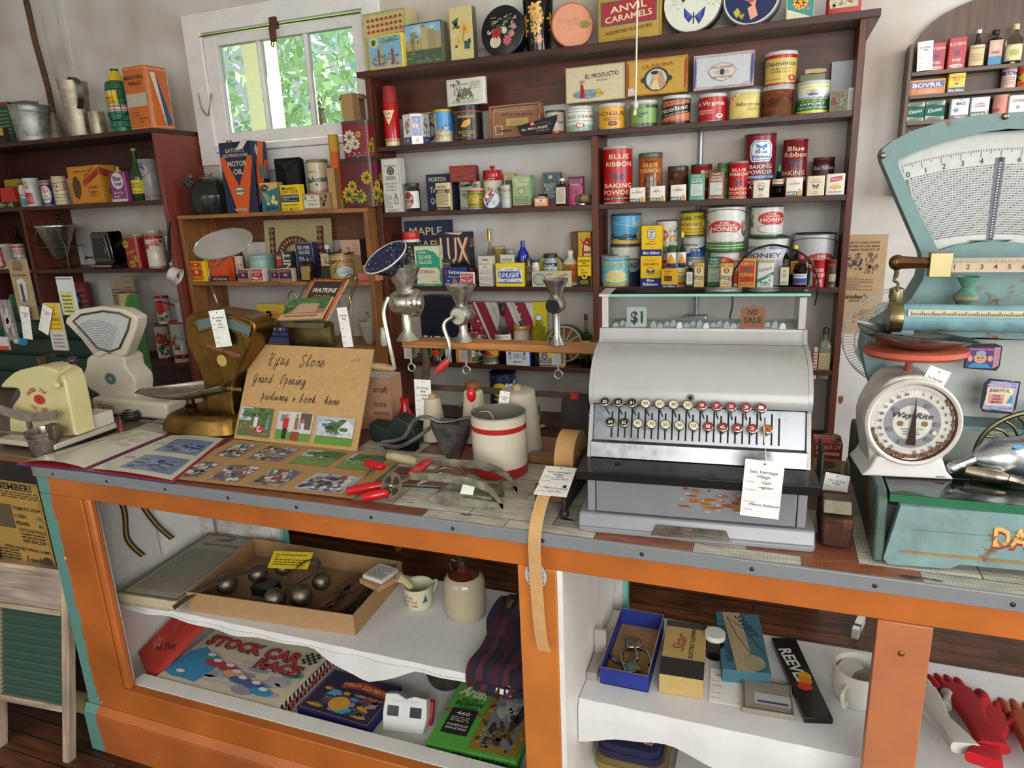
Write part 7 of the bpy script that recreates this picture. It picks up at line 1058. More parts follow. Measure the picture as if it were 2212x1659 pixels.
# ================================================================ arched spice rack, poster
vW(0,0,1)
RY=2.735;t=tH('spice_rack','brown arched wooden spice rack hung on the wall above the big scale','rack',(.60,RY,1.50))
rx0,rx1=.385-.60,1.06-.60;zz=lambda v:v-1.50
m=MB();out=[(rx0,zz(1.56)),(rx1,zz(1.56)),(rx1,zz(2.03))];out+=[((rx0+rx1)/2+(rx1-rx0)/2*.93*cos(a),zz(2.03)+.15*sin(a))for a in[PI*i/18 for i in rg(19)]];out.append((rx0,zz(2.03)))
m.pZ(out,.07,YW-RY-.002,'5b4233',jK);m.bU('back_panel',t)
for x in(rx0,rx1-.012):m=MB();m.box(x,0,zz(1.56),x+.012,.0695,zz(2.035),'62483a',jK);m.bU(jD,t,bev=.001)
RS=[1.948,1.878,1.797,1.7,1.575]
for v in RS:m=MB();m.box(rx0+.0125,.002,zz(v)-.008,rx1-.0125,.0695,zz(v),'62483a',kS);m.box(rx0+.0125,-.002,zz(v)-.009,rx1-.0125,.0015,zz(v)+.002,'62483a',kS);m.bU('shelf',t)
vW(1780,0,5.12);z=RS[0];Yr=RY+.008
M=fF((sX(vx(1090),Yr-.012,z),RY-.004,z+.092),(1,0,.05),(.05,.03,1));tC(kT,'white museum tag standing at the end of the arched rack',None,.044,.088,M)
def rt(label,x0,x1,yt,z,c,ops,rr=.004,d=.028,n=kK,**k):return bx(n,label,kA,x0,x1,yt,z,Yr,d,c,ops,kA,rr=rr,**k)
rib=lambda s_:[T_('BLUE RIBBON',.5,.8,.1,'e0c9bc',.86,0,.01)]+bow(.5,.55,.16,'2a3a78',.7)+[T_(jQ,.5,.3,.09,'e6d4c8',.46,0,.02),E_(.5,.12,.36,.06,'dccabc'),T_(s_,.5,.12,.06,'8c2a30',.5)]
rt('crimson ginger tin with blue bow on the rack top shelf',1130,1325,470,z,'ab2433',rib('GINGER'));rt('crimson cloves tin with blue bow beside the ginger tin',1350,1552,412,z,'b3222e',rib('CLOVES'))
bO(kQ,'brown bottle with white cap and waisted cream label on the rack',kJ,1595,1762,320,z,Yr,gK,'2c1c18',kC,('cfd2d0',.1),(.06,.6,'d2bf98',[T_('Nonsuch',.5,.86,.09,'4a4a5a',.6),Ln(.2,.2,.8,.6,4,'b0905a')]),flat=.5)
bO(kQ,'clear flask with pink and blue label and black cap on the rack',kJ,1788,1965,315,z,Yr,jG,'a9ada8',kZ,('26221f',.12),(.04,.7,'c9a79a',[R_(0,0,1,.34,'5a8fb0'),E_(.5,.75,.3,.18,'d9b8a8'),T_('STRAWBERRY',.5,.5,.08,'a8503c',.6)]))
bO(kQ,'round clear bottle with gold top and cream oval label on the rack',kJ,1990,2185,255,z,Yr,hD,'b9b6a0',kZ,('cdb78a',.14),(.1,.5,'b9b69a',[E_(.5,.5,.4,.46,'d9d29a'),E_(.5,.5,.2,.2,'b5ac78')]),flat=.6)
z=RS[1]
bx('bouillon_tin','flat orange and blue cubes tin lying on its edge',kA,938,1330,880,z,Yr,.03,'c87434',[Fr(.0,.0,1,1,.05,'d09a3c'),R_(.03,.48,.97,.86,'3a4a9c'),T_('BOVRIL',.5,.66,.26,'d9d2c0',.84,0,.03),T_('CUBES',.5,.24,.15,'d8c4a8',.46)],kA,rr=.006)
rt('yellow and navy pumpkin pie spice tin',1358,1550,808,z,'e0bf16',[R_(0,0,1,.28,'1d2f72'),T_(jQ,.5,.92,.04,'c0701c',.16),T_('PUMPKIN PIE',.5,.8,.11,'c0601c',.86),T_('SPICE',.5,.67,.11,'c0601c',.4)]+bow(.5,.48,.1,gC,.7)+[T_(hQ,.5,.14,.13,'e6e6e0',.86,0,.02)])
can('salt_drum','pink white and navy salt drum on the rack',kA,1945,2112,695,z,Yr,'d0bfae',[R_(0,.72,1,1,'b07a78'),R_(0,.52,1,.68,'2c3460'),T_('SALT',.6,.6,.13,'dcd4cc',.5),Ln(.2,.1,.8,.45,4,'a98a7a')],None,kE,rim='cfc4b4')
can(kK,'red yellow and black round tin at the edge of the frame',kA,2118,2290,742,z,Yr,'c8401e',[R_(0,.24,1,.72,'c9a02c'),Pg([(0,.24),(.4,.3),(.2,.5),(.4,.7),(0,.72)],'2a2f1c')],None)
z=RS[2]
kl=[Pg([(0,.28),(1,.2),(1,.76),(0,.84)],'1f6058'),T_('Kleenex',.5,.55,.2,'dcdccc',.8,8,.01,.3)]+[Pg([(.06*i,1),(.06*i+.03,1),(.2+.04*i+.02,.8),(.2+.04*i,.8)],'3a6a5c')for i in rg(16)]+[Pg([(.06*i,0),(.06*i+.03,0),(.2+.04*i+.02,.22),(.2+.04*i,.22)],'3a6a5c')for i in rg(16)]
bx('tissue_box','small striped green tissue box at the end of the third rack shelf',kI,905,1098,1130,z,Yr,.03,'cdccb8',kl);bx('tissue_box','striped green tissue box touching the paler spice tins',kI,1112,1320,1112,z,Yr,.03,'cdccb8',kl)
rt('white and brown mace tin on the rack',1385,1590,1090,z,'cdd0d4',[R_(0,0,1,.2,'5a2a20'),T_(jQ,.55,.93,.05,'6a5a5a',.2),T_('MACE',.55,.76,.14,'4a2c28',.5,0,.02),T_('40',.3,.45,.2,'3a4a6a',.26),T_("Malkin's",.55,.1,.12,'dcd0cc',.6,0,.02)])
rt('white and green curry powder tin on the rack',1605,1815,1072,z,'c9ccd0',[R_(0,0,.8,.3,'234640'),T_('CURRY',.5,.68,.09,'b0605c',.5),T_(hA,.5,.56,.09,'b0605c',.56),T_('NABOB',.42,.15,.15,'d3d9d4',.66,0,.02),Pg([(.82,.05),(1,.05),(.95,.4)],'c8843c')])
can('baking_drum','faded pink round drum between the curry and paprika tins',kA,1845,2020,1055,z,Yr,'c98a78',[T_('Jello',.3,.3,.2,'a83a3c',.4)],None,kE,rim='c9a496')
rt('white paprika tin with red lettering',2025,2240,1048,z,'cfced0',[R_(0,0,1,.1,'b83c38'),T_('PAPRIKA',.6,.72,.14,'b0605c',.8),E_(.5,.4,.08,.08,'6a7a8a')])
z=RS[3];can(kK,'red and white small can just above the big scale',kA,885,1030,1455,z,Yr,'cfc2b8',[R_(0,.6,1,.9,'b02a24'),R_(0,.1,1,.4,'b02a24')],('c9c4bc',.005))
xw=.247;m=MB();PW,PH=.135,.36;m.box(0,0,0,PW,.001,PH,'b99a72',kE)
m.prt([T_('NOW CITY FOLKS CAN BUY',.42,.92,.022,'2a2420',.8,0,.012),T_('THE KIND OF CHILI SAUCE',.42,.885,.022,'2a2420',.8,0,.012),T_('COUNTRY FOLKS PUT UP',.42,.85,.022,'2a2420',.8,0,.012),Bl(.05,.62,.45,.82,['3a3430','8a7458','5a4c40'],30,3,.12),Bl(.5,.6,.85,.82,['8a7458','7a664c'],20,5,.12),E_(.62,.8,.06,.025,'6a5844'),Ln(.05,.44,.75,.58,8,'7a664c'),T_("Snider's",.34,.38,.05,'241e1a',.6),T_('CHILI SAUCE',.38,.335,.018,'3a3028',.4),Bl(.3,.1,.95,.28,['8a7458'],20,4,.08),Ln(.5,.1,.9,.25,8,'7a664c')],lambda u,v,l:(u*PW,-l,v*PH),PW,PH)
o=m.bU('advert_poster');tag(o,'old tan newspaper advert for chili sauce fixed to the wall','poster');o.location=(.252,YW-.0035,1.431-PH)
m=MB();m.box(0,0,0,.014,.0006,.022,'8d4a20',kE);m.box(.003,0,-.008,.01,.0006,0,'8d4a20',kE);p=aY(1815,862,YW);o=m.bU('tape_mark');tag(o,'scrap of brown tape stuck on the bare wall by the wire fan','tape');o.location=(p.x-.004,YW-.003,p.z-.01)
# ================================================================ counter: cash register
vW(0,0,1)
def wt(name,label,cat,p0,group=None):
 t=tH(name,label,cat,tuple(p0),group=group);inv=MT(-V(p0))
 def nb(M=None):
  m=MB();m.M=inv@M if M is not None else inv.copy();return m
 return t,nb
W_=.433;t=tH('cash_register','large grey metal cash register with two rows of round keys and a wooden drawer','cash register',(-.334,1.226,ZC),RD(4.2))
SG='85868a';SG2='a3a29f'
m=MB();m.pZ(rR(W_+.012,.41,.012,cx=W_/2,cy=.205),0,.012,'86878a',kB,axis='z');m.pZ([(0,.012),(.41,.012),(.40,.038),(.012,.038)],-.004,W_+.004,SG,kB,axis='x');m.bU(hJ,t,bev=.003)
m=MB();m.box(.012,.02,.0385,.028,.40,.118,SG,kB);m.box(W_-.028,.02,.0385,W_-.012,.40,.118,SG,kB);m.box(.028,.36,.0385,W_-.028,.4,.118,SG,kB);m.bU('drawer_housing',t,bev=.002)
m=MB();m.box(.030,.016,.041,W_-.030,.34,.113,'7b7c80',kB)
f=lambda u,v,l:(.03+u*(W_-.06),.016-l,.041+v*.072)
m.prt([Bl(.42,.30,.78,.92,['8a5228','7a4520','93602f'],34,4,.10),Bl(.36,.3,.6,.6,['8a5228'],6,7,.04),R_(0,.96,1,1,'7a4a28'),Bl(.7,.5,.85,.8,['8a5228','9a9b9c'],8,9,.07),Bl(.4,.2,.75,.9,['96979a'],16,12,.05)],f,W_-.06,.072,kB);m.bU('drawer',t,bev=.002)
m=MB();m.box(-.004,-.012,.1185,W_+.004,.095,.136,'161717',kC);m.cY(.007,.1365,.1375,'4a4038',kH,16,.07,.04);m.bU('ledge',t,bev=.006,seg=3)
m=MB();m.pZ([(.14+.0,0),(.29,0),(.28,.022),(.15,.022)],.0,.002,'9d968a',kD);m.M=Matrix.Identity(4);m.v=[V((v.x,v.y-.003,v.z+.008))for v in m.v]
m.prt([T_('National Cash Register Co of Canada Ltd',.5,.66,.2,'5a5550',.8),T_('Montreal Canada',.5,.3,.2,'5a5550',.6)],lambda u,v,l:(.14+u*.15,.0-.003-l,.008+v*.022),.15,.022);m.bU('name_plate',t)
K0,K1=(.078,.137),(.118,.236)
m=MB();m.pZ([K0,K1,(.30,.236),(.30,.137)],.012,W_-.012,'85878a',kD,axis='x')
m.pZ([(.066,.137),(.072,.168),(.088,.168),(.09,.137)],.010,W_-.010,'a3a4a6',kD,axis='x')
def kp(x,s_,off=0):return(x,K0[0]+(K1[0]-K0[0])*s_-off*.92,K0[1]+(K1[1]-K0[1])*s_+off*.35)
x0k,dxk=.050,.0269
for i in rg(25):
 x=x0k+i*dxk/2;a,b=kp(x,.36,.0008),kp(x,.93 if i%2 else.86,.0008);m.face([(a[0]-.0016,a[1],a[2]),(a[0]+.0016,a[1],a[2]),(b[0]+.0016,b[1],b[2]),(b[0]-.0016,b[1],b[2])],'0c0c0c',jS)
m.bU('key_board',t,bev=.001)
KT=[['$5','$3','$1','80','60','40','20','9','7','5','3','1'],['$4','$2','90','70','50','30','10','8','6','4','2','X']]
for r_ in(0,1):
 for i in rg(12):
  x=.040+i*dxk+(.0125 if r_ else 0);cy,cz=(.064,.214)if r_ else(.076,.252);cz-=.0
  kc='17171a' if i<(2 if r_ else 3)else('d2cdb0' if i<7 else('b8602c' if r_ and i==11 else '8c2f35'))
  k_=MB();a=kp(x+.004,.62 if r_ else.8,0);k_.tU([a,(x,cy+.012,cz-.016),(x,cy,cz-.004)],.0014,'77767a',kD,6)
  ax=MT((x,cy,cz))@MR(RD(38),4,'X');k_.M=ax
  k_.lA([(.0005,-.004),(.0088,-.004),(.0102,-.002),(.0102,.002),(.0086,.003),(.0084,.0018),(.0005,.0018)],kc,kD,18,cols=[gW,gW,gW,gW,gW,kc])
  k_.cY(.0084,.0018,.0022,kc,kC,18)
  k_.prt([T_(KT[r_][i],.5,.5,.42,'d9d6c8' if kc[0]in '18' else hN,.5)],lambda u,v,l:(-.0084+u*.0168,-.0084+v*.0168,.0023+l),.0168,.0168,l0=0,dl=.0001);k_.bU('key',t)
hood=[(.098,.243),(.094,.255),(.100,.278),(.118,.303),(.148,.325),(.19,.339),(.225,.343)]
hs=[(v.x,v.y)for v in sO([(a,b,0)for a,b in hood],4)]
m=MB();m.pZ(hs+[(.30,.343),(.30,.243)],.012,W_-.012,SG2,kB,sm=True,axis='x');m.bU('hood',t)
m=MB();bk=sO([(.225,.3435,0),(.238,.350,0),(.245,.362,0),(.248,.371,0)],4);m.pZ([(v.x,v.y)for v in bk]+[(.36,.371),(.36,.137),(.3005,.137),(.3005,.3435)],.010,W_-.010,SG2,kB,sm=True,axis='x');m.bU('back_housing',t)
m=MB();m.cY(.0075,.0,.003,'6d6458',kH,18);m.cY(.004,.003,.0035,'0c0a08',jS,12);q_=MT((W_*.475,.0945,.262))@MR(RD(80),4,'X');m.v=[q_@v for v in m.v];m.bU('lock',t)
for x in(.07,W_-.09):m=MB();m.cY(.0022,x-.018,x+.018,'a09e98',kD,8,.3425,.222,axis='x',cz=0);m.v=[V((v.x,.222+(v.y-.3425),.3445+(v.z-.222)))for v in m.v];m.bU('hinge',t)
m=MB();sp=[(.0665,.1365),(.40,.1365),(.40,.371),(.246,.371),(.236,.350),(.224,.3445)]+[(a,b+.002)for a,b in hs[::-1]]+[(.1,.24),(.108,.236),(.07,.15)]
for a,b in((.004,.0118),(W_-.0118,W_-.004)):m2=MB();m2.pZ(sp,a,b,SG2,kB,axis='x');m2.bU('side_plate',t,bev=.001)
m=MB();m.box(.008,.25,.3715,.022,.345,.440,'b9b2b0',kB);m.box(W_-.022,.25,.3715,W_-.008,.345,.437,'b0a9a4',kB);m.box(.022,.34,.3715,W_-.022,.345,.377,SG,kB);m.box(.002,.246,.4402,.026,.35,.446,'c2bcb8',kB);m.bU('window_frame',t,bev=.001)
m=MB();m.box(.0265,.246,.4405,W_-.002,.35,.446,'eef6f3','pane');m.box(.0265,.2455,.4405,W_-.002,.2462,.446,'7fb8a4',kC);m.box(.0225,.252,.372,W_-.0225,.2535,.4395,'f4f8f7','pane');m.bU(kZ,t)
rd=random.Random(2)
for i in rg(26):
 x=.03+i*.0138
 if.06<x<.105 or.30<x<.345:continue
 h_=.010+.006*sin(i*2.3)**2;m=MB();m.pZ([(0,0),(.013,0),(.0125,h_*.6),(.008,h_),(.002,h_*.7)],0,.001,'b9bebc',kB);o=m.bU('price_flag',t);o.location=(x,.262+.012*sin(i*1.7),.3716)
m=MB();m.pZ(rR(.043,.044,.005,cy=.022),0,.0015,'c9cec6',kB);m.prt([T_('$1',.5,.5,.56,'17171a',.62,0,.03)],lambda u,v,l:(-.0215+u*.043,-l,v*.044),.043,.044);o=m.bU('price_flag',t);o.location=(.083,.259,.372);o[gJ]='white dollar flag'
m=MB();m.pZ([(-.023,0),(.023,0),(.025,.036),(.022,.044),(.006,.045),(.0,.049),(-.006,.045),(-.022,.044),(-.025,.036)],0,.0015,'a8541c',kB);m.prt([T_('NO',.5,.72,.24,'26201c',.42,0,.03),T_('SALE',.5,.36,.24,'26201c',.74,0,.03)],lambda u,v,l:(-.024+u*.048,-l,v*.047),.048,.047);o=m.bU('price_flag',t);o.location=(.323,.259,.372);o[gJ]='orange no sale flag'
p=aY(1653,990,1.228);M=fF(p+V((0,-.012,-.0)),(1,.07,-.05),(.02,.03,1));tC(kT,'white museum tag hanging in front of the cash register drawer',None,.066,.108,M,'Cash|register|Morris Stefanuik',6,[aY(1650,903,1.245),aY(1651,950,1.238),aY(1655,985,1.215),aY(1653,1002,1.213)])
# ================================================================ the big teal scale
TE='74908f';XD=aY(2182,270,1.5).x
t=tH('counter_scale','huge worn teal green computing scale with a fan shaped chart and glass platform','scale',(.2,1.25,ZC));D=MT((-.2,-1.25,-ZC))
def nb():m=MB();m.M=D.copy();return m
def mir(P):return P+[V((2*XD-p.x,p.y,p.z))for p in P[::-1]]
def A_(L_,Y):return[aY(x,y,Y)for x,y in L_]
m=nb();XR=2*XD-.205
fr_=[(.212,.962),(.232,1.060),(XR-.02,1.060),(XR,.962),(XR-.09,.955),(XR-.1,.964),(.33,.964),(.315,.955),(.22,.953)]
rows=[[(x,1.244+(z-.95)*.12+max(0,(x-.2))*.075,z)for x,z in fr_],[(x,1.264+(z-.95)*.12+max(0,(x-.2))*.075,z)for x,z in fr_]]
fx=lambda u,v,l:(.222+u*.38,1.244+(.012+v*.09)*.12+(.022+u*.38)*.075-l,.962+v*.096)
m.face(rows[0],TE,kX);m.face(rows[1][::-1],TE,kX);m.grid(rows,TE,kX,close=True,sm=False)
m.prt([T_('DAYTON',.61,.56,.34,'8c2420',.42,0,.05),T_('DAYTON',.603,.595,.34,'d6ad62',.40,0,.03),Pg([(.04,.20),(1,.17),(1,.10),(.04,.16)],'97703a'),R_(.08,.60,.42,.605,'2c4a48'),T_('0',.1,.1,.01)],fx,.38,.096,kX);m.bU('front_plate',t)
for s_ in(0,1):
 xa=.196 if not s_ else XR+.0;m=nb();pr=sO([(1.25,.953,0),(1.262,1.01,0),(1.275,1.066,0),(1.33,1.078,0),(1.50,1.075,0),(1.66,1.078,0),(1.71,1.075,0),(1.735,1.05,0),(1.735,.953,0)],3);m.pZ([(v.x,v.y)for v in pr],xa,xa+.018,'5d7268',jP,sm=True,axis='x');m.bU(jD,t,bev=.004)
m=nb();m.box(.214,1.28,.956,XR,1.73,1.052,'24302b',kX);m.bU(hJ,t)
m=nb();m.box(.2165,1.276,1.060,XR-.002,1.70,1.075,'9fc7ae','thickglass');m.bU('glass_platform',t,bev=.001);m=nb();m.box(.2165,1.2745,1.0605,XR-.002,1.2758,1.0745,'2f6b4a',kC);m.bU('glass_edge',t)
YB_=1.53
out=mir(A_([(1912,905),(1884,850),(1866,790),(1858,750),(1864,722),(1884,700),(1915,682),(1960,640),(1985,600),(1990,575),(1986,545),(1966,500),(1940,440),(1915,380),(1902,350),(1899,335),(1904,322),(1925,306),(1965,285),(2030,264),(2110,250),(2182,245)],YB_))
inn=mir(A_([(1950,900),(1925,850),(1912,800),(1906,765),(1912,740),(1930,720),(2182,722)],YB_))
win=mir(A_([(2023,540),(1985,468),(1955,400),(1936,356),(1938,346),(1982,326),(2050,303),(2112,288),(2182,279)],YB_));low=mir(A_([(2023,540),(2058,529),(2110,521),(2182,517)],YB_))
from mathutils.geometry import tessellate_polygon as tp
def flat(m,P,y,c,k=kE):
 for a in tp([[V((p.x,p.z,0))for p in P]]):m.face([(P[i].x,y,P[i].z)for i in a],c,k)
def ring(m,outer,inner,y0,y1,c,k):
 ov=[V((p.x,p.z,0))for p in outer];iv=[V((p.x,p.z,0))for p in inner];al=ov+iv;tr=tp([ov,iv])
 for y,fl in((y0,0),(y1,1)):
  for a in tr:m.face([(al[i].x,y,al[i].y)for i in(a if fl else a[::-1])],c,k)
 for L_ in(ov,iv):
  for i in rg(len(L_)):a,b=L_[i],L_[(i+1)%len(L_)];m.face([(a.x,y0,a.y),(a.x,y1,a.y),(b.x,y1,b.y),(b.x,y0,b.y)],c,k,sm=True)
def dedupe(L_):return[p for i,p in enumerate(L_)if(p-L_[i-1]).length>1e-4]
chart=dedupe(win+low[::-1][1:-1])
iN=9
upper=out[iN:len(out)-iN];lower=out[:iN+1]+out[len(out)-iN-1:]
m=nb();ring(m,dedupe(upper),chart,YB_-.02,YB_+.03,TE,kX);m.bU('fan_frame',t,bev=.006,seg=3)
m=nb();ring(m,dedupe(lower),dedupe(inn),YB_-.04,YB_+.05,TE,kX);m.bU(kO,t,bev=.008,seg=3)
m=nb();flat(m,chart,YB_,'c5c8c2')
pv=aY(2182,1010,YB_);pv.x=XD
def pol(a,r_,l=0):return(pv.x+r_*sin(a),YB_-l-.0004,pv.z+r_*cos(a))
T0=aY(1948,352,YB_);a0=math.atan2(T0.x-pv.x,T0.z-pv.z);rT=math.hypot(T0.x-pv.x,T0.z-pv.z);rTm=math.hypot(aY(2182,283,YB_).x-pv.x,aY(2182,283,YB_).z-pv.z)
rB=math.hypot(aY(2030,528,YB_).x-pv.x,aY(2030,528,YB_).z-pv.z);rTT=min(rT,rTm)
def quad(a,b,r0,r1,c,l=.0004):m.face([pol(a,r0,l),pol(b,r0,l),pol(b,r1,l),pol(a,r1,l)],c,kE)
for i in rg(81):
 a=a0*(1-i/40);quad(a-.0007,a+.0007,rTT-(.018 if i%8==0 else(.012 if i%4==0 else.008)),rTT-.004,'4a4c50')
for j in rg(30):
 r_=rTT-.034-j*(rTT-.04-rB)/30
 for i in rg(54):
  a=a0*.93*(1-i/26.5)
  quad(a-.0042*rTT/r_*.8,a+.0030*rTT/r_*.8,r_,r_+.0022,'85888a' if(i+j)%5 else '54575c')
for i in rg(40):quad(a0*.985-.003,a0*.985+.006,rB+.002+i*(rTT-rB-.034)/40,rB+.002+(i+.6)*(rTT-rB-.034)/40,'3a3c40')
quad(-.013,.012,rB,rTT-.02,'6a6e76',.0006);quad(-.004,.006,rB,rTT-.02,'3c3f48',.0008)
for i in rg(28):quad(-.002,.004,rB+.004+i*(rTT-rB-.03)/28,rB+.004+(i+.5)*(rTT-rB-.03)/28,'c5c8c2',.001)
for i in rg(11):
 a=a0*.96*(1-i/5);c_=pol(a,rTT-.024,.0006);s_=.011;ca,sa=cos(-a),sin(-a)
 m.prt([T_(str(i),.5,.5,.9,'33353a',None,0,0)],lambda u,v,l:(c_[0]+((u-.5)*ca-(v-.5)*sa)*s_,c_[1]-l,c_[2]+((u-.5)*sa+(v-.5)*ca)*s_),s_,s_,l0=0)
m.bU('chart',t)
m=nb();flat(m,dedupe(inn),YB_+.03,'b9bdb8',kC);m.bU('mirror_panel',t)
for x,y in((1907,336),(2172,251)):m=nb();p=aY(x,y,YB_-.022);m.sP(.006,p.x,p.y,p.z,'8a7c64',jB,12,sy=.5);m.bU('screw',t)
YC=1.40
p0,p1=aY(1948,683,YC),aY(2330,700,YC);zt_=p0.z-.002
m=nb();m.lA([(.0005,0),(.024,0),(.024,p1.x-p0.x),(.0005,p1.x-p0.x)],'7ba5ac',kX,26,cx=p0.x,cy=YC,cz=zt_,axis='x');m.v=m.v;m.bU('cylinder_housing',t)
m=nb();m.box(p0.x+.005,YC-.0265,zt_+.006,p1.x,YC-.018,zt_+.018,'c2bfa8',kE)
for i in rg(90):x=p0.x+.01+i*.0033;m.box(x,YC-.0272,zt_+.008,x+.0018,YC-.0266,zt_+.0125+.003*(i%5==0),'6d6c5c',kE)
m.bU('price_strip',t)
m=nb();m.lA([(.0005,-.022),(.026,-.022),(.028,-.018),(.028,-.001),(.026,0),(.0005,0)],'93825c',jB,26,cx=p0.x,cy=YC,cz=zt_,axis='x');m.bU('end_cap',t);m=nb();m.box(p0.x-.015,YC-.01,zt_-.03,p0.x+.02,YB_-.03,zt_-.012,TE,kX);m.bU('bracket',t)
YR_=1.42;a_,b_=aY(2052,558,YR_),aY(2052,588,YR_)
m=nb();m.box(a_.x,YR_-.004,b_.z,p1.x,YR_+.004,a_.z,'c2b096',kE);m.prt([T_(str(k),.04+.105*(k-1),.4,.34,'4a4038')for k in rg(1,9)]+[R_(.001+.0105*i,.68,.003+.0105*i,.98 if i%5 else.8,'5a4c3c')for i in rg(90)],lambda u,v,l:(a_.x+u*(p1.x-a_.x),YR_-.004-l,b_.z+v*(a_.z-b_.z)),p1.x-a_.x,a_.z-b_.z);m.bU('beam',t)
q0,q1=aY(2008,545,YR_),aY(2050,597,YR_)
m=nb();m.box(q0.x,YR_-.014,q1.z,q1.x,YR_+.01,q0.z,'8f8560',jB);m.bU('poise_block',t,bev=.001)
m=nb();r0=aY(1938,567,YR_);r1=aY(2005,568,YR_);m.tU([r0,r1],.010,'6b4d34',jB,rs=[.012,.009]);m.sP(.014,r0.x,r0.y,r0.z,'6b4d34',jB,16,sy=.7);m.tU([r0+V((.0,0,-.012)),aY(1937,590,YR_),aY(1934,600,YR_)],.004,'6d5a44',kH);m.tU(sO(A_([(1934,600),(1931,606),(1940,612),(1938,622),(1940,630)],YR_),4),.0025,'7c7264',kH);m.bU('arm',t)
m=nb();a=aY(1936,640,YR_+.02);m.lA([(.004,.018),(.012,.014),(.013,0),(.010,-.016),(.004,-.02),(.0005,-.021)],'a09070',jB,18,cx=a.x,cy=a.y,cz=a.z);m.bU('finial',t)
m=nb();a=aY(2098,600,YR_);h_=.04;m.lA([(.018,0),(.008,-h_*.5),(.016,-h_*.75),(.020,-h_*.85),(.020,-h_*1.0),(.016,-h_*1.1),(.012,-h_*1.6)],hM,kX,20,cx=a.x,cy=a.y+.02,cz=a.z,cols=[hM,hM,hM,'9a7a4c',hM,hM,hM]);m.bU('pedestal',t)
m=nb();a=aY(1908,727,YB_-.042);m.M=m.M@MT(a);m.prt([E_(.5,.5,.5,.5,'b0a67c',28),E_(.5,.5,.44,.44,'4a4430',28),T_('VIBRATION',.5,.5,.18,'b0a67c',.76),T_('HERE',.5,.25,.13,'b0a67c',.4),T_('AUTO',.5,.74,.13,'b0a67c',.4)],lambda u,v,l:((u-.5)*.034,-l,(v-.5)*.034),.034,.034);m.bU('badge',t)
m=nb();
for k in rg(7):
 a=PI*(.5+k*.075);c_=aY(2240,990,1.49);R1=aY(2240,990,1.49).x-aY(2105,990,1.49).x
 if k<6:m.tU(sO([c_+V((R1*.55*cos(a+.2),0,R1*.5*sin(a+.2))),c_+V((R1*.8*cos(a+.12),0,R1*.72*sin(a+.12))),c_+V((R1*.98*cos(a+.2),0,R1*.9*sin(a+.2)))],4),.003,'8d8468',jB)
m.tU([c_+V((R1*cos(PI*(.5+i/24)),0,R1*.92*sin(PI*(.5+i/24))))for i in rg(13)],.005,'7c7458',jB);m.tU([c_+V((R1*.55*cos(PI*(.5+i/24)),0,R1*.5*sin(PI*(.5+i/24))))for i in rg(13)],.004,'7c7458',jB);m.bU('cast_ornament',t)
def magnet(label,cx,cy,w_,h_,ops,out=None):
 p=aY(cx,cy,YB_-.045);m=MB();m.pZ(out or[(-w_/2,0),(w_/2*.85,-.003),(w_/2,.006),(w_/2,h_*.9),(w_*.3,h_),(-w_*.3,h_*.98),(-w_/2,h_*.86)],-.0,.0015,'1c1a22');m.prt(ops,lambda u,v,l:(-w_/2+u*w_,-l,v*h_),w_,h_);o=m.bU('fridge_magnet');tag(o,label,'magnet');o.location=(p.x,YB_-.0425,p.z-h_/2)
magnet('square magnet picturing a boy in a cap holding his hands up',2124,770,.058,.049,[Pg([(.04,.04),(.8,.02),(.78,.86),(.08,.82)],'4a3f78'),Bl(.06,.06,.78,.8,['3c3568','6a5a90','2f3f78'],40,3,.08),Pg([(.8,.03),(.96,.15),(.96,.88),(.78,.86)],'a97a88'),R_(.1,.74,.76,.8,'b85a78'),E_(.43,.42,.18,.2,'c9907c'),E_(.43,.62,.14,.1,'7fa0a0'),E_(.15,.4,.07,.12,'c9907c'),E_(.70,.42,.07,.12,'c9907c'),Pg([(.1,.05),(.2,.22),(.62,.22),(.76,.05)],'3a86b0'),E_(.37,.44,.02,.03,'26202c',8),E_(.49,.44,.02,.03,'26202c',8),St([(.38,.32),(.48,.33)],.0006,'7a2c34')])
magnet('jar shaped magnet with a pink label and blue crystals',2160,856,.060,.066,[Pg([(.08,.1),(.9,.04),(.96,.9),(.2,.94)],'9a9cb8'),Bl(.1,.74,.95,.95,['4a5a98','8f98c0','c98aa0'],22,3,.12),R_(.14,.22,.84,.74,'d0c3a4'),R_(.2,.26,.62,.56,'c98a8a'),T_('JERKITOL',.48,.66,.09,'2c2c3a',.56),T_('FOR',.42,.5,.06,'3a2c34',.2),T_('TIRED',.42,.41,.06,'3a2c34',.28),T_('MINDS',.42,.32,.06,'3a2c34',.28),Pg([(.7,.3),(.86,.3),(.82,.58)],'3a86a8'),Bl(.1,.06,.9,.2,['3f86b0','c98aa0','8f98c0'],18,4,.14)],[(-.024,0),(.022,-.002),(.029,.01),(.030,.062),(-.02,.066),(-.028,.055),(-.029,.01)])
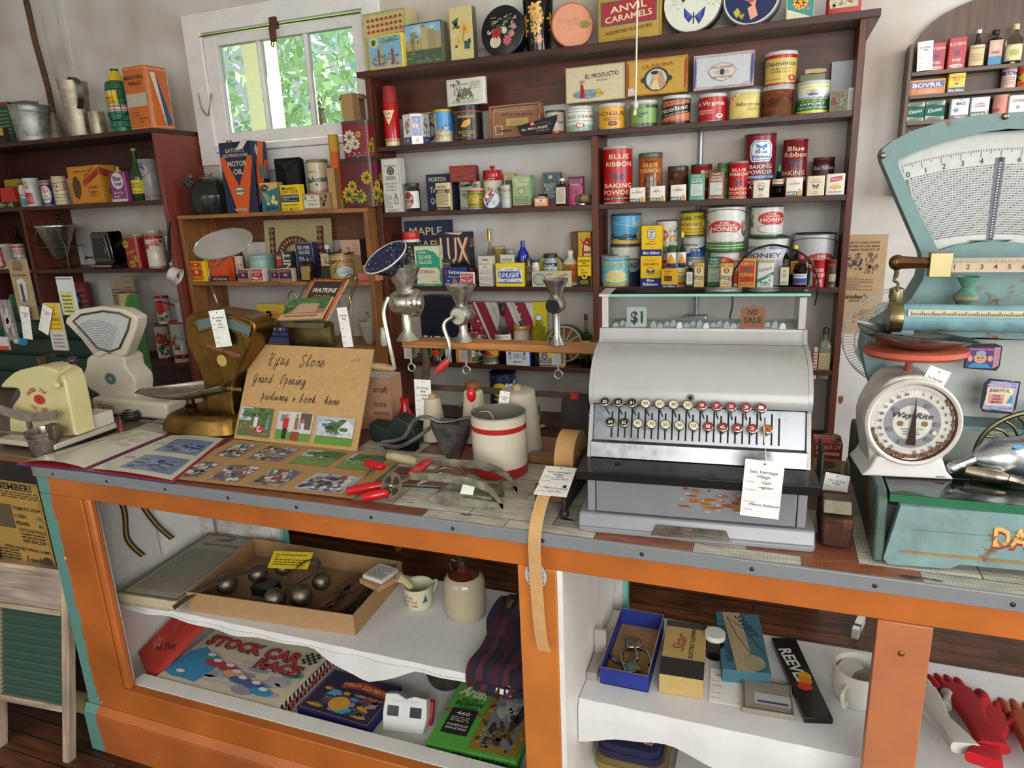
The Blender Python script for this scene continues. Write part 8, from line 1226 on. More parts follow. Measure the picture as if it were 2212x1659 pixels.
# ================================================================ kitchen dial scale on the glass
t=tH('kitchen_scale','rusty white dial kitchen scale with orange red platform, on the teal scale','scale',(.252,1.385,1.0755),RD(7))
DR=.0715;dz=.105
m=MB();bd=sO([(-.064,0,0),(-.062,.03,0),(-.074,dz,0),(-.055,dz+.055,0),(-.028,dz+.082,0),(.028,dz+.082,0),(.055,dz+.055,0),(.074,dz,0),(.062,.03,0),(.064,0,0)],3);m.pZ([(v.x,v.y)for v in bd],-.01,.075,'cfcac2',kX,sm=True);m.bU(kO,t,bev=.006,seg=3)
m=MB();ft=[(-.078,0),(.078,0),(.064,.016),(.055,.04),(-.055,.04),(-.064,.016)];m.pZ(ft,-.03,.085,'d2cfc9',kB,sm=False);m.bU(hJ,t,bev=.005,seg=3)
m=MB();m.M=MT((0,-.012,dz))@MR(RD(-4),4,'X')
m.lA([(DR+.008,0),(DR+.009,-.016),(DR+.005,-.021),(DR,-.018),(DR-.002,-.012)],'cdc8c0',kB,44,axis='y',cols=['cdc8c0','cdc8c0','cdc8c0','4a2f1e','4a2f1e']);m.bU('rim',t)
m=MB();m.M=MT((0,-.022,dz))@MR(RD(-4),4,'X');m.lA([(.0005,0),(DR+.001,0),(DR+.001,.01)],'c9c6bc',kX,44,axis='y')
ops=[E_(.5,.5,.33,.33,'85868c',36),E_(.5,.5,.225,.225,'c9c6bc',30),Bl(0,0,.01,.01,['5a3820'],1)]+[E_(.5+.465*sin(.9+.1*i),.5+.465*cos(.9+.1*i),.02+.012*sin(i*2.1),.03,('5a3820','7c5230','4a2c1c')[i%3],9)for i in rg(37)]+[E_(.5+.43*sin(2.2+.12*i),.5+.43*cos(2.2+.12*i),.03,.022,('7c5230','5a3820')[i%2],7)for i in rg(14)]+[T_('Way-Rite',.5,.60,.075,'1f2026',.46,-3,.012,.35),E_(.36,.49,.035,.035,'7c5f3c'),E_(.64,.49,.035,.035,'7c5f3c'),T_('HOUSEHOLD SCALE',.5,.42,.018,'4a4a4c',.26),Ln(.4,.34,.6,.40,2,'6a6a6c')]
ops+=[T_(str(k),.5+.385*sin(2*PI*k/25),.5+.385*cos(2*PI*k/25),.036,'26262a',None,0,.03)for k in list(rg(1,13))+list(rg(15,25))]
ops+=[Pg([(.5+r0*sin(a-.006),.5+r0*cos(a-.006)),(.5+r0*sin(a+.006),.5+r0*cos(a+.006)),(.5+.455*sin(a+.006),.5+.455*cos(a+.006)),(.5+.455*sin(a-.006),.5+.455*cos(a-.006))],'55565a')for k in rg(75)for a,r0 in((2*PI*k/75,.435 if k%3 else.42),)]
ops+=[E_(.5+.275*sin(a),.5+.275*cos(a),.04,.03,'6a6b72',10)for a in(.6,1.6,2.4,3.6,4.4,5.4)]+[E_(.5+.27*sin(2.0),.5+.27*cos(2.0),.028,.028,'cfc9a4',12)]
m.prt(ops,lambda u,v,l:(-DR+u*2*DR,-l,-DR+v*2*DR),2*DR,2*DR,kX,l0=.0002,dl=.00005);m.bU('dial',t)
m=MB();m.M=MT((0,-.030,dz));m.pZ([(-.008,-.040),(.007,-.041),(.002,.028),(-.0,.052),(-.001,.028)],0,.001,'3a2418',jP);m.bU('pointer',t)
m=MB();m.tU([(0,.03,dz+.08),(0,.03,dz+.112)],.0065,'a04a34',kX);m.bU('stem',t)
m=MB();m.lA([(.0005,0),(.05,0),(.08,.004),(.088,.010),(.086,.018),(.078,.02),(.0005,.016)],'b8553c',kX,36,cx=.008,cy=.03,cz=dz+.11);m.v=[V((v.x,.03+(v.y-.03)*.8,v.z))for v in m.v];m.bU('platform',t)
t=tH('scale_pan','tapered steel weighing scoop resting on the orange red platform','scoop',(.262,1.41,1.0755+dz+.136),RD(10))
rows=[]
for i in rg(11):
 s_=i/10;x=-.095+.185*s_;w2=.018+.05*sin(PI*min(1,.25+s_*.7))*(1-.35*s_);dp=.030*sin(PI*min(1,s_*.9+.15))
 rows.append([(x,w2*cos(a),.034-.028*s_-dp*sin(a)*(1 if 0<a<PI else 0))for a in[PI*j/12 for j in rg(13)]])
m=MB();m.grid(rows,'a8a6a2',kD);m.grid([[(x,y*.97,z_+.0012)for x,y,z_ in r]for r in rows[::-1]],'93918e',kD);m.bU('pan',t)
p=aY(2030,800,1.37);tC(kT,'white museum tag hanging beside the rusty dial scale',None,.036,.10,fF(p+V((.004,.012,0)),(.85,.0,-.32),(-.42,.03,.9)))
def scoop(name,label,p0,rz,R1,Ln_,hl,c,sticker=None,k=kD,tilt=0):
 t=tH(name,label,'scoop',p0,rot=(tilt,0,rz));m=MB();rows=[]
 for i in rg(9):
  s_=i/8;rr_=R1*(sin(min(1,s_*2.6+.12)*PI/2));a1=PI*(1.0 if s_<.45 else 1-(s_-.45)*.8)
  rows.append([(Ln_*s_,rr_*cos(a),R1+rr_*sin(a))for a in[PI*.5-a1+2*a1*j/20 for j in rg(21)]])
 m.grid(rows,c,k);m.grid([[(x+.001,y*.96,R1+(z_-R1)*.96)for x,y,z_ in r]for r in rows[::-1]],c,k);m.bU('bowl',t)
 m=MB();m.tU([(.006,0,R1),(-hl*.4,0,R1*.8),(-hl,0,R1*.55)],.008,c,k,rs=[.009,.007,.011]);m.sP(.011,-hl,0,R1*.55,c,k,12);m.bU(kP,t)
 if sticker:m=MB();m.prt([E_(.5,.5,.5,.5,'2f8ac8')],lambda u,v,l:(Ln_*.35+u*.016,-R1*.75-l*.7+v*.004,R1*1.68+l+v*.006),.02,.01);m.bU('sticker',t)
p=aZ(2095,1030,1.076);scoop('flour_scoop','shiny aluminium scoop with a blue sticker on the glass platform',(p.x+.0,p.y-.0,1.0760),RD(22),.036,.15,.035,'b9bcc0',1)
p=aZ(2180,1040,1.076);scoop('measuring_scoop','small pale metal scoop below the shiny aluminium scoop',(p.x,p.y-.02,1.0760),RD(160),.012,.07,.03,'b5a898')
p=aZ(1965,1010,1.076);t=tH('butter_paddle','flat rusty metal scoop with a hooked handle lying before the dial scale','scoop',(p.x,p.y,1.0765),rot=(0,0,RD(-40)))
m=MB();pr=sO([(-.012,-.012,0),(-.01,.012,0),(.03,.022,0),(.062,.016,0),(.07,0,0),(.06,-.016,0),(.03,-.022,0)],3,True);m.pZ([(v.x,v.y)for v in pr],.004,.0055,'7a5a44',jP,axis='z');m.bU('blade',t,bev=.0005)
m=MB();m.tU(sO([(-.008,0,.006),(-.022,.0,.014),(-.034,0,.012),(-.036,.008,.006),(-.026,.01,.004)],5),.004,'8a8478',kH,flat=.6);m.bU(kP,t)
FC=aY(1932,728,1.70);FRr=(aY(1932+118,728,1.70)-FC).length;t,nB=wt('desk_fan','white wire caged electric fan standing behind the teal scale','fan',(FC.x,FC.y,ZC))
m=nB()
for k in rg(96):
 a=2*PI*k/96;m.tU([FC+V((.03*cos(a),-.045,.03*sin(a))),FC+V((FRr*.8*cos(a),-.042,FRr*.8*sin(a))),FC+V((FRr*cos(a+.05),-.015,FRr*sin(a+.05))),FC+V((FRr*cos(a+.05),.02,FRr*sin(a+.05)))],.0007,'d9dadb',kB,4,cap=False)
for r_,y in((1.0,-.015),(.8,-.042),(.3,-.045),(1.0,.02)):m.tU([FC+V((FRr*r_*cos(2*PI*i/40),y,FRr*r_*sin(2*PI*i/40)))for i in rg(40)],.0014,'d9dadb',kB,5,closed=True)
m.bU('wire_grille',t);m=nB();m.sP(.035,FC.x,FC.y+.02,FC.z,'d9d9d6',kL,16);m.bU('motor',t);m=nB();m.tU([(FC.x,FC.y+.03,FC.z-.02),(FC.x,FC.y+.03,ZC+.02)],.01,'d9d9d6',kL);m.bU('pole',t);m=nB();m.cY(.075,ZC+.0005,ZC+.022,'d9d9d6',kL,28,FC.x,FC.y+.0);m.bU(hJ,t)
for k in rg(3):m=nB();a=2*PI*k/3+.4;m.pZ([(0,-.008),(FRr*.5,-.04),(FRr*.8,-.02),(FRr*.78,.03),(FRr*.4,.04),(0,.01)],-.002,.002,'c9cdd0',kL);m.v=[(m.M.inverted()@v)for v in m.v];R3=MR(a,4,'Y');m.v=[R3@v+V((0,-.012,FC.z-ZC))for v in m.v];m.bU('fan_blade',t)
t,nB=wt('stamp_machine','small rusty brown steel stamping machine between the cash register and the teal scale','machine',(.137,1.287,ZC))
m=nB();m.box(.112,1.285,ZC+.0005,.166,1.42,ZC+.062,'4a2c20',jP);m.bU(kO,t,bev=.006);m=nB();m.pZ([(1.30,ZC+.063),(1.36,ZC+.063),(1.345,ZC+.085),(1.315,ZC+.085)],.114,.164,'8a8574',kH,axis='x');m.bU('cover',t,bev=.002);m=nB();m.cY(.009,.128,.150,'6d675a',kH,16,1.315,ZC+.088,axis='x',cz=0);m.bU('roller',t)
m=nB();m.box(.108,1.36,ZC+.063,.114,1.45,ZC+.16,'4a4a44',kH);m.bU('side_plate',t,bev=.002)
p=aY(1795,1035,1.42);tC(kT,'white tag with a string loop on the rusty stamping machine',None,.045,.07,fF(p+V((.012,.0,.012)),(.9,0,-.1),(.35,.1,.9)))
xa=sX(1755,1.68,ZC);xb_=sX(1828,1.68,ZC)
t,nB=wt('jar_cap_box','open red and white box of jar caps against the end of the teal scale',kI,((xa+xb_)/2,1.68,ZC));z1=sZ(955,xa,1.68);m=nB();m.box(xa,1.68,ZC+.0005,xb_-.012,1.74,z1,'a98f6a',kE);m.prt([R_(0,.45,1,1,'a8221f'),T_('ANCHOR CAP',.5,.86,.16,'e0cfb0',.9,5,.01,.2),R_(.1,.58,.9,.68,'d9c9a8'),T_('No. 67 SQUAT TYPE',.5,.63,.06,'8c2a20',.7),E_(.5,.24,.3,.14,'6d5c44')],lambda u,v,l:(xa+u*(xb_-.012-xa),1.68-l,ZC+v*(z1-ZC)),xb_-xa,z1-ZC);m.bU(kO,t)
m=nB();m.box(xa,1.665,z1+.004,xb_-.03,1.69,z1+.014,'b85a54',kE);m.bU('flap',t)
for k in rg(4):m=nB();m.tU([(xa+.036+.022*cos(2*PI*i/18),1.71+.022*sin(2*PI*i/18),z1-.012+.006*k)for i in rg(18)],.0018,'8a8468',jB,5,closed=True);m.bU('jar_cap',t)
# ================================================================ side counter and things on the counters
t=tH('side_counter','dark wooden side counter with a worn brown top, against the end of the orange counter','counter',(-2.6,1.25,0))
m=MB();m.box(-.9,0,.925,.69,.62,.949,'6b5546',kS,{'front':'8a5a34'});m.bU('counter_top',t,bev=.003)
m=MB();m.box(-.9,.03,0,.62,.6,.9245,'1f1611',kS);m.box(.62,.02,0,.665,.6,.9245,'17120f',jK);m.bU(kO,t)
p=aY(73,1050,1.27);q=aY(109,1210,1.27);PH=.40;m=MB();m.box(-.24,0,0,0,.001,PH,'a9853f',kE)
m.prt([T_('REMEMBER!',.46,.955,.05,jW,.84,0,.03),Ln(.03,.86,.97,.92,3,'3a2e20'),R_(.0,.60,.42,.80,'5a4a34'),T_('TOMATO SOUP',.70,.78,.028,jW,.5),T_('CORN',.56,.715,.03,jW,.2),T_('-7c',.9,.715,.03,jW),T_('PEARS',.58,.655,.03,jW,.24),T_('-6c',.9,.655,.03,jW),T_('COTTAGE ROLLS',.72,.60,.026,jW,.48),T_('SIDE BACON',.72,.51,.03,jW,.42),Ln(.5,.53,.95,.58,2,'3a2e20'),T_('FRESH KILLED SPRING LAMB',.54,.435,.024,jW,.84),T_('Lamb',.64,.345,.07,'3a3226',.3,0,.02,.3),E_(.88,.33,.1,.065,'3a3226'),Ln(.03,.3,.4,.42,5,'3a2e20'),Ln(.03,.02,.97,.26,11,'3a2e20'),Fr(.01,.01,.99,.99,.004,'5a4426')],lambda u,v,l:(-.24+u*.24,-l,v*PH),.24,PH)
o=m.bU('advert_poster');tag(o,'yellowed price list poster headed remember on the dark side counter','poster');o.location=(p.x,1.2785,p.z-PH)
t=tH('washboard','wooden washboard with ribbed green glass leaning on the dark side counter','washboard',(-1.93,1.13,0),rot=(RD(-13),0,RD(5)))
H_=.60;WW=.30
for x in(-WW,-.026):m=MB();m.box(x,0,0,x+.026,.03,H_,'b9a38c',jK);m.bU('leg',t,bev=.004)
m=MB();m.box(-WW+.026,.002,H_-.13,-.026,.02,H_-.03,'a8968a',kS);m.box(-WW,-.01,H_-.028,.0,.038,H_+.0,'b9a38c',kS);m.box(-WW+.026,-.004,H_-.145,-.026,.03,H_-.13,'c4ae92',kS);m.box(-WW+.026,0,.155,-.026,.03,.175,'b9a38c',kS);m.bU('frame',t,bev=.003)
m=MB();rows=[]
for j in rg(131):z_=.176+j*(H_-.146-.176)/130;y=.012-.0045*cos(2*PI*j/6.5);rows.append([(-WW+.026,y,z_),(-.026,y,z_)])
m.grid(rows,'3f5a4c',kC);m.box(-WW+.026,.018,.176,-.026,.024,H_-.146,'2c4438');m.bU('rubbing_panel',t)
m=MB();m.box(-.12,0,0,.12,.002,.09,'8f7c52',kE);m.prt([Bl(.3,.2,.9,.9,['4a4436','6d6246'],20,3,.12)],lambda u,v,l:(-.12+u*.24,-l,v*.09),.24,.09);o=m.bU('paper_notice');tag(o,'scrap of tan printed paper on the dark counter behind the washboard',kE);o.location=(-1.98,1.2785,.03)
HW={'H':('08 28 39 33 22/79 55 52 83/15 46 76',9),'y':('06 13 33 46 57/57 44 30 01 12 63',6),'a':('46 16 04 13 33 46 44 53 64',6),'s':('03 36 34 43 22 04/33 64',5),'S':('68 49 18 26 55 53 22 03 24',7),'t':('04 28 29 13 33 54/07 47',5),'o':('26 05 13 33 45 26 46 65',6),'r':('03 26 35 46 43 64',5),'e':('04 35 36 16 04 13 33 65',5),'G':('29 06 04 33 57 59/57 52 30 11 64',7),'n':('06 03 16 36 43 64',6),'d':('46 16 04 13 33 46/59 43 64',6),'O':('39 18 04 23 44 58 39 69',7),'p':('06 17 10/16 36 44 23 13 64',6),'i':('04 16 13 33 45/28 29',4),'g':('46 16 04 23 46 41 20 01 54',6),'c':('45 26 04 13 33 65',5),'u':('06 03 23 46 43 64',6),'&':('14 26 35 14 23 45',5),'b':('04 29 28 03 23 45 25',6),'k':('04 29 28 03/03 26 35 14 43 64',6),'h':('04 29 28 03 26 36 43 64',6),' ':('',6),'2':('08 39 46 03 53',6),'0':('39 05 23 56 39',6),'1':('29 13',3),'5':('59 19 16 45 33 03',6)}
def hand(txt,u,v,h,wd,c,W,H,lw=.9):
 tot=sum(HW[k][1]for k in txt);x=0;ops=[];sx_=wd/tot;sy=h/9
 for k in txt:
  for st in HW[k][0].split('/'):
   if not st:continue
   pts=[(u+(x+int(a[0])*.75)*sx_+(int(a[1])-3)*sy*.22*H/W,v+(int(a[1])-3)*sy)for a in st.strip().split()]
   if len(pts)>2:pts=[(q.x,q.y)for q in sO([(a,b,0)for a,b in pts],4)]
   ops.append(St(pts,.0019*lw,c))
  x+=HW[k][1]
 return ops
A,B,TL=V((-1.477,1.524,.952)),V((-1.043,1.512,.952)),V((-1.462,1.655,1.212))
M=fF(A,B-A,TL-A);W_,H_=(B-A).length,(TL-A).length
def pic(u0,v0,u1,v1,kind,seed=1):
 o=[R_(u0,v0,u1,v1,{'g':'6f8f4a','i':'8a7f78','s':'a9adb4'}[kind])];du,dv=u1-u0,v1-v0
 if kind=='g':o+=[R_(u0,v0+dv*.55,u1,v1,'4f6a44'),R_(u0,v0+dv*.55,u0+du*.4,v1*.5+(v0+dv)*.5,'b9bcc0'),Bl(u0,v0+dv*.5,u1,v1,['3f5f38','5a7a44','4a6a40'],26,seed,.2),Bl(u0,v0+dv*.28,u1,v0+dv*.62,['b9a0a0','4a5a8c','c9c9cc','8c3a3a','3a3a44','d3b99a'],46,seed+1,.06)]
 else:o+=[Bl(u0,v0,u1,v1,['c9c4be','5c5a60','8c4a34','b0a89c','3c3a3c','7a6a5c','4a5f94','d6d3cc'],80,seed,.12)]
 return o
t=tH('paper_sign','kraft paper sign with cursive store opening notice and three photographs leaning upright','sign',tuple(A));m=MB();m.M=MT(-A)@M
m.box(0,0,0,W_,.004,H_,'b8935f',kE);fm_=lambda u,v,l:(u*W_,-l,v*H_)
ops=hand('Hyas  Store',.16,.80,.17,.48,'2a1c26',W_,H_,1.1)+hand('2015',.84,.87,.05,.08,'6a5040',W_,H_,.4)+hand('Grand  Opening',.07,.60,.14,.45,'2a1c26',W_,H_)+hand('pictures & book  here',.17,.43,.12,.64,'2a1c26',W_,H_)
def photo(u0,v0,u1,v1,ops):return[R_(u0,v0,u1,v1,'cfcdc8')]+ops
ops+=photo(.02,.04,.30,.335,[R_(.02,.04,.30,.335,'4f6a3c'),Bl(.03,.2,.3,.33,['3c5a34','5a7a44','4a6238'],30,3,.2),R_(.02,.2,.12,.335,'b9bec6'),Bl(.03,.05,.3,.2,['6d5a34','7a8a44','8a4a3c','5a6a3a'],34,4,.14),R_(.165,.08,.25,.16,'b8282c'),E_(.207,.12,.022,.03,'ddd2cc'),E_(.207,.12,.012,.018,'b8282c'),Pg([(.15,.14),(.18,.14),(.18,.24),(.15,.24)],'d0d0d2'),E_(.166,.26,.01,.015,'9a6a50'),Pg([(.25,.12),(.28,.12),(.275,.24),(.26,.24)],'5a8a98'),E_(.268,.255,.01,.015,'9a6a50')])
ops+=photo(.345,.04,.63,.325,[R_(.345,.04,.63,.325,'b9b9bc'),R_(.345,.04,.63,.14,'5f8a34'),R_(.45,.12,.63,.325,'c9c4b8'),R_(.53,.16,.62,.32,'5c4c44'),R_(.37,.22,.41,.29,'7a7a80'),R_(.40,.05,.435,.16,'24242a'),R_(.395,.16,.44,.26,'b02a2c'),E_(.418,.28,.012,.018,'a87458'),R_(.47,.04,.54,.13,'8a3f28'),R_(.49,.15,.52,.27,'7c6a4c'),E_(.505,.29,.012,.018,'a87458'),R_(.54,.12,.57,.22,'c9c4d2'),E_(.555,.24,.012,.018,'a87458')])
ops+=photo(.665,.04,.955,.31,[R_(.665,.04,.955,.31,'a9b0ba'),Bl(.67,.14,.95,.3,['3f5a34','4f6a40'],30,5,.18),R_(.67,.04,.955,.12,'5a8a2c'),Pg([(.68,.12),(.68,.25),(.7,.27),(.77,.27),(.79,.25),(.79,.12)],'b9bcc4'),Pg([(.84,.12),(.84,.2),(.9,.29),(.955,.22),(.955,.12)],'cdcfd2'),R_(.71,.21,.75,.24,'3a6a9c'),Bl(.69,.10,.95,.17,['c23a44','3a4a8c','d0d0d4','3a3a40','8c6a5a'],50,6,.05)])
m.prt(ops,fm_,W_,H_,l0=.0001,dl=.00004);m.bU('board',t)
m=MB();S0,S1,S2,S3=aZ(345,1032,.953),aZ(762,1078,.953),aZ(880,985,.953),aZ(505,950,.953);m.M=MT(-A)
bl=lambda u,v,l:tuple((S0.lerp(S1,u)).lerp(S3.lerp(S2,u),v)+V((0,0,l+.0012+.006*max(0,u-.8)*v)))
m.grid([[bl(i/8,j/4,0)for i in rg(9)]for j in rg(5)],'b08a58',kE);ops=[]
for a,b,c_,k,s_ in((.02,.18,.06,'i',1),(.23,.40,.06,'i',2),(.46,.63,.06,'i',7),(.69,.93,.06,'s',3),(.06,.2,.56,'i',5),(.25,.44,.56,'i',9),(.49,.70,.56,'g',6),(.74,.93,.56,'g',8)):ops+=pic(a,c_,b,c_+.36,k,s_)
m.prt(ops,bl,(S1-S0).length,(S3-S0).length,l0=.0004,dl=.00006);m.bU('sheet',t)
a0_,a1_,a2_,a3_=aZ(33,1001,.957),aZ(372,1042,.957),aZ(492,945,.957),aZ(262,935,.957);mid0,mid1=aZ(180,1014,.957),aZ(376,938,.957);mid1=aZ(365,937,.957)
t,nB=wt('photo_album','open photo album with plastic pages, red lining and blue cover edges','album',a0_)
for(q0,q1,q2,q3),pc,nm in(((a0_,mid0,mid1,a3_-V((.02,.0,0))),'c9c6b4','page'),((mid0+V((.008,0,0)),a1_,a2_,mid1+V((.01,0,0))),'cdcbbc','page')):
 m=nB();L4=[q0,q1,q2,q3]
 m.face([tuple(q+V((0,0,-.0055)))for q in L4],'20306c');m.face([tuple(q+V((0,0,-.002)))for q in L4],'b0303a',kA);
 for i in rg(4):a,b=L4[i],L4[(i+1)%4];m.face([tuple(a+V((0,0,-.0055))),tuple(b+V((0,0,-.0055))),tuple(b+V((0,0,-.002))),tuple(a+V((0,0,-.002)))],'20306c')
 m.bU('cover',t);m=nB();c_=sum(L4,V())/4;I4=[c_+(q-c_)*.93 for q in L4]
 bl=lambda u,v,l,I4=I4:tuple((I4[0].lerp(I4[1],u)).lerp(I4[3].lerp(I4[2],u),v)+V((0,0,.0005+l+.012*sin(PI*u)*(1 if pc[1]=='9' else.35))))
 m.grid([[bl(i/12,j/3,0)for i in rg(13)]for j in rg(4)],pc,kC);m.grid([[tuple(V(bl(i/12,j/3,0))-V((0,0,.0008)))for i in rg(13)]for j in rg(4)][::-1],pc,kC)
 ops=[Bl(.1,.5,.95,.95,['b5ac96','c2b9a4','a99f8a'],18,3,.16),Ln(.2,.86,.5,.92,2,'8d8a80')]if pc[1]=='9' else[R_(.28,.08,.93,.42,'7385a5'),Bl(.3,.1,.9,.34,['4a5478','5f6c90','8d9cb4','3f4560'],40,4,.14),R_(.28,.52,.93,.88,'7488a8'),Bl(.3,.54,.9,.78,['3f4460','4a5478','8d9cb4'],40,6,.14),Ln(.08,.3,.25,.36,2,gY),Ln(.08,.7,.25,.76,2,gY)]
 m.prt(ops,bl,(q1-q0).length,(q3-q0).length,kC,du=1/12,l0=.0004,dl=.00005);m.bU('page',t)
GO='8a6a35';t,nB=wt('dial_scale','gold brass coloured candy scale with a fan dial and small base','scale',(-1.62,1.60,ZC))
m=nB();P=sO([(-1.765,1.56,0),(-1.74,1.515,0),(-1.62,1.50,0),(-1.51,1.52,0),(-1.48,1.58,0),(-1.49,1.68,0),(-1.56,1.74,0),(-1.70,1.72,0),(-1.76,1.64,0)],4,True)
c_=V((-1.62,1.61,0));rows=[[tuple(c_+(v-c_)*s_+V((0,0,ZC+z_)))for v in P]for s_,z_ in((.92,.0005),(1,.008),(.94,.03),(.9,.045),(.86,.055),(.7,.064),(.3,.068),(.01,.069))];m.grid(rows,GO,jB,close=True);m.prt([T_('TOLEDO',.5,.5,.5,'b5955c',.8)],lambda u,v,l:(-1.66+u*.13,1.5065-l+abs(u-.4)*.012,ZC+.010+v*.022),.13,.022);m.bU(hJ,t)
F0=V((-1.545,1.60,0));out=sO(A_([(413,700),(418,680),(450,669),(490,672),(535,680),(558,692),(562,720),(540,770),(515,830),(516,880),(520,925),(450,925),(456,880),(456,840),(440,790),(418,740)],1.60),3,True)
m=nB();m.pZ([(p.x,p.z)for p in out],1.575,1.665,GO,jB,sm=True)
f1,f2=aY(448,768,1.575),aY(535,838,1.575);m.prt([T_('HONEST WEIGHT',.5,1.18,.12,'b5745c',.9,-14),E_(.4,.86,.14,.19,'b39a4e'),T_('NO SPRINGS',.52,-.06,.11,'b58c64',.62)],lambda u,v,l:(f1.x+u*(f2.x-f1.x),1.5745-l,f2.z+v*(f1.z-f2.z)),f2.x-f1.x,f1.z-f2.z);m.bU(kO,t,bev=.006,seg=3)
def fanpts(L_,Y):return[tuple(aY(x,y,Y))for x,y in L_]
m=nB();m.face(fanpts([(421,690),(455,682),(500,686),(545,704),(538,729),(496,712),(455,709),(432,716)],1.5735),'5f6f6c',kC);m.bU('dial',t)
m=nB();m.tU(A_([(421,690),(455,682),(500,686),(545,704),(538,729),(496,712),(455,709),(432,716)],1.572),.004,'a07f42',jB,closed=True);m.bU('bezel',t)
m=nB();q=V((-1.675,1.575,0));m.lA([(.022,.062),(.016,.07),(.02,.078),(.012,.084),(.012,.10),(.0005,.10)],'5a4630',jB,20,cx=q.x,cy=q.y,cz=ZC);m.bU('platform_post',t)
t=tH('scale_pan','long tapered steel pan on the brass dial scale','pan',(-1.68,1.575,ZC+.1),rot=(RD(7),RD(-7),RD(10)));rows=[]
for i in rg(15):
 s_=i/14;x=-.165+.33*s_;w2=.055*sin(PI*min(.5,.10+s_*.75))*(1.15 if s_>.8 else 1);dp=.035*sin(PI*min(.5,.02+s_*.7));rows.append([(x,w2*cos(PI*j/14),.045-.012*sin(PI*s_)-dp*sin(PI*j/14))for j in rg(15)])
m=MB();m.grid(rows,'a59f94',kD);m.grid([[(x,y*.98,z_+.0012)for x,y,z_ in r]for r in rows[::-1]],'a59f94',kD);m.tU([r[0]for r in rows]+[r[-1]for r in rows[::-1]],.0018,'b5b0a6',kD,6,closed=True);m.bU('pan',t)
c_=aY(481,527,1.56);e1=(aY(547,534,1.56)-aY(415,522,1.56))/2;hb=abs(aY(481,497,1.56).z-aY(481,558,1.56).z)/2
t,nB=wt('shop_mirror','oval chrome framed mirror on a thin bent stalk above the brass scale','mirror',(c_.x,c_.y,ZC));fr2=Matrix(((1,0,0,c_.x),(0,1,0,c_.y),(0,0,1,c_.z),(0,0,0,1)))@MR(RD(-8),4,'Y')@MR(RD(-20),4,'X');rx_=e1.length
m=nB(fr2);m.face([(rx_*cos(a),-.001-.0,hb*1.06*sin(a))for a in[2*PI*i/40 for i in rg(40)]],'e9e9ea',jU);m.face([(rx_*cos(-a),.003,hb*1.06*sin(-a))for a in[2*PI*i/40 for i in rg(40)]],gY,kD);m.bU('mirror_glass',t)
m=nB(fr2);m.tU([(rx_*cos(a),0,hb*1.06*sin(a))for a in[2*PI*i/40 for i in rg(40)]],.002,'c9c6c0',jU,6,closed=True);m.bU('frame',t)
m=nB();m.tU(sO([c_+V((0,.012,-hb*.9)),aY(470,572,1.57),aY(455,578,1.57),aY(452,600,1.57),aY(461,632,1.59),aY(472,662,1.60),aY(477,690,1.67),(aY(477,700,1.67).x,1.68,ZC+.003)],5),.0028,'a89f8c',kH);m.bU('stalk',t)
p=aY(467,670,1.56);tC(kT,'white museum tag hung over the brass scale dial',None,.058,.108,fF(p,(1,.02,.10),(.14,.02,1)),'Scale|Candy')
WC='cbc3b0';t,nB=wt('fan_scale','white enamel fan scale with a printed chart and green rosette','scale',(-2.12,1.68,ZC))
m=nB();out=sO(A_([(206,765),(196,790),(190,815),(205,838),(224,850),(222,872),(300,872),(301,845),(300,815),(282,792),(272,765)],1.68),3,True);m.pZ([(p.x,p.z)for p in out],1.66,1.74,WC,kB,sm=True);
r1,r2=aY(224,804,1.66),aY(254,832,1.66);m.prt([E_(.5,.5,.5,.5,'5f7a74',8),E_(.5,.5,.36,.36,'4a625e',8),E_(.5,.5,.2,.2,'7a948e',8)],lambda u,v,l:(r1.x+u*(r2.x-r1.x),1.6595-l,r2.z+v*(r1.z-r2.z)),.04,.04);m.bU(kO,t,bev=.008,seg=3)
m=nB();m.box(-2.17,1.62,ZC+.0005,-1.83,1.78,ZC+.06,WC,kB);m.prt([T_('TOLEDO',.2,.5,.3,'8c3a28',.22,0,.02)],lambda u,v,l:(-2.17+u*.34,1.62-l,ZC+v*.06),.34,.06);m.bU(hJ,t,bev=.012,seg=3)
fo=A_([(143,697),(146,686),(170,668),(222,661),(270,668),(298,685),(297,706),(275,766),(264,770),(236,763),(216,772),(205,768),(178,732)],1.66);m=nB();m.pZ([(p.x,p.z)for p in fo],1.655,1.70,WC,kB);m.bU('fan_frame',t,bev=.005,seg=2)
fi=[(158,694),(175,680),(222,672),(258,677),(281,688),(276,712),(258,752),(236,760),(210,752),(186,724)]
m=nB();m.face(fanpts(fi,1.654),'b5bab6',kE);pv2=aY(228,800,1.6535)
for j in rg(13):
 for i in rg(26):
  a=-.62+1.14*i/25;r_=.07+.1*j/12;q=[(pv2.x+rr_*sin(b),1.653,pv2.z+rr_*cos(b))for rr_,b in((r_,a),(r_,a+.028),(r_+.0028,a+.028),(r_+.0028,a))];m.face(q,'6d7478')
m.bU('chart',t);m=nB();m.tU(fanpts(fi,1.652),.0035,'7a746c',kH,closed=True);m.bU('bezel',t)
CR='cdc28e';t,nB=wt('meat_slicer','cream enamel rotary slicer with a knobbed crank and red hub','slicer',(-2.05,1.36,ZC))
m=nB();out=sO(A_([(20,829),(50,800),(75,792),(110,786),(142,796),(160,820),(180,925),(176,934),(70,948),(45,940),(40,900),(48,870),(62,850),(60,835),(40,833)],1.38),2,True);m.pZ([(p.x,p.z)for p in out],1.35,1.42,CR,kB)
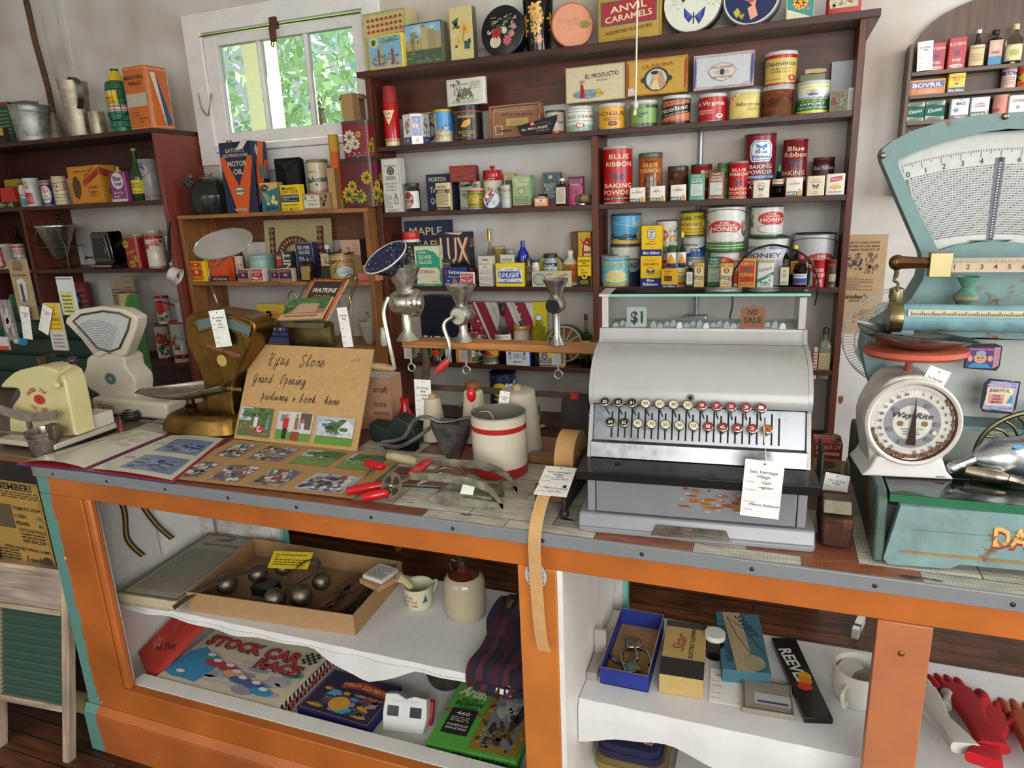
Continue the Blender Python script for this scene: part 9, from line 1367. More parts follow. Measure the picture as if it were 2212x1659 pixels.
h1,h2=aY(60,890,1.35),aY(116,835,1.35);m.prt([E_(.48,.5,.17,.17,'b02a1c'),E_(.48,.5,.03,.03,'2a1a14')]+[T_(s_,.48+.36*sin(a),.5+.36*cos(a),.14,'b0402c',None,-math.degrees(a))for s_,a in zip('RUDER',(-1.0,-.8,-.6,-.4,-.2))]+[T_(s_,.48+.36*sin(a),.5+.36*cos(a),.14,'b0402c',None,-math.degrees(a))for s_,a in zip('734',(.3,.5,.7))]+[T_(s_,.48+.36*sin(a),.5+.36*cos(a),.12,'b0402c',None,-math.degrees(a)+180)for s_,a in zip('PAT GER',(3.9,3.7,3.5,3.2,3.0,2.8,2.6))],lambda u,v,l:(h1.x+u*(h2.x-h1.x),1.3485-l,h1.z+v*(h2.z-h1.z)),h2.x-h1.x,h2.z-h1.z,kB);m.bU(kO,t,bev=.006,seg=3)
b0=aY(42,895,1.40);m=nB();m.lA([(.0005,0),(.075,.002),(.078,.006),(.07,.012),(.0005,.014)],'77777a',kD,40,cx=b0.x,cy=1.425,cz=b0.z,axis='y');m.bU('blade',t)
m=nB();cp=A_([(119,833),(122,815),(140,800),(155,790),(161,780)],1.33);m.tU(sO(cp,4),.006,CR,kB,rs=None);m.sP(.010,cp[0].x,1.335,cp[0].z,CR,kB);m.bU('crank',t);m=nB();m.sP(.0125,cp[-1].x,1.325,cp[-1].z+.003,'3a2420',kC);m.bU('knob',t)
m=nB();p0=aZ(40,985,ZC);m.box(-2.16,1.30,ZC+.0005,-1.915,1.50,ZC+.008,'17161a',kB);m.box(-2.16,1.29,ZC+.0085,-1.915,1.5,ZC+.026,'bdb4a4',kB);m.box(-1.995,1.42,ZC+.0265,-1.92,1.5,ZC+.07,'c9c4b8',kB);m.bU(hJ,t,bev=.004)
r0=aZ(75,985,.951);t,nB=wt('potato_ricer','perforated steel potato ricer with long flat handles','ricer',(r0.x,r0.y+.035,ZC));cx,cy=r0.x,r0.y+.035
m=nB();hr=.068;m.lA([(.0005,.001),(.036,.001),(.040,hr*.72),(.043,hr*.74),(.043,hr*.8),(.044,hr*.84),(.044,hr*.9),(.045,hr),(.042,hr),(.038,hr*.6),(.035,.004),(.0005,.004)],'b0a69c',kD,36,cx=cx,cy=cy,cz=ZC)
for j in rg(11):
 for i in rg(34):
  a=PI*(1.0+i/33);z_=ZC+.005+j*.0041;rr_=.0362+.0034*(j/11)+.0004;m.face([(cx+rr_*cos(a+da),cy+rr_*sin(a+da),z_+dz_)for da,dz_ in((-.018,0),(.018,0),(.018,.0017),(-.018,.0017))],'1a1614',jS)
m.bU('basket',t)
m=nB();l1=A_([(0,884),(60,902),(122,896)],1.31);m.rB(sO(l1,5),(0,.004,.012),'b5aea4',kD,.004);m.bU(kP,t);m=nB();m.tU([(cx-.04,cy,ZC+.052),(cx-.22,cy-.03,ZC+.06)],.008,'b5aea4',kD,flat=.5);m.bU(kP,t);m=nB();m.box(cx+.035,cy-.012,ZC+.045,cx+.07,cy+.012,ZC+.09,'7c746a',kH);m.bU('hinge',t,bev=.002);q=l1[1];m=nB();m.box(q.x-.008,q.y-.004,ZC+.06,q.x+.008,q.y+.004,q.z,'b5aea4',kD);m.bU('plunger',t)
s0=aZ(285,905,.951);t,nB=wt('tea_strainer','nested wire mesh tea strainers with a red and white handle','strainer',tuple(s0));
for k in rg(3):m=nB();R1=.037-.007*k;c_=s0+V((.002*k,.0,.018+.006*k));m.tU([c_+V((R1*cos(2*PI*i/26),R1*sin(2*PI*i/26),0))for i in rg(26)],.0014,'8f8f92',kD,6,closed=True);m.lA([(R1,0),(R1*.8,-.012-.003*k),(.0005,-.016-.003*k)],'77777c',kH,24,cx=c_.x,cy=c_.y,cz=c_.z);m.bU('mesh_bowl',t)
m=nB();e0,e1_=s0+V((-.01,-.035,.016)),aZ(262,930,.956);m.tU([e0,e0.lerp(e1_,.45)],.002,'c9b9b4',kD);m.tU([e0.lerp(e1_,.4),e0.lerp(e1_,1.2)],.005,'c02a24',kC,flat=.5);m.bU(kP,t)
for i,(x,y,lb)in enumerate(((378,925,'small grey cast metal moulds lying before the brass scale'),(425,932,'square grey metal scoop tray next to the small moulds'))):
 s0=aZ(x,y,.951);t,nB=wt('metal_scoop',lb,'scoop',tuple(s0));m=nB();rows=[[tuple(s0+V((a*s_,b*s_,z_)))for a,b in rR(.075,.045,.006,2)]for s_,z_ in((.01,.001),(.62,.001),(1,.018),(.95,.018),(.6,.004),(.01,.004))];m.grid(rows,'8f9297',kD,close=True,sm=False);m.bU('tray',t);m=nB();sg=-1 if i==0 else 1;m.tU([s0+V((sg*.036,0,.014)),s0+V((sg*.13,.03 if i else-.01,.018))],.006,'8f9297',kD,flat=.4);m.bU(kP,t)
 if i==0:
  for k in rg(4):m=nB();m.sP(.0085,s0.x-.02+.014*k,s0.y+.004,.967,'7a7d82',kD,12);m.bU('mould',t)
GD='173026';t,nB=wt('display_rack','dark green stepped wooden display rack with paint spattered side','rack',(-2.45,1.80,ZC))
m=nB();m.pZ([(1.78,ZC+.0005),(2.02,ZC+.0005),(2.02,ZC+.36),(1.98,ZC+.36)],-2.335,-2.323,'3f7a3c',kX,axis='x');m.pZ([(1.78,ZC+.0005),(2.02,ZC+.0005),(2.02,ZC+.36),(1.98,ZC+.36)],-3.0,-2.988,'2c5a3a',kX,axis='x');m.bU(jD,t)
for k in rg(5):y_=1.80+.04*k;z_=ZC+.06*k;m=nB();m.box(-2.9875,y_,z_+.001,-2.3355,y_+.006,z_+.075,GD,jH);m.box(-2.9875,y_+.0065,z_+.001,-2.3355,2.0,z_+.006,GD,jH);m.bU('step',t)
m=nB();m.box(-2.67,1.81,ZC+.02,-2.664,1.95,ZC+.14,'6d5a3c',jK);m.bU('divider',t)
def pk(name,label,x0,x1,yt,yb,Y,c,ops,k=kE,cat=gL):
 a,b=aY(x0,yb,Y),aY(x1,yb,Y);c_=aY((x0+x1)/2,yt,Y);w_,h=b.x-a.x,c_.z-a.z;m=MB();m.box(0,0,0,w_,.008,h,c,k);m.prt(ops,lambda u,v,l:(u*w_,-l,v*h),w_,h);o=m.bU(name);tag(o,label,cat);o.location=a;return o
pk('pipe_cleaner_packet','yellow and white pipe cleaner packet with a cotton tip on the green rack',115,146,655,756,1.785,'c9c2b8',[R_(0,.42,1,1,'d6b62a'),T_("DILL'S",.4,.88,.09,'6d4a1c',.6),T_('PIPE',.5,.77,.07,'6d4a1c',.4),T_('CLEANERS',.5,.66,.07,'6d4a1c',.86),Ln(.1,.45,.9,.58,3,'7c5c2a'),Ln(.2,.05,.9,.36,4,'8a8a8c')])
pk('pipe_bag','clear plastic sleeve with yellow pipe cleaners and a zip top',136,169,598,680,1.80,'c9cdd2',[R_(.0,.94,1,.96,'3a3a44'),R_(.12,0,.9,.62,'c9c47c'),Ln(.2,.05,.8,.55,5,'5a4a2c')])
pk('bottle_brush_card','brown card with a chrome fastener tool in a clear blister',44,82,560,690,1.80,'a08c68',[E_(.5,.9,.3,.09,'7c6c50'),T_('BUTTONS',.5,.84,.03,'2c241a',.5),T_('FASTENER',.5,.74,.03,'2c241a',.8),Pg([(.3,.3),(.7,.3),(.8,.62),(.6,.7),(.3,.66)],'c2bfb6'),R_(.35,.04,.65,.34,'8d8f90'),R_(.42,.3,.58,.6,'4a4844')])
for x,y,tl,lb,h in((52,662,-.10,'long white museum tag against the green rack, upright',.125),(103,662,-.5,'white museum tag lying slanted against the green rack',.11)):
 p=aY(x,y,1.78);tC(kT,lb,None,.05,h,fF(p,(1,0,tl),(-tl,.03,1)))
m=MB();p=aY(30,745,1.79);m.cY(.011,0,.03,'b9b2ac',kL,20,axis='x');m.cY(.015,.03,.042,'2f8ab8',kL,20,axis='x');o=m.bU('pill_bottle');tag(o,'small bottle with a bright blue cap lying on the green rack step',kJ);o.location=p+V((0,.012,.012))
bq=pk('cough_drop_box','white and red small carton standing at the picture edge on the green rack',-6,20,728,755,1.79,'cfc6c0',[R_(0,0,1,.3,'c0402c')],cat=kI)
pk('plastic_bag','crumpled clear plastic bag hanging by the green rack',14,38,648,735,1.80,'8d8786',[Bl(0,0,1,1,['a9a4a2','6d6765','bdb9b6'],20,3,.2)],cat='bag')
pk('picture_card','faded red picture card with a white fence at the picture edge',-4,24,678,725,1.95,'7c3a34',[R_(0,.1,1,.4,'a89a90'),Bl(0,.4,1,.95,['8d3f38','5f2c28'],20,3,.14)],cat=gU)
# ================================================================ paper cutter stand, grinders, cones and kitchen tools
ST='8f8b80'
t,nB=wt('paper_cutter','steel paper holder with a varnished wooden rail on curved legs','holder',(-.65,1.66,ZC))
m=nB();m.box(-.945,1.635,1.222,-.365,1.695,1.242,'b5783c',kS);m.bU('rail',t,bev=.004)
for x in(-.895,-.408):m=nB();m.tU(sO([(x,1.665,1.222),(x+.004,1.67,1.17),(x-.012,1.68,1.10),(x-.004,1.70,1.03),(x,1.70,ZC+.001)],5),.008,'5a4c3e',jP,flat=1.6);m.bU('leg',t)
m=nB();m.box(-.91,1.70,1.085,-.39,1.71,1.10,'5a4a3a',jP);m.bU('cutter_bar',t);m=nB();m.box(-.56,1.56,ZC+.0005,-.37,1.60,ZC+.018,'8d6540',kS);m.bU(hJ,t)
p=aY(912,820,1.66);tC(kT,'white museum tag tied to the curved leg of the paper holder',None,.052,.118,fF(p,(1,0,0),(.03,.05,1)),'holder|Paper')
def grinder(name,label,x,zb,s_,c,hop,crank,front,foot=1):
 t,nB=wt(name,label,'grinder',(x,1.655,1.2425));q=V((x,1.65,0));m=nB()
 if foot:m.lA([(.0005,1.243),(.026*s_,1.243),(.022*s_,1.250),(.011*s_,1.27),(.012*s_,zb-.02)],c,kD,18,cx=q.x,cy=q.y)
 m.lA([(.0005,-.03*s_),(.020*s_,-.03*s_),(.026*s_,-.02*s_),(.026*s_,.02*s_),(.02*s_,.034*s_),(.0005,.034*s_)],c,kD,22,cx=q.x,cy=q.y,cz=zb,axis=front);m.lA([(.016*s_,zb+.01),(.017*s_,zb+.03*s_),(.036*s_,zb+.07*s_),(.037*s_,zb+.075*s_),(.034*s_,zb+.072*s_),(.014*s_,zb+.03*s_)],c,kD,24,cx=q.x,cy=q.y);m.bU(kO,t)
 m=nB();m.box(x-.012,1.64,1.19,x+.012,1.67,1.221,c,kH);m.tU([(x,1.655,1.19),(x,1.655,1.172)],.003,c,kH);m.tU([(x+.011*cos(a),1.655,1.162+.011*sin(a))for a in[2*PI*i/12 for i in rg(12)]],.0026,c,kH,closed=True);m.bU('clamp_screw',t)
 if hop:m=nB(MT((x-.012,1.64,zb+.08))@MR(RD(34),4,'X')@MR(RD(-14),4,'Y'));m.lA([(.018,0),(.024,.008),(.062,.055),(.064,.057),(.058,.052),(.02,.01)],'14183a','specks',30);m.lA([(.0635,.055),(.066,.058),(.0635,.060)],'c9cbd2',kB,30);m.bU('funnel',t)
 if crank:m=nB();P=sO([V((x+a,1.61-b,zb+c2))for a,b,c2 in crank[0]],5);m.tU(P,.0055,c,kD);m.bU('crank',t);m=nB();e=P[-1];g=V(crank[1]);m.tU([e,e+g*.3,e+g*.8,e+g],.01,crank[2],kC if crank[2]!='a9885c' else jK,rs=[.008,.0115,.0105,.006],n=12);m.bU(kP,t)
 return t,nB
MATS['specks']=mat(kC).copy();_m=MATS['specks'];_n=_m.node_tree;_v=_n.nodes.new(kF);sv(_v,kR,190);_t=_n.nodes.new(kU);L(_n,_t.outputs[kW],_v.inputs[0]);_r=_n.nodes.new(kG);sv(_r,1,.66);sv(_r,2,.69);L(_n,_v.outputs[0],_r.inputs[0])
_x=_n.nodes.new(jN);_x.data_type='RGBA';_a=[n for n in _n.nodes if n.type=='ATTRIBUTE'][0];L(_n,_r.outputs[0],_x.inputs[0]);L(_n,_a.outputs[0],_x.inputs[6]);sv(_x,7,C('b9bfd2'));L(_n,_x.outputs[2],_n.nodes[jF].inputs[jJ])
t,nB=grinder(gM,'large nickel meat grinder with a speckled blue funnel on top',-.93,1.345,1.3,'cfccc0',1,([(-.03,0,.02),(-.035,.02,-.02),(-.02,.03,-.1),(-.01,.03,-.17)],(-.06,-.02,.012),'a9885c'),'x')
m=nB();m.lA([(.0005,.052),(.012,.052),(.018,.04),(.036,.038),(.038,.03),(.036,.018),(.0005,.018)],'cfccc0',kD,24,cx=-.93,cy=1.65,cz=1.345,axis='x')
for i in rg(20):a=2*PI*i/20;m.sP(.004,-.895,1.65+.035*cos(a),1.345+.035*sin(a),'8a867a',kD,6)
m.bU('gear_ring',t)
grinder(gM,'middle meat grinder with a red handled crank',-.762,1.315,1.05,'bebbb3',0,([(-.01,0,.0),(-.03,.015,-.02),(-.015,.02,-.07),(-.02,.02,-.11)],(-.035,-.01,-.035),'b8383c'),'y')
t,nB=grinder(gM,'small grey grinder without crank standing on the rail, open mouth forward',-.502,1.345,.85,'adaaa4',0,None,'y');m=nB();m.lA([(.0005,-.034),(.017,-.034)],'0b0b0b',jS,22,cx=-.502,cy=1.65,cz=1.345,axis='y');m.bU('mouth',t)
def cone(label,px,py,x,y,r0,r1,h,c,top=None,name='thread_cone',z0=ZC+.0005):
 t,nB=wt(name,label,'cone',(x,y,z0));m=nB();n_=26;m.lA([(.0005,z0)]+[(r0+(r1-r0)*i/n_+(.0008 if i%2 else 0),z0+.004+(h-.008)*i/n_)for i in rg(n_+1)]+[(r1*.8,z0+h),(.008,z0+h-.002)],c,jA,30,cx=x,cy=y);m.bU('thread',t);m=nB();m.lA([(.012,z0+h-.004),(.010,z0+h+.012),(.006,z0+h+.012),(.005,z0+h)]if top!='w' else[(.010,z0+h-.004),(.012,z0+h+.004),(.022,z0+h+.01),(.022,z0+h+.02),(.012,z0+h+.024),(.004,z0+h+.02)],{'w':'8a5a34','r':'a8201f'}.get(top,'b59a6c'),jK if top=='w' else kE,18,cx=x,cy=y);m.bU('core',t)
cone('slim cream string cone in front of the holder leg',0,0,-.875,1.66,.036,.022,.125,'c2b8a0');cone('cream string cone topped by a turned wooden knob',0,0,-.757,1.68,.040,.026,.150,'c9bfa6','w')
cone('big wide off white string cone with frayed top',0,0,-.612,1.64,.062,.046,.17,'bfb4a4');cone('dark brown thread cone with a red core',0,0,-.462,1.66,.044,.033,.15,'332a26','r')
p=aY(1083,845,1.57);tC(kT,'white tag hanging on the big off white string cone',None,.026,.075,fF(p+V((.01,0,0)),(.9,.3,-.15),(.1,.03,1)))
x,y=-.608,1.49;t,nB=wt('flour_sifter','cream enamel flour sifter with red bands and a red knob on its crank','sifter',(x,y,ZC));R1=.068;h=.155
m=nB();m.lA([(R1*.9,.0005),(R1,.003),(R1,.012),(R1,.013),(R1,.025),(R1,.075),(R1*1.01,.078),(R1,.081),(R1,.115),(R1,.116),(R1,.128),(R1,.129),(R1*1.01,h-.004),(R1*1.02,h),(R1*.98,h),(R1*.96,.09),(.0005,.088)],'cfc6b0',kB,40,cx=x,cy=y,cz=ZC,cols=['9c2220']*4+['cfc6b0']*4+['cfc6b0','a82420','a82420','cfc6b0','a5a49c','a5a49c','77736a','77736a','77736a']);m.bU(kO,t)
m=nB();m.tU(sO([(x-.055,y-.02,ZC+.10),(x-.058,y-.02,h+ZC+.02),(x-.06,y-.02,h+ZC+.03)],3),.002,'b5b2a8',kD);m.tU(sO([(x-.05,y+.0,ZC+h-.005),(x-.02,y,ZC+h-.006),(x+.0,y-.02,ZC+.11)],4),.002,'b5b2a8',kD);m.bU('crank',t);m=nB();m.sP(.012,x-.06,y-.02,ZC+h+.045,'c0161c',kC,16,sz=1.6);m.bU('knob',t)
x,y=-.765,1.545;t,nB=wt('fruit_press','grey cast aluminium press with a deep V shaped cup and long curved handles','press',(x,y,ZC));m=nB()
rows=[[(x+a*s_,y+b*s_*.9,ZC+z_)for a,b in rR(.12,.055,.026,4)]for s_,z_ in((.01,.001),(.35,.001),(.6,.03),(.9,.075),(1,.10),(.95,.10),(.8,.06),(.01,.02))];m.grid(rows,'a2a5aa',kD,close=True);m.bU('cup',t)
for k,c_ in enumerate(([(.055,.0,.115),(-.02,-.01,.10),(-.06,-.02,.115),(-.10,-.02,.10),(-.13,-.03,.055),(-.19,-.04,.04)],[(-.05,.0,.09),(-.10,.0,.05),(-.15,-.02,.025),(-.20,-.03,.03)])):m=nB();m.tU(sO([(x+a,y+b,ZC+c2)for a,b,c2 in c_],5),.008,'b2b5ba',kD,flat=.7 if k else.6);m.bU(kP,t)
t,nB=wt('tape_dispenser','dark green cast tape dispenser with a wavy top','dispenser',(-.98,1.62,ZC));m=nB();m.pZ([(-1.05,ZC+.001),(-.90,ZC+.001),(-.90,ZC+.03),(-.93,ZC+.07),(-.965,ZC+.082),(-1.0,ZC+.045),(-1.03,ZC+.05),(-1.055,ZC+.055)],1.60,1.655,'1c2a22',kX);m.bU(kO,t,bev=.006,seg=3);m=nB();m.box(-.985,1.555,ZC+.001,-.885,1.585,ZC+.022,'22221f',kH);m.bU('stapler_arm',t,bev=.003)
t,nB=wt('kraft_box','pinkish printed kraft carton behind the paper sign',kI,(-1.06,1.74,ZC));m=nB();h=.165;xa=sX(800,1.70,ZC);xb=sX(850,1.70,ZC);m.box(xa-.06,1.70,ZC+.0005,xb,1.77,ZC+h,'b08464',kE,{'top':'c9c2b2'});m.prt([T_('craft',.78,.78,.12,'3a2c24',.34,0,.01,.3),T_('little',.74,.5,.1,'5a4434',.3),T_('warmer',.76,.34,.1,'5a4434',.4),T_('vaporizer',.8,.2,.06,'5a4434',.4)],lambda u,v,l:(xa-.06+u*(xb-xa+.06),1.70-l,ZC+v*h),xb-xa+.06,h);m.bU(kO,t)
m=MB();m.lA([(.035,0),(.034,.03),(.012,.07),(.012,.10),(.008,.10)],'a81c1c',kC,24,cx=-1.0,cy=1.72,cz=ZC+.001);tag(m.bU('funnel'),'red enamel funnel behind the dark green tape dispenser','funnel')
t,nB=wt('gummed_tape_dispenser','old black iron gummed paper dispenser with a tan paper roll','dispenser',(-.42,1.42,ZC))
m=nB();m.pZ([(1.27,ZC+.012),(1.56,ZC+.012),(1.56,ZC+.04),(1.50,ZC+.09),(1.40,ZC+.085),(1.34,ZC+.065),(1.28,ZC+.07)],-.386,-.378,'1c1a1a',kX,axis='x');m.pZ([(1.27,ZC+.012),(1.56,ZC+.012),(1.56,ZC+.04),(1.34,ZC+.055),(1.28,ZC+.07)],-.446,-.438,'1c1a1a',kX,axis='x');m.box(-.437,1.285,ZC+.03,-.387,1.36,ZC+.06,'3c241c',jP)
for x in(-.442,-.382):
 for y in(1.275,1.54):m.sP(.011,x,y,ZC+.0112,'2a2320',kX,12)
m.bU('frame',t,bev=.002);m=nB();m.lA([(.014,-.022),(.062,-.022),(.062,.022),(.014,.022)],'b98d58',kE,40,cx=-.412,cy=1.44,cz=ZC+.075,axis='x');m.bU('paper_roll',t)
m=nB();m.rB(sO([(-.415,1.385,ZC+.05),(-.417,1.29,ZC+.066),(-.418,1.235,ZC+.05),(-.419,1.19,ZC+.0),(-.419,1.186,ZC-.08),(-.412,1.18,ZC-.21),(-.404,1.18,ZC-.262)],6),(.0135,0,0),'c29763',kE);m.bU('paper_strip',t)
M=fF((-.409,1.352,ZC+.083),(1,.05,0),(.22,1,.22));tC(kT,'white museum tag lying on the black gummed paper dispenser',None,.07,.105,M,'Paper|Cutter Roll|Morris Stefanuik|Dph Man')
t,nB=wt('potato_chipper','tinned steel potato chipper with two curved side arms and a red handle','cutter',(-.62,1.29,ZC));GS='aaa794'
m=nB();m.pZ([(-.70,ZC+.001),(-.545,ZC+.001),(-.545,ZC+.03),(-.66,ZC+.034),(-.70,ZC+.012)],1.27,1.274,GS,kH);m.pZ([(-.70,ZC+.001),(-.545,ZC+.001),(-.545,ZC+.03),(-.66,ZC+.034)],1.345,1.349,GS,kH);m.box(-.70,1.274,ZC+.003,-.55,1.345,ZC+.006,GS,kH);m.bU('trough',t)
for y in(1.262,1.353):m=nB();m.rB(sO([(-.735,y,ZC+.065),(-.65,y,ZC+.068),(-.585,y,ZC+.066),(-.54,y,ZC+.05),(-.515,y,ZC+.018)],6),(.0,0,.009),GS,kH,.003);m.bU('arm',t);m=nB();m.rB([(-.61,y,ZC+.022),(-.515,y,ZC+.018)],(0,0,.006),GS,kH,.003);m.bU('link',t)
m=nB();m.tU([(-.735,1.262,ZC+.065),(-.735,1.275,ZC+.065),(-.735,1.335,ZC+.066),(-.735,1.353,ZC+.065)],.01,'b8181c',kC,rs=[.007,.0105,.0105,.007]);m.bU(kP,t);m=nB()
for i in rg(7):m.box(-.548,1.276+i*.0105,ZC+.004,-.545,1.278+i*.0105,ZC+.045,'9c9a8c',kD);m.box(-.548,1.275,ZC+.006+i*.006,-.545,1.345,ZC+.007+i*.006,'9c9a8c',kD)
m.bU('blade_grid',t);M=fF((-.60,1.285,ZC+.055),(1,0,0),(.1,1,.9));tC(kT,'small white card looped on the potato chipper',None,.03,.03,M)
t,nB=wt('egg_beater','old egg beater with red wooden handles and a toothed gear wheel','beater',(-.80,1.27,ZC));g=V((-.785,1.262,ZC+.035));RG=MT(g)@MR(RD(62),4,'X')@MR(RD(-12),4,'Y')
m=nB(RG);n_=36;m.pZ([v for i in rg(n_)for v in(((.030+(.002 if i%2 else 0))*cos(2*PI*i/n_),(.030+(.002 if i%2 else 0))*sin(2*PI*i/n_)),)],0,.002,'a39a80',kD,axis='z')
for k in rg(4):m.pZ([(.008*cos(a+PI/4*0+d)*(1 if r_ else 1)*r_,.008*sin(a+d)*r_)for a in(PI/2*k+PI/4,)for d,r_ in((-.5,1.3),(-.5,2.9),(0,3.1),(.5,2.9),(.5,1.3))],.002,.0024,'2a2622',jS,axis='z')
m.sP(.006,0,0,.004,'b5ab92',kD,10);m.bU('gear_wheel',t)
for q0,q1 in(((-.815,1.285,ZC+.025),(-.90,1.25,ZC+.014)),((-.79,1.255,ZC+.022),(-.845,1.226,ZC+.014)),((-.835,1.315,ZC+.055),(-.895,1.335,ZC+.052))):a,b=V(q0),V(q1);m=nB();m.tU([a,a.lerp(b,.15),a.lerp(b,.6),b],.01,'b0121c',kC,rs=[.006,.0105,.012,.009],n=14);m.bU(kP,t)
m=nB();m.tU([g+V((-.01,.02,.01)),(-.80,1.30,ZC+.02),(-.70,1.33,ZC+.012)],.005,'6d7078',kD,flat=.6)
for k in rg(4):m.tU(sO([(-.76,1.33,ZC+.012),(-.72,1.36+.02*k,ZC+.02+.006*k),(-.66,1.36+.012*k,ZC+.015),(-.70,1.34,ZC+.008)],5),.0012,'a3a098',kD)
m.bU('beater_wires',t)
t,nB=wt('pastry_blender','wire pastry blender with a chipped cream wooden handle','blender',(-.86,1.42,ZC));m=nB();m.tU([(-.90,1.44,ZC+.03),(-.88,1.44,ZC+.03),(-.83,1.432,ZC+.028),(-.81,1.43,ZC+.027)],.011,'cbbf98',kX,rs=[.009,.0115,.0125,.009],n=12);m.bU(kP,t);m=nB()
for k in rg(5):m.tU(sO([(-.905,1.44,ZC+.03),(-.92,1.40-.01*k,ZC+.006),(-.86,1.385-.012*k,ZC+.004),(-.80,1.40-.008*k,ZC+.006),(-.805,1.43,ZC+.027)],5),.001,'a09d94',kD)
m.bU('wires',t)
t,nB=wt('book_stand','brass wire cook book stand with a metal ledge behind the paper sign','stand',(-1.30,1.72,ZC));BW='8d7c50'
for L_ in([(735,632),(748,596),(768,600),(755,640)],[(590,700),(628,700),(665,610),(745,604),(775,597),(760,640),(728,745)],[(623,665),(622,640),(633,628),(642,645)],[(735,690),(733,645),(745,632),(757,650),(765,745)],[(700,560),(705,566),(716,570),(728,562),(722,592)]):m=nB();m.tU(sO(A_(L_,1.72),4),.0018,BW,jB,6);m.bU('wire',t)
m=nB();a,b=aY(594,700,1.69),aY(712,706,1.69);m.box(a.x,1.66,a.z-.004,b.x,1.70,a.z+.012,'7d765c',kD);m.bU('ledge',t,bev=.001);m=nB();m.box(a.x+.02,1.72,ZC+.0005,b.x-.02,1.74,a.z,BW,jB);m.bU('post',t)
def page(name,label,L_,Y0,Y1,c,ops,cat='book'):
 q=[aY(*L_[0],Y0),aY(*L_[1],Y0),aY(*L_[2],Y1),aY(*L_[3],Y1)];m=MB();m.M=MT(-q[0]);n_=(q[1]-q[0]).cross(q[3]-q[0]).normalized()
 for o_ in(0,.008):m.face([tuple(v-n_*o_)for v in(q if not o_ else q[::-1])],c)
 for i in rg(4):m.face([tuple(q[i]),tuple(q[i]-n_*.008),tuple(q[(i+1)%4]-n_*.008),tuple(q[(i+1)%4])],'c9b898')
 m.prt(ops,lambda u,v,l:tuple((q[0].lerp(q[1],u)).lerp(q[3].lerp(q[2],u),v)+n_*l),(q[1]-q[0]).length,(q[3]-q[0]).length);o=m.bU(name);tag(o,label,cat);o.location=q[0]
page('cook_book','black and orange cook book propped on the brass wire stand',[(632,692),(705,692),(752,602),(678,601)],1.68,1.73,'b8582c',[R_(.08,.0,.9,.93,'26241f'),T_('WATKINS',.5,.72,.10,'d9ceb4',.7,0,.02,.2),T_('COOK',.5,.55,.10,'c0602c',.5,0,.02,.2),T_('BOOK',.5,.40,.10,'c0602c',.5,0,.02,.2)])
page('recipe_booklet','booklet with a brick building and green trees on its cover lying over the cook book',[(600,692),(692,688),(718,640),(632,645)],1.665,1.70,'8d6a4c',[R_(0,.5,1,1,'3f5f34'),Bl(0,.4,1,1,['2c4a28','4a6a3c','5c7a4a'],40,3,.1),Pg([(.2,.3),(.8,.32),(.78,.72),(.3,.72)],'a8876c'),R_(0,0,1,.26,'b5966c'),R_(.1,.12,.9,.2,'8a5a3c'),Bl(0,.25,.22,.6,['2c4a28'],8,4,.3)])
p=aY(738,664,1.66);tC(kT,'narrow white museum tag hanging from the brass wire stand',None,.034,.115,fF(p,(1,0,.1),(-.12,.03,1)))
m=MB();p=aY(1373,-40,1.9);q=aY(1373,238,1.9);m.tU([(q.x+.02,1.9,3.25),(q.x,1.9,q.z+.02)],.0022,'d9d2c6',jA);m.sP(.007,q.x,1.9,q.z+.012,'cfc6b6',jA,10,sz=1.6);m.tU([(q.x,1.9,q.z+.01),(q.x-.003,1.9,q.z-.012)],.003,'cfc6b6',jA,rs=[.002,.005]);tag(m.bU('pull_cord'),'white knotted pull cord hanging from the ceiling before the tobacco shelf','cord')
t=tH('flower_bunch','yellow artificial flowers with green leaves behind the string cones','flowers',(-.70,1.735,0));m=MB();rd=random.Random(9)
for i in rg(90):a=V((rd.uniform(-.12,.12),rd.uniform(-.02,.02),rd.uniform(.97,1.06)));e1=V((rd.gauss(0,1),rd.gauss(0,.4),rd.gauss(0,1))).normalized()*.014;e2=e1.cross(V((rd.uniform(-.4,.4),1,.2))).normalized()*.006;m.face([a-e1,a+e2,a+e1,a-e2],('d0a81c','dcb82c','4a6a2c','c99a1c')[i%4])
m.bU('flower',t);m=MB();m.lA([(.0005,.9505),(.03,.9505),(.035,.98),(.03,.98)],'3c5a34',jA,16);m.bU(hJ,t)
# ================================================================ inside the display counter
ZS,ZB=.4685,.2005
def cloth(name,label,x0,x1,y0,y1,z,drop,seed,pk=None):
 rd=random.Random(seed);nx=60;rows=[]
 for s_,(y,dz)in enumerate([(y1,0),(y0+.12,0),(y0+.04,0),(y0+.004,.0),(y0-.004,-.012),(y0-.006,-drop*.5),(y0-.007,-drop)]):
  rows.append([(x0+(x1-x0)*i/nx,y-(.004*sin(i*.9+seed)if dz<0 else 0),z+dz*(1+.25*sin(i*.33+seed)*(dz<-.02))+.0015*abs(sin(i*.7+s_+seed))+(pk(i/nx)if pk and dz<-.02 else 0))for i in rg(nx+1)])
 m=MB();m.grid(rows,'d9d8d6',jA);tag(m.bU(name),label,jA)
cloth('shelf_cloth','white cloth covering the upper shelf of the bay with the board games',-1.88,-.475,1.318,1.695,.469,.022,1,lambda u:-.06*max(0,1-abs(u-.66)*9));cloth('shelf_cloth','white cloth covering the shelf that holds the hair clippers',-.37,.95,1.318,1.695,.469,.09,2)
cloth('floor_cloth','crumpled white cloth on the bottom of the board game bay',-1.74,-.475,1.30,1.69,.2025,.0,4)
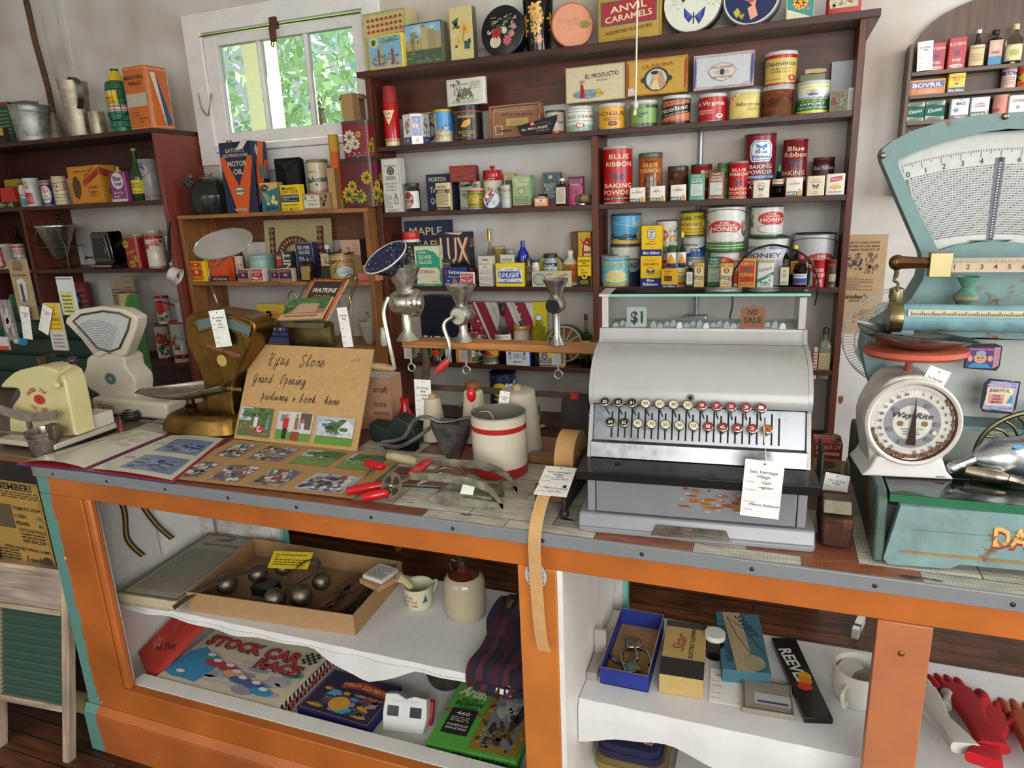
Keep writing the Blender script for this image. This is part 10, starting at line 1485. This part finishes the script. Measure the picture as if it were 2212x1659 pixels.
def fl(name,label,cat,P4,h,c,topops,z,front=(),side=(),fc=None,k=kE,**kw):
 (ax,ay_),(bx_,by_),d=P4;A=V((ax,ay_,z));w_=math.hypot(bx_-ax,by_-ay_);rz=math.atan2(by_-ay_,bx_-ax)
 m=MB();m.box(0,0,0,w_,d,h,fc or c,k,{'top':c});m.prt(topops,lambda u,v,l:(u*w_,v*d,h+l),w_,d,k)
 if front:m.prt(front,lambda u,v,l:(u*w_,-l,v*h),w_,h,k)
 if side:m.prt(side,lambda u,v,l:(w_+l,u*d,v*h),d,h,k)
 o=m.bU(name,bev=.001);tag(o,label,cat);o.location=A;o.rotation_euler=(kw.get('tx',0),kw.get('ty',0),kw.get('rz',rz));return o
fl('greeting_album','long flat cream album with a season greeting printed on its worn cover','album',((-1.80,1.30),(-1.58,1.315),.40),.028,'a39a88',[Fr(.03,.02,.97,.98,.012,'4a463e'),R_(.12,.1,.88,.72,'8f887c'),T_("Season's Greetings",.52,.82,.035,'4a463e',.66,0,.01,.3),Pg([(.3,.88),(.6,.96),(.6,.88)],'6d675c')],ZS+.012,fc='c2b694')
fl('display_case','long shallow glass topped case under the greeting album','case',((-1.85,1.30),(-1.62,1.315),.39),.010,'77766a',[],ZS+.001,fc='b0a488')
t,nB=wt('cardboard_tray','large open kraft cardboard tray full of sleigh bells and oddments',kI,(-1.3,1.34,ZS));m=nB();q=[V((-1.56,1.335,0)),V((-1.015,1.375,0)),V((-1.03,1.67,0)),V((-1.6,1.67,0))];z0,z1=ZS+.002,ZS+.065
m.face([(p.x,p.y,z0)for p in q],'9a7a58');
for i in rg(4):a,b=q[i],q[(i+1)%4];n_=(b-a).cross(V((0,0,1))).normalized()*.003;m.face([(a.x,a.y,z0),(b.x,b.y,z0),(b.x,b.y,z1),(a.x,a.y,z1)],'a8845c');m.face([tuple(V((p.x,p.y,z_))-n_)for p,z_ in((a,z0),(b,z0),(b,z1),(a,z1))],'9a7850');m.face([tuple(V((p.x,p.y,z1))-n_*s_)for p,s_ in((a,0),(b,0),(b,1),(a,1))],'b8946c')
m.bU(kO,t);zi=z0+.001
for i,(x,y,r_)in enumerate(((-1.50,1.43,.032),(-1.45,1.51,.03),(-1.30,1.405,.032),(-1.235,1.44,.033),(-1.23,1.53,.028),(-1.40,1.57,.028))):t,nB=wt('sleigh_bell','round tarnished metal sleigh bell lying in the cardboard tray','bell',(x,y,zi),'sleigh bells in the tray');m=nB();m.sP(r_,x,y,zi+r_+.012,'8a8270',kH,20);m.bU('bell',t)
m=MB();m.rB(sO([(-1.58,1.30,ZS+.03),(-1.52,1.36,z1+.004),(-1.46,1.45,z1+.01),(-1.38,1.55,z1)],6),(.010,-.006,0),'4f3c34','leather',.003);tag(m.bU('leather_strap'),'flat brown leather strap hanging over the tray rim','strap')
m=MB();m.rB(sO([(-1.26,1.37,zi+.06),(-1.29,1.45,zi+.075),(-1.30,1.53,zi+.085),(-1.26,1.56,zi+.09),(-1.235,1.52,zi+.08),(-1.26,1.46,zi+.07)],6),(.006,0,.006),'4a3c30','leather',.003);tag(m.bU('leather_strap'),'looped dark leather bell strap in the middle of the tray','strap')
def lb(name,label,cat,x,y,w_,d,h,c,rz=0,z=None,ops=(),k=kE,tx=0):z=zi+.002 if z is None else z;r_=RD(rz);return fl(name,label,cat,((x,y),(x+w_*cos(r_),y+w_*sin(r_)),d),h,c,ops,z,k=k,tx=tx)
lb('note_card','bright yellow handwritten note lying across the tray',kE,-1.40,1.50,.13,.06,.001,'d3b81c',12,zi+.075,[Ln(.1,.15,.9,.85,5,'5a5020')],tx=.5);lb('plastic_case','small shiny black case in the tray','case',-1.41,1.43,.07,.05,.03,'17181a',4,k=kC,z=zi+.02)
lb('old_booklet','worn brown wood covered booklet with a paper label','book',-1.17,1.375,.08,.2,.03,'5a3c26',-4,zi+.012,[Bl(.05,.05,.95,.95,['6d4a30','4a2e1c'],26,3,.2),T_('GUIDE',.5,.8,.05,'3a2618',.5)]);lb('wooden_tray','small wooden tray of white cards in the corner of the tray','tray',-1.10,1.54,.085,.09,.015,'b88c5c',-20,zi+.05);lb('card_stack','white typed museum cards in the small wooden tray',gU,-1.09,1.545,.075,.075,.012,'d5d2ca',-12,zi+.066,[Ln(.1,.1,.9,.9,8,'6d6a66')])
t,nB=wt('toy_cart','black cast iron toy cart with rail sides and spoked wheels','toy',(-1.07,1.41,zi));m=nB();m.box(-1.10,1.40,zi+.02,-1.045,1.49,zi+.024,'1a1917',kX)
for x in(-1.10,-1.045):m.tU([(x,1.40,zi+.055),(x,1.49,zi+.055)],.002,'1c1b19',kX);[m.tU([(x,1.40+.015*k,zi+.02),(x,1.40+.015*k,zi+.055)],.0015,'1c1b19',kX,5)for k in rg(7)]
m.bU(kO,t)
for x in(-1.108,-1.037):m=nB();m.tU([(x,1.445+.026*cos(2*PI*i/20),zi+.03+.026*sin(2*PI*i/20))for i in rg(20)],.0025,'1c1b19',kX,6,closed=True);[m.tU([(x,1.445,zi+.03),(x,1.445+.026*cos(PI*k/4),zi+.03+.026*sin(PI*k/4))],.0012,'1c1b19',kX,4)for k in rg(8)];m.bU('wheel',t)
def lt(name,label,cat,x,y,prof,c,k=kN,z=ZS+.003,part=kO):t=tH(name,label,cat,(x,y,z));m=MB();m.lA(prof,c,k,32);return t,m
t,m=lt('shaving_mug','cream shaving mug with red script holding a brush and razor','mug',-.915,1.56,[(.0005,0),(.036,0),(.04,.01),(.042,.06),(.044,.068),(.039,.066),(.036,.02),(.0005,.015)],'c9c7a8');m.prt([T_('Ship',.42,.72,.16,'a83a34',.2,0,.005,.3),T_('Grand Turk',.42,.48,.15,'a83a34',.42,0,.005,.3),T_('Salem - 1786',.42,.24,.12,'a83a34',.42),Pg([(.74,.4),(.86,.4),(.82,.85)],'3a4f7c')],cM(.041,.055,.006),.13,.055,du=1/14);m.bU(kO,t)
m=MB();m.tU([(-.02,-.01,.06),(-.03,-.02,.085),(-.045,-.03,.10)],.012,'c2b68a',kN,rs=[.012,.010,.016]);m.bU('brush',t);m=MB();m.tU(sO([(.02,.035,.055),(.03,.06,.05),(.02,.05,.015)],4),.004,'c9c7a8',kN);m.bU(kP,t)
t=tH('stoneware_jug','stoneware jug with brown glazed shoulder and neck handle','jug',(-.765,1.56,ZS+.003))
m=MB();m.lA([(.0005,0),(.062,0),(.065,.005),(.068,.03),(.068,.125),(.064,.142),(.052,.156),(.02,.173),(.018,.195),(.021,.2),(.018,.212),(.0005,.212)],'b5aa92',kN,32,cols=['b0a48a']*6+['4a2414']*3+['2c1810']*3);m.bU(kO,t);m=MB();m.tU(sO([(-.016,0,.20),(-.04,0,.205),(-.045,0,.175),(-.035,0,.165)],5),.006,'2c1810',kN);m.bU(kP,t);t.scale=(.86,.86,.80)
t=tH('necktie_bundle','heap of maroon and navy striped suspenders and neckties with clips','neckties',(-.585,1.50,ZS));rd=random.Random(6)
for k in rg(11):
 c=('3a121c','1a1630','4c1c2c','15161c','2c1430')[k%5];x=-.06+.014*k;P=sO([(x,.12,.01+.01*k),(x+rd.uniform(-.02,.02),.06,.07+.008*(k%5)),(x+rd.uniform(-.02,.02),-.02,.06),(x+.01,-.10,.035),(x,-.17,.025),(x+rd.uniform(-.01,.02),-.19,-.02-.006*(k%4)),(x+.02,-.188,-.005)],5);m=MB();m.rB(P,(.013,.003,0),c,jA,.002);m.bU('necktie',t)
for k in rg(4):m=MB();m.box(-.03+.03*k,.0,.085,-.018+.03*k,.03,.092,'a89a6c',kD);m.bU('clip',t)
m=MB();m.box(-1.875,1.33,.50,-1.870,1.53,.84,'d0cfcc',kE);tag(m.bU('ribbon_card'),'white card against the inner end of the counter',gU)
for a,lb_ in(((1.39,.84),'rainbow striped ribbon of the white card, straighter strand'),((1.45,.84),'rainbow striped ribbon of the white card, curving strand')):
 m=MB()
 for j,c in enumerate(('1c1a2c','8c2420','b8a03c','2c5a3a','1a1c34')):m.rB(sO([(-1.867,a[0]+.004*j,a[1]),(-1.866,a[0]+.03+.004*j,.72),(-1.864,a[0]+.02+.004*j+(.05 if a[0]>1.4 else 0),.62),(-1.862,a[0]+(.12 if a[0]>1.4 else.06)+.004*j,.54)],5),(0,.002,0),c,jA,.001)
 tag(m.bU('striped_ribbon'),lb_,'ribbon')
cars=[E_(.12+.8*((i*.37)%1),.12+.42*((i*.61)%1),.09,.06,('3a8ab0','a83a44','4a5a8c','3a8a8c','c9a06c')[i%5])for i in rg(9)]
chk=[R_(i/30,.5*j,(i+1)/30,.5*j+.5,'ddd6c4' if(i+j)%2 else '17161a')for i in rg(30)for j in(0,1)]
fl('board_game','stock car race board game box with red letters and chequered edges','board game',((-1.70,1.296),(-1.245,1.296),.26),.038,'c9bfa4',[Bl(.02,.02,.98,.6,['a9a4b0','b9b0a8','8d8a9c'],40,3,.14)]+[Pg([(.0,.1),(.3,.05),(.34,.4),(.1,.62),(.02,.5)],'3a88b4')]+cars+[E_(o[1][0][0]-.09,o[1][4][1]-.02,.035,.03,'d6d6da')for o in cars]+[T_('Game of',.2,.93,.07,'b0302c',.22,0,.01,.3),T_('STOCK CAR',.46,.74,.17,'1a1820',.80,0,.06),T_('STOCK CAR',.46,.74,.16,'b83440',.78,0,.03),T_('RACE',.76,.54,.15,'1a1820',.36,0,.06),T_('RACE',.76,.54,.14,'b83440',.34,0,.03)]+[R_(.86+.025*i,.68+.04*j,.885+.025*i,.72+.04*j,'1a1820')for i in rg(5)for j in rg(5)if(i+j)%2],ZB+.004,chk+[T_(gF,.62,.5,.62,'7c1a24',.66,0,.05),T_(gF,.62,.5,.6,'c23a44',.66,0,.02)],chk+[T_(gF,.5,.5,.5,'b83440',.8,0,.03)])
t=fl('story_book','red hardback book titled in dark script leaning in the corner','book',((-1.87,1.39),(-1.72,1.30),.23),.018,'c0392a',[T_('We Three',.6,.36,.10,'2a2228',.62,34,.02),Fl(.3,.3,.1,'c9806c','c0392a',5),T_('ALEXANDRE LINDT',.3,.72,.035,'d0948a',None,-60)],ZB+.012,fc='a83024',tx=.6)
fl('stamp_set_box','navy sign printer rubber stamp set box with a bright cover',kI,((-1.205,1.325),(-.965,1.315),.175),.03,'28243c',[Fr(.02,.02,.98,.98,.01,'a8787c'),Bl(.05,.08,.95,.6,['3a9ac8','4a3a5c','c98a2c','2c4a3c','6d3a44','8c8aa0'],46,4,.14),Pg([(.3,.62),(.56,.68),(.96,.6),(.96,.78),(.56,.86),(.3,.76)],'a03038'),T_('AMERICAN',.42,.74,.08,'d8b44c',.24,8,.02),T_('SIGN PRINTER',.76,.73,.09,'d8b44c',.38,-4,.02),T_('RUBBER STAMP SET',.76,.54,.05,'d8a84c',.4),E_(.46,.28,.14,.16,'c99a34')],ZB+.004,fc='1b2468')
t,nB=wt('stereo_viewer','white and red plastic picture viewer with two dark eye pieces','viewer',(-.88,1.38,ZB+.004));M=MT((-.94,1.345,ZB+.006))@MR(RD(9),4,'Z')@MR(RD(-28),4,'X')
m=nB(M);m.pZ([(0,0),(.118,0),(.124,.045),(.12,.09),(.085,.094),(.06,.086),(.035,.098),(.0,.096),(-.004,.045)],0,.035,'cfcfcc',kL);m.prt([R_(.08,.42,.36,.70,'1d2022'),R_(.64,.42,.92,.70,'1d2022'),T_('VIEWER',.5,.84,.08,'bdbdba',.7)],lambda u,v,l:(u*.118,-l,v*.095),.118,.095,kC);m.bU(kO,t,bev=.003);m=nB(M);m.box(.004,.0355,.01,.13,.055,.08,'a81c20',kL);m.bU('reel_housing',t,bev=.003)
fl('jigsaw_box','green jigsaw puzzle box with a gold framed landscape painting','puzzle',((-.785,1.31),(-.535,1.32),.25),.035,'4f9a3c',[R_(0,.50,.44,.54,'b0402c'),T_('Artist',.24,.84,.14,'d9c9b0',.36,-6,.03,.3),T_('DELUXE',.22,.71,.03,'1a241a',.18),T_('JIGSAW',.24,.65,.06,'1a241a',.34,0,.03),T_('PUZZLE',.24,.59,.035,'1a241a',.22),R_(.08,.18,.38,.56,'17181a'),T_('460',.23,.49,.05,gT,.16),T_('SOMERVILLE',.23,.31,.03,gT,.24),T_('INDUSTRIES',.23,.26,.03,gT,.24),Ln(.12,.36,.34,.44,3,'b9b4a4'),R_(.46,.04,.98,.96,'8a6a22'),Bl(.46,.04,.98,.96,['b8923c','4a3610'],90,8,.05),R_(.54,.12,.9,.88,'6d7478'),Bl(.54,.5,.9,.88,['8d949a','a9a698','6d7a84'],24,5,.2),Bl(.54,.12,.9,.5,['3a2c1c','5c4026','2c2418','6d5a34'],46,6,.12),Bl(.74,.4,.9,.78,['2c2014','3c2c1c'],16,7,.26)],ZB+.004,[T_('DELUXE JIGSAW',.6,.5,.5,'1a241a',.6,0,.03)])
t,m=lt('film_tin','round blue rimmed dull metal tin leaning behind the picture viewer',kA,-.86,1.60,[(.0005,0),(.06,0),(.062,.004),(.062,.022),(.0005,.022)],'4a453c',kH,ZB+.03);m.lA([(.0622,.006),(.0628,.006),(.0628,.021),(.0622,.021)],'2c78b4',kA,32);m.bU('lid',t);t.rotation_euler=(RD(42),0,.3)
lb('embroidered_case','clear topped flat case of pink embroidered cloth behind the stamp set','case',-1.22,1.545,.21,.13,.02,'a99a90',0,ZB+.03,[St([(.05,.2),(.3,.5),(.1,.8)],.002,'b8808a'),St([(.95,.2),(.7,.5),(.9,.8)],.002,'b8808a'),Fl(.5,.8,.12,'b07a84'),Fl(.2,.4,.1,'b07a84'),Fl(.8,.4,.1,'b07a84')],tx=.3)
m0=ZS+.003
t,nB=wt('clipper_box','open blue and kraft box holding silver hand hair clippers',kI,(-.28,1.45,m0));x0,y0=-.335,1.385;m=nB()
for q in((0,0,0,.115,.25,.002),(0,0,0,.115,.002,.045),(0,.248,0,.115,.25,.05),(0,.002,0,.002,.248,.05),(.113,.002,0,.115,.248,.05)):m.box(x0+q[0],y0+q[1],m0+q[2],x0+q[3],y0+q[4],m0+q[5],'b8905c',kE,{'front':'1c2c84','right':'1c2c84'})
m.bU(kO,t)
for k,(x,y,r_)in enumerate(((-.28,1.52,.3),(-.27,1.43,-2.6))):
 t,nB=wt('hair_clipper',('silver hand hair clipper at the far end of the open box','second silver hand hair clipper at the front of the open box')[k],'clipper',(x,y,m0+.003));M=MT((x,y,m0+.022))@MR(r_,4,'Z');m=nB(M);m.box(-.02,-.015,-.008,.02,.02,.008,'a5a29a',jU);m.bU('blade',t,bev=.003)
 for s_ in(-1,1):m=nB(M);m.tU(sO([(.008*s_,-.01,0),(.03*s_,-.03,.004),(.036*s_,-.07,.004),(.028*s_,-.085,.006)],5),.004,'a5a29a',jU);m.bU(kP,t)
lb('clipper_carton','battered cream and black electric clipper carton with a red star name',kI,-.197,1.395,.10,.22,.05,'bb9f62',3,m0,[R_(0,0,1,.3,'2c2a28'),R_(0,.88,1,1,'3c3a34'),T_('Star',.38,.6,.13,'a8402c',None,84,.005,.3),T_('ELECTRIC CLIPPERS',.68,.6,.045,'3a3020',None,88)])
lb('clipper_carton','blue and tan swift hair clipper carton lying on its white base',kI,-.06,1.475,.11,.24,.035,'3a6a78',8,m0,[Pg([(.3,0),(.7,0),(.55,1),(.15,1)],'a89472'),St([(.25,.9),(.4,.6),(.8,.1)],.002,hN),St([(.25,.9),(.6,.7),(.95,.3)],.002,hN),T_('SWIFT',.66,.76,.10,'2a3a40',None,-70),T_('HAIR CLIPPER',.16,.42,.07,'1f3a44',None,-86),E_(.7,.14,.22,.12,'9c9070')])
lb('cassette_case','small clear plastic case with a black base','case',-.011,1.385,.11,.105,.012,'8d8878',3,m0,[Fr(.03,.03,.97,.97,.03,'5a574c'),R_(.25,.2,.95,.55,'b5b5b0'),R_(.3,.25,.9,.32,'3a4a6c')],k=kC);lb('paint_box','long narrow black paint box with white name and colour splashes',kI,.118,1.39,.06,.285,.014,'131415',14,m0,[T_('REEVES',.44,.62,.10,'d6d4cc',None,-84,.03),E_(.66,.48,.24,.06,'d0a81c'),E_(.6,.42,.26,.05,'d8841c'),E_(.5,.35,.28,.05,'c8401c')],k=kC)
p=MT((-.045,1.40,m0+.001));tC(kT,'white museum tag lying flat under the swift carton',None,.08,.12,fF((-.05,1.52,m0+.001),(1,.05,0),(.0,1,.01)))
t,m=lt('specimen_jar','small clear jar with a white screw lid',hF,-.085,1.57,[(.0005,0),(.022,0),(.023,.05),(.02,.054)],'d0d4d4',kZ);m.bU(kZ,t);m=MB();m.cY(.025,.052,.066,'d2d0c8',kL,24);m.bU('lid',t)
t,m=lt('moustache_cup','white china moustache cup with a small pointed handle','cup',.232,1.50,[(.0005,0),(.035,0),(.05,.02),(.056,.05),(.054,.09),(.051,.09),(.052,.05),(.0005,.012)],'cfcdc4');m.bU(kO,t);m=MB();m.tU(sO([(-.03,-.045,.065),(-.04,-.07,.06),(-.035,-.07,.03),(-.028,-.048,.025)],5),.005,'cfcdc4',kN);m.bU(kP,t);m=MB();m.pZ([(-.05,0),(-.03,.04),(0,.05),(.01,.02),(-.01,.0),(-.02,-.03)],.072,.075,'c5c3ba',kN,axis='z');m.bU('guard',t)
t,nB=wt('jewellery_box','open grey hinged box with a checked tie pin cushion',kI,(-.37,1.42,m0));m=nB();m.box(-.369,1.39,m0,-.345,1.47,m0+.02,'9a9690',kL);m.box(-.369,1.47,m0+.01,-.34,1.478,m0+.085,'a8a49e',kL);m.bU(kO,t)
def glove(label,x,y,rz,c,s_=1,tw=0,k=jA):
 t=tH('glove',label,'glove',(x,y,m0),rot=(RD(-14),0,rz));P=[];m=MB();R=rR(.08*s_,.022,.010,3)
 rows=[[(a*w_+.012*sin(yy*14+tw),yy,b+.014+hh)for a,b in R]for yy,w_,hh in((-.21,.85,.0),(-.17,.72,.006),(-.11,.62,.004),(-.06,.85,.006),(0,1,.002),(.045,.98,0),(.06,.6,0))];m.grid(rows,c,k,close=True);m.face(rows[0],c,k)
 for i,(xx,ln)in enumerate(((-.03,.06),(-.01,.075),(.011,.072),(.031,.055))):m.tU(sO([(xx*s_,.035,.014),(xx*s_*1.1,.05+ln*.5,.018),(xx*s_*1.25,.05+ln,.012)],3),.0095,c,k,rs=[.0095]*6+[.006],n=10)
 m.tU(sO([(.036*s_,-.03,.014),(.062*s_,.005,.02),(.066*s_,.045,.014)],3),.011,c,k,rs=[.012]*6+[.007],n=10);m.bU(kO,t)
glove('white glove with long cuff by the orange post',.375,1.53,.15,'c9c6bd',.8);glove('dark red glove, upper one of the red pair',.44,1.55,.12,'a80f1c',.85,1);glove('long bright red glove hanging over the shelf edge',.475,1.50,-.2,'b5101e',.9,2);glove('rust orange glove beside the red gloves',.56,1.50,-.1,'b8582f',1.0,.5);glove('second rust orange glove at the frame edge',.655,1.45,-.25,'bb6038',1.0,1.5)
t=tH('folded_scarf','navy scarf with maroon diamond print folded on the bottom shelf','scarf',(-.27,1.40,ZB));m=MB()
for k in rg(4):m.pZ(rR(.18-.01*k,.16,.03,4,cy=.08),.002+.022*k,.021+.022*k,('8a7a3c','6d5a34','1a1a3c','1c1a40')[k],jA,axis='z')
m.prt([q for i in rg(3)for j in rg(2)for q in(E_(.2+.3*i,.28+.42*j,.13,.17,'b8926c',6),E_(.2+.3*i,.28+.42*j,.10,.13,'5c1428',6))],lambda u,v,l:(-.075+u*.15,v*.16,.088+l),.15,.16,jA);m.bU('scarf',t)
t,m=lt('enamel_jug','white enamel vessel at the end of the lower shelf behind the post','jug',-.33,1.55,[(.0005,0),(.05,0),(.06,.05),(.05,.14),(.045,.14),(.0005,.01)],'c9c7c2',kB,ZB);m.bU(kO,t)
m=MB();m.box(-.16,1.33,ZB+.0005,.5,1.6,ZB+.03,'bfbcb6',jA);m.prt([St([(.1,.2),(.2,.5),(.1,.6)],.003,'7c2c3c'),Bl(.3,.1,.5,.3,['3a4a8c'],6,3,.3)],lambda u,v,l:(-.16+u*.66,1.33+v*.27,ZB+.03+l),.66,.27,jA);tag(m.bU('folded_cloth'),'embroidered white cloth folded beside the navy scarf',jA)
m=MB();P=A_([(1175,1245)],YFR-.001)[0];m.prt([E_(.5,.5,.5,.5,'c2c6c8',26),Bl(.1,.1,.9,.9,['8a8c90','6d5c5c','4a4c50'],40,3,.12),E_(.5,.7,.26,.12,'c8702c'),R_(.1,.38,.9,.62,'c2c6c8'),T_('Coca-Cola',.5,.5,.13,'a83a34',.74,0,.005,.3),E_(.5,.27,.26,.1,'3a2c24')],lambda u,v,l:((u-.5)*.048,-l-.002,(v-.5)*.06),.048,.06);m.pZ([(.024*cos(2*PI*i/24),.03*sin(2*PI*i/24))for i in rg(24)],-.002,0,'c2c6c8',kD);o=m.bU('bottle_opener_plate');tag(o,'small oval openwork metal badge on the orange post','badge');o.location=(-.428,YFR-.001,P.z)
m=MB();m.box(-.009,0,0,.009,.09,.03,'d9d9d4',kL);m.box(-.0095,.02,-.0,.0095,.03,.031,'2a2c34',kL);o=m.bU('paint_marker');tag(o,'white plastic cased gadget on the floor boards','marker');o.location=(.355,2.47,.0005);o.rotation_euler=(.0,0,-.3);o.scale=(1.3,1.3,1.3)
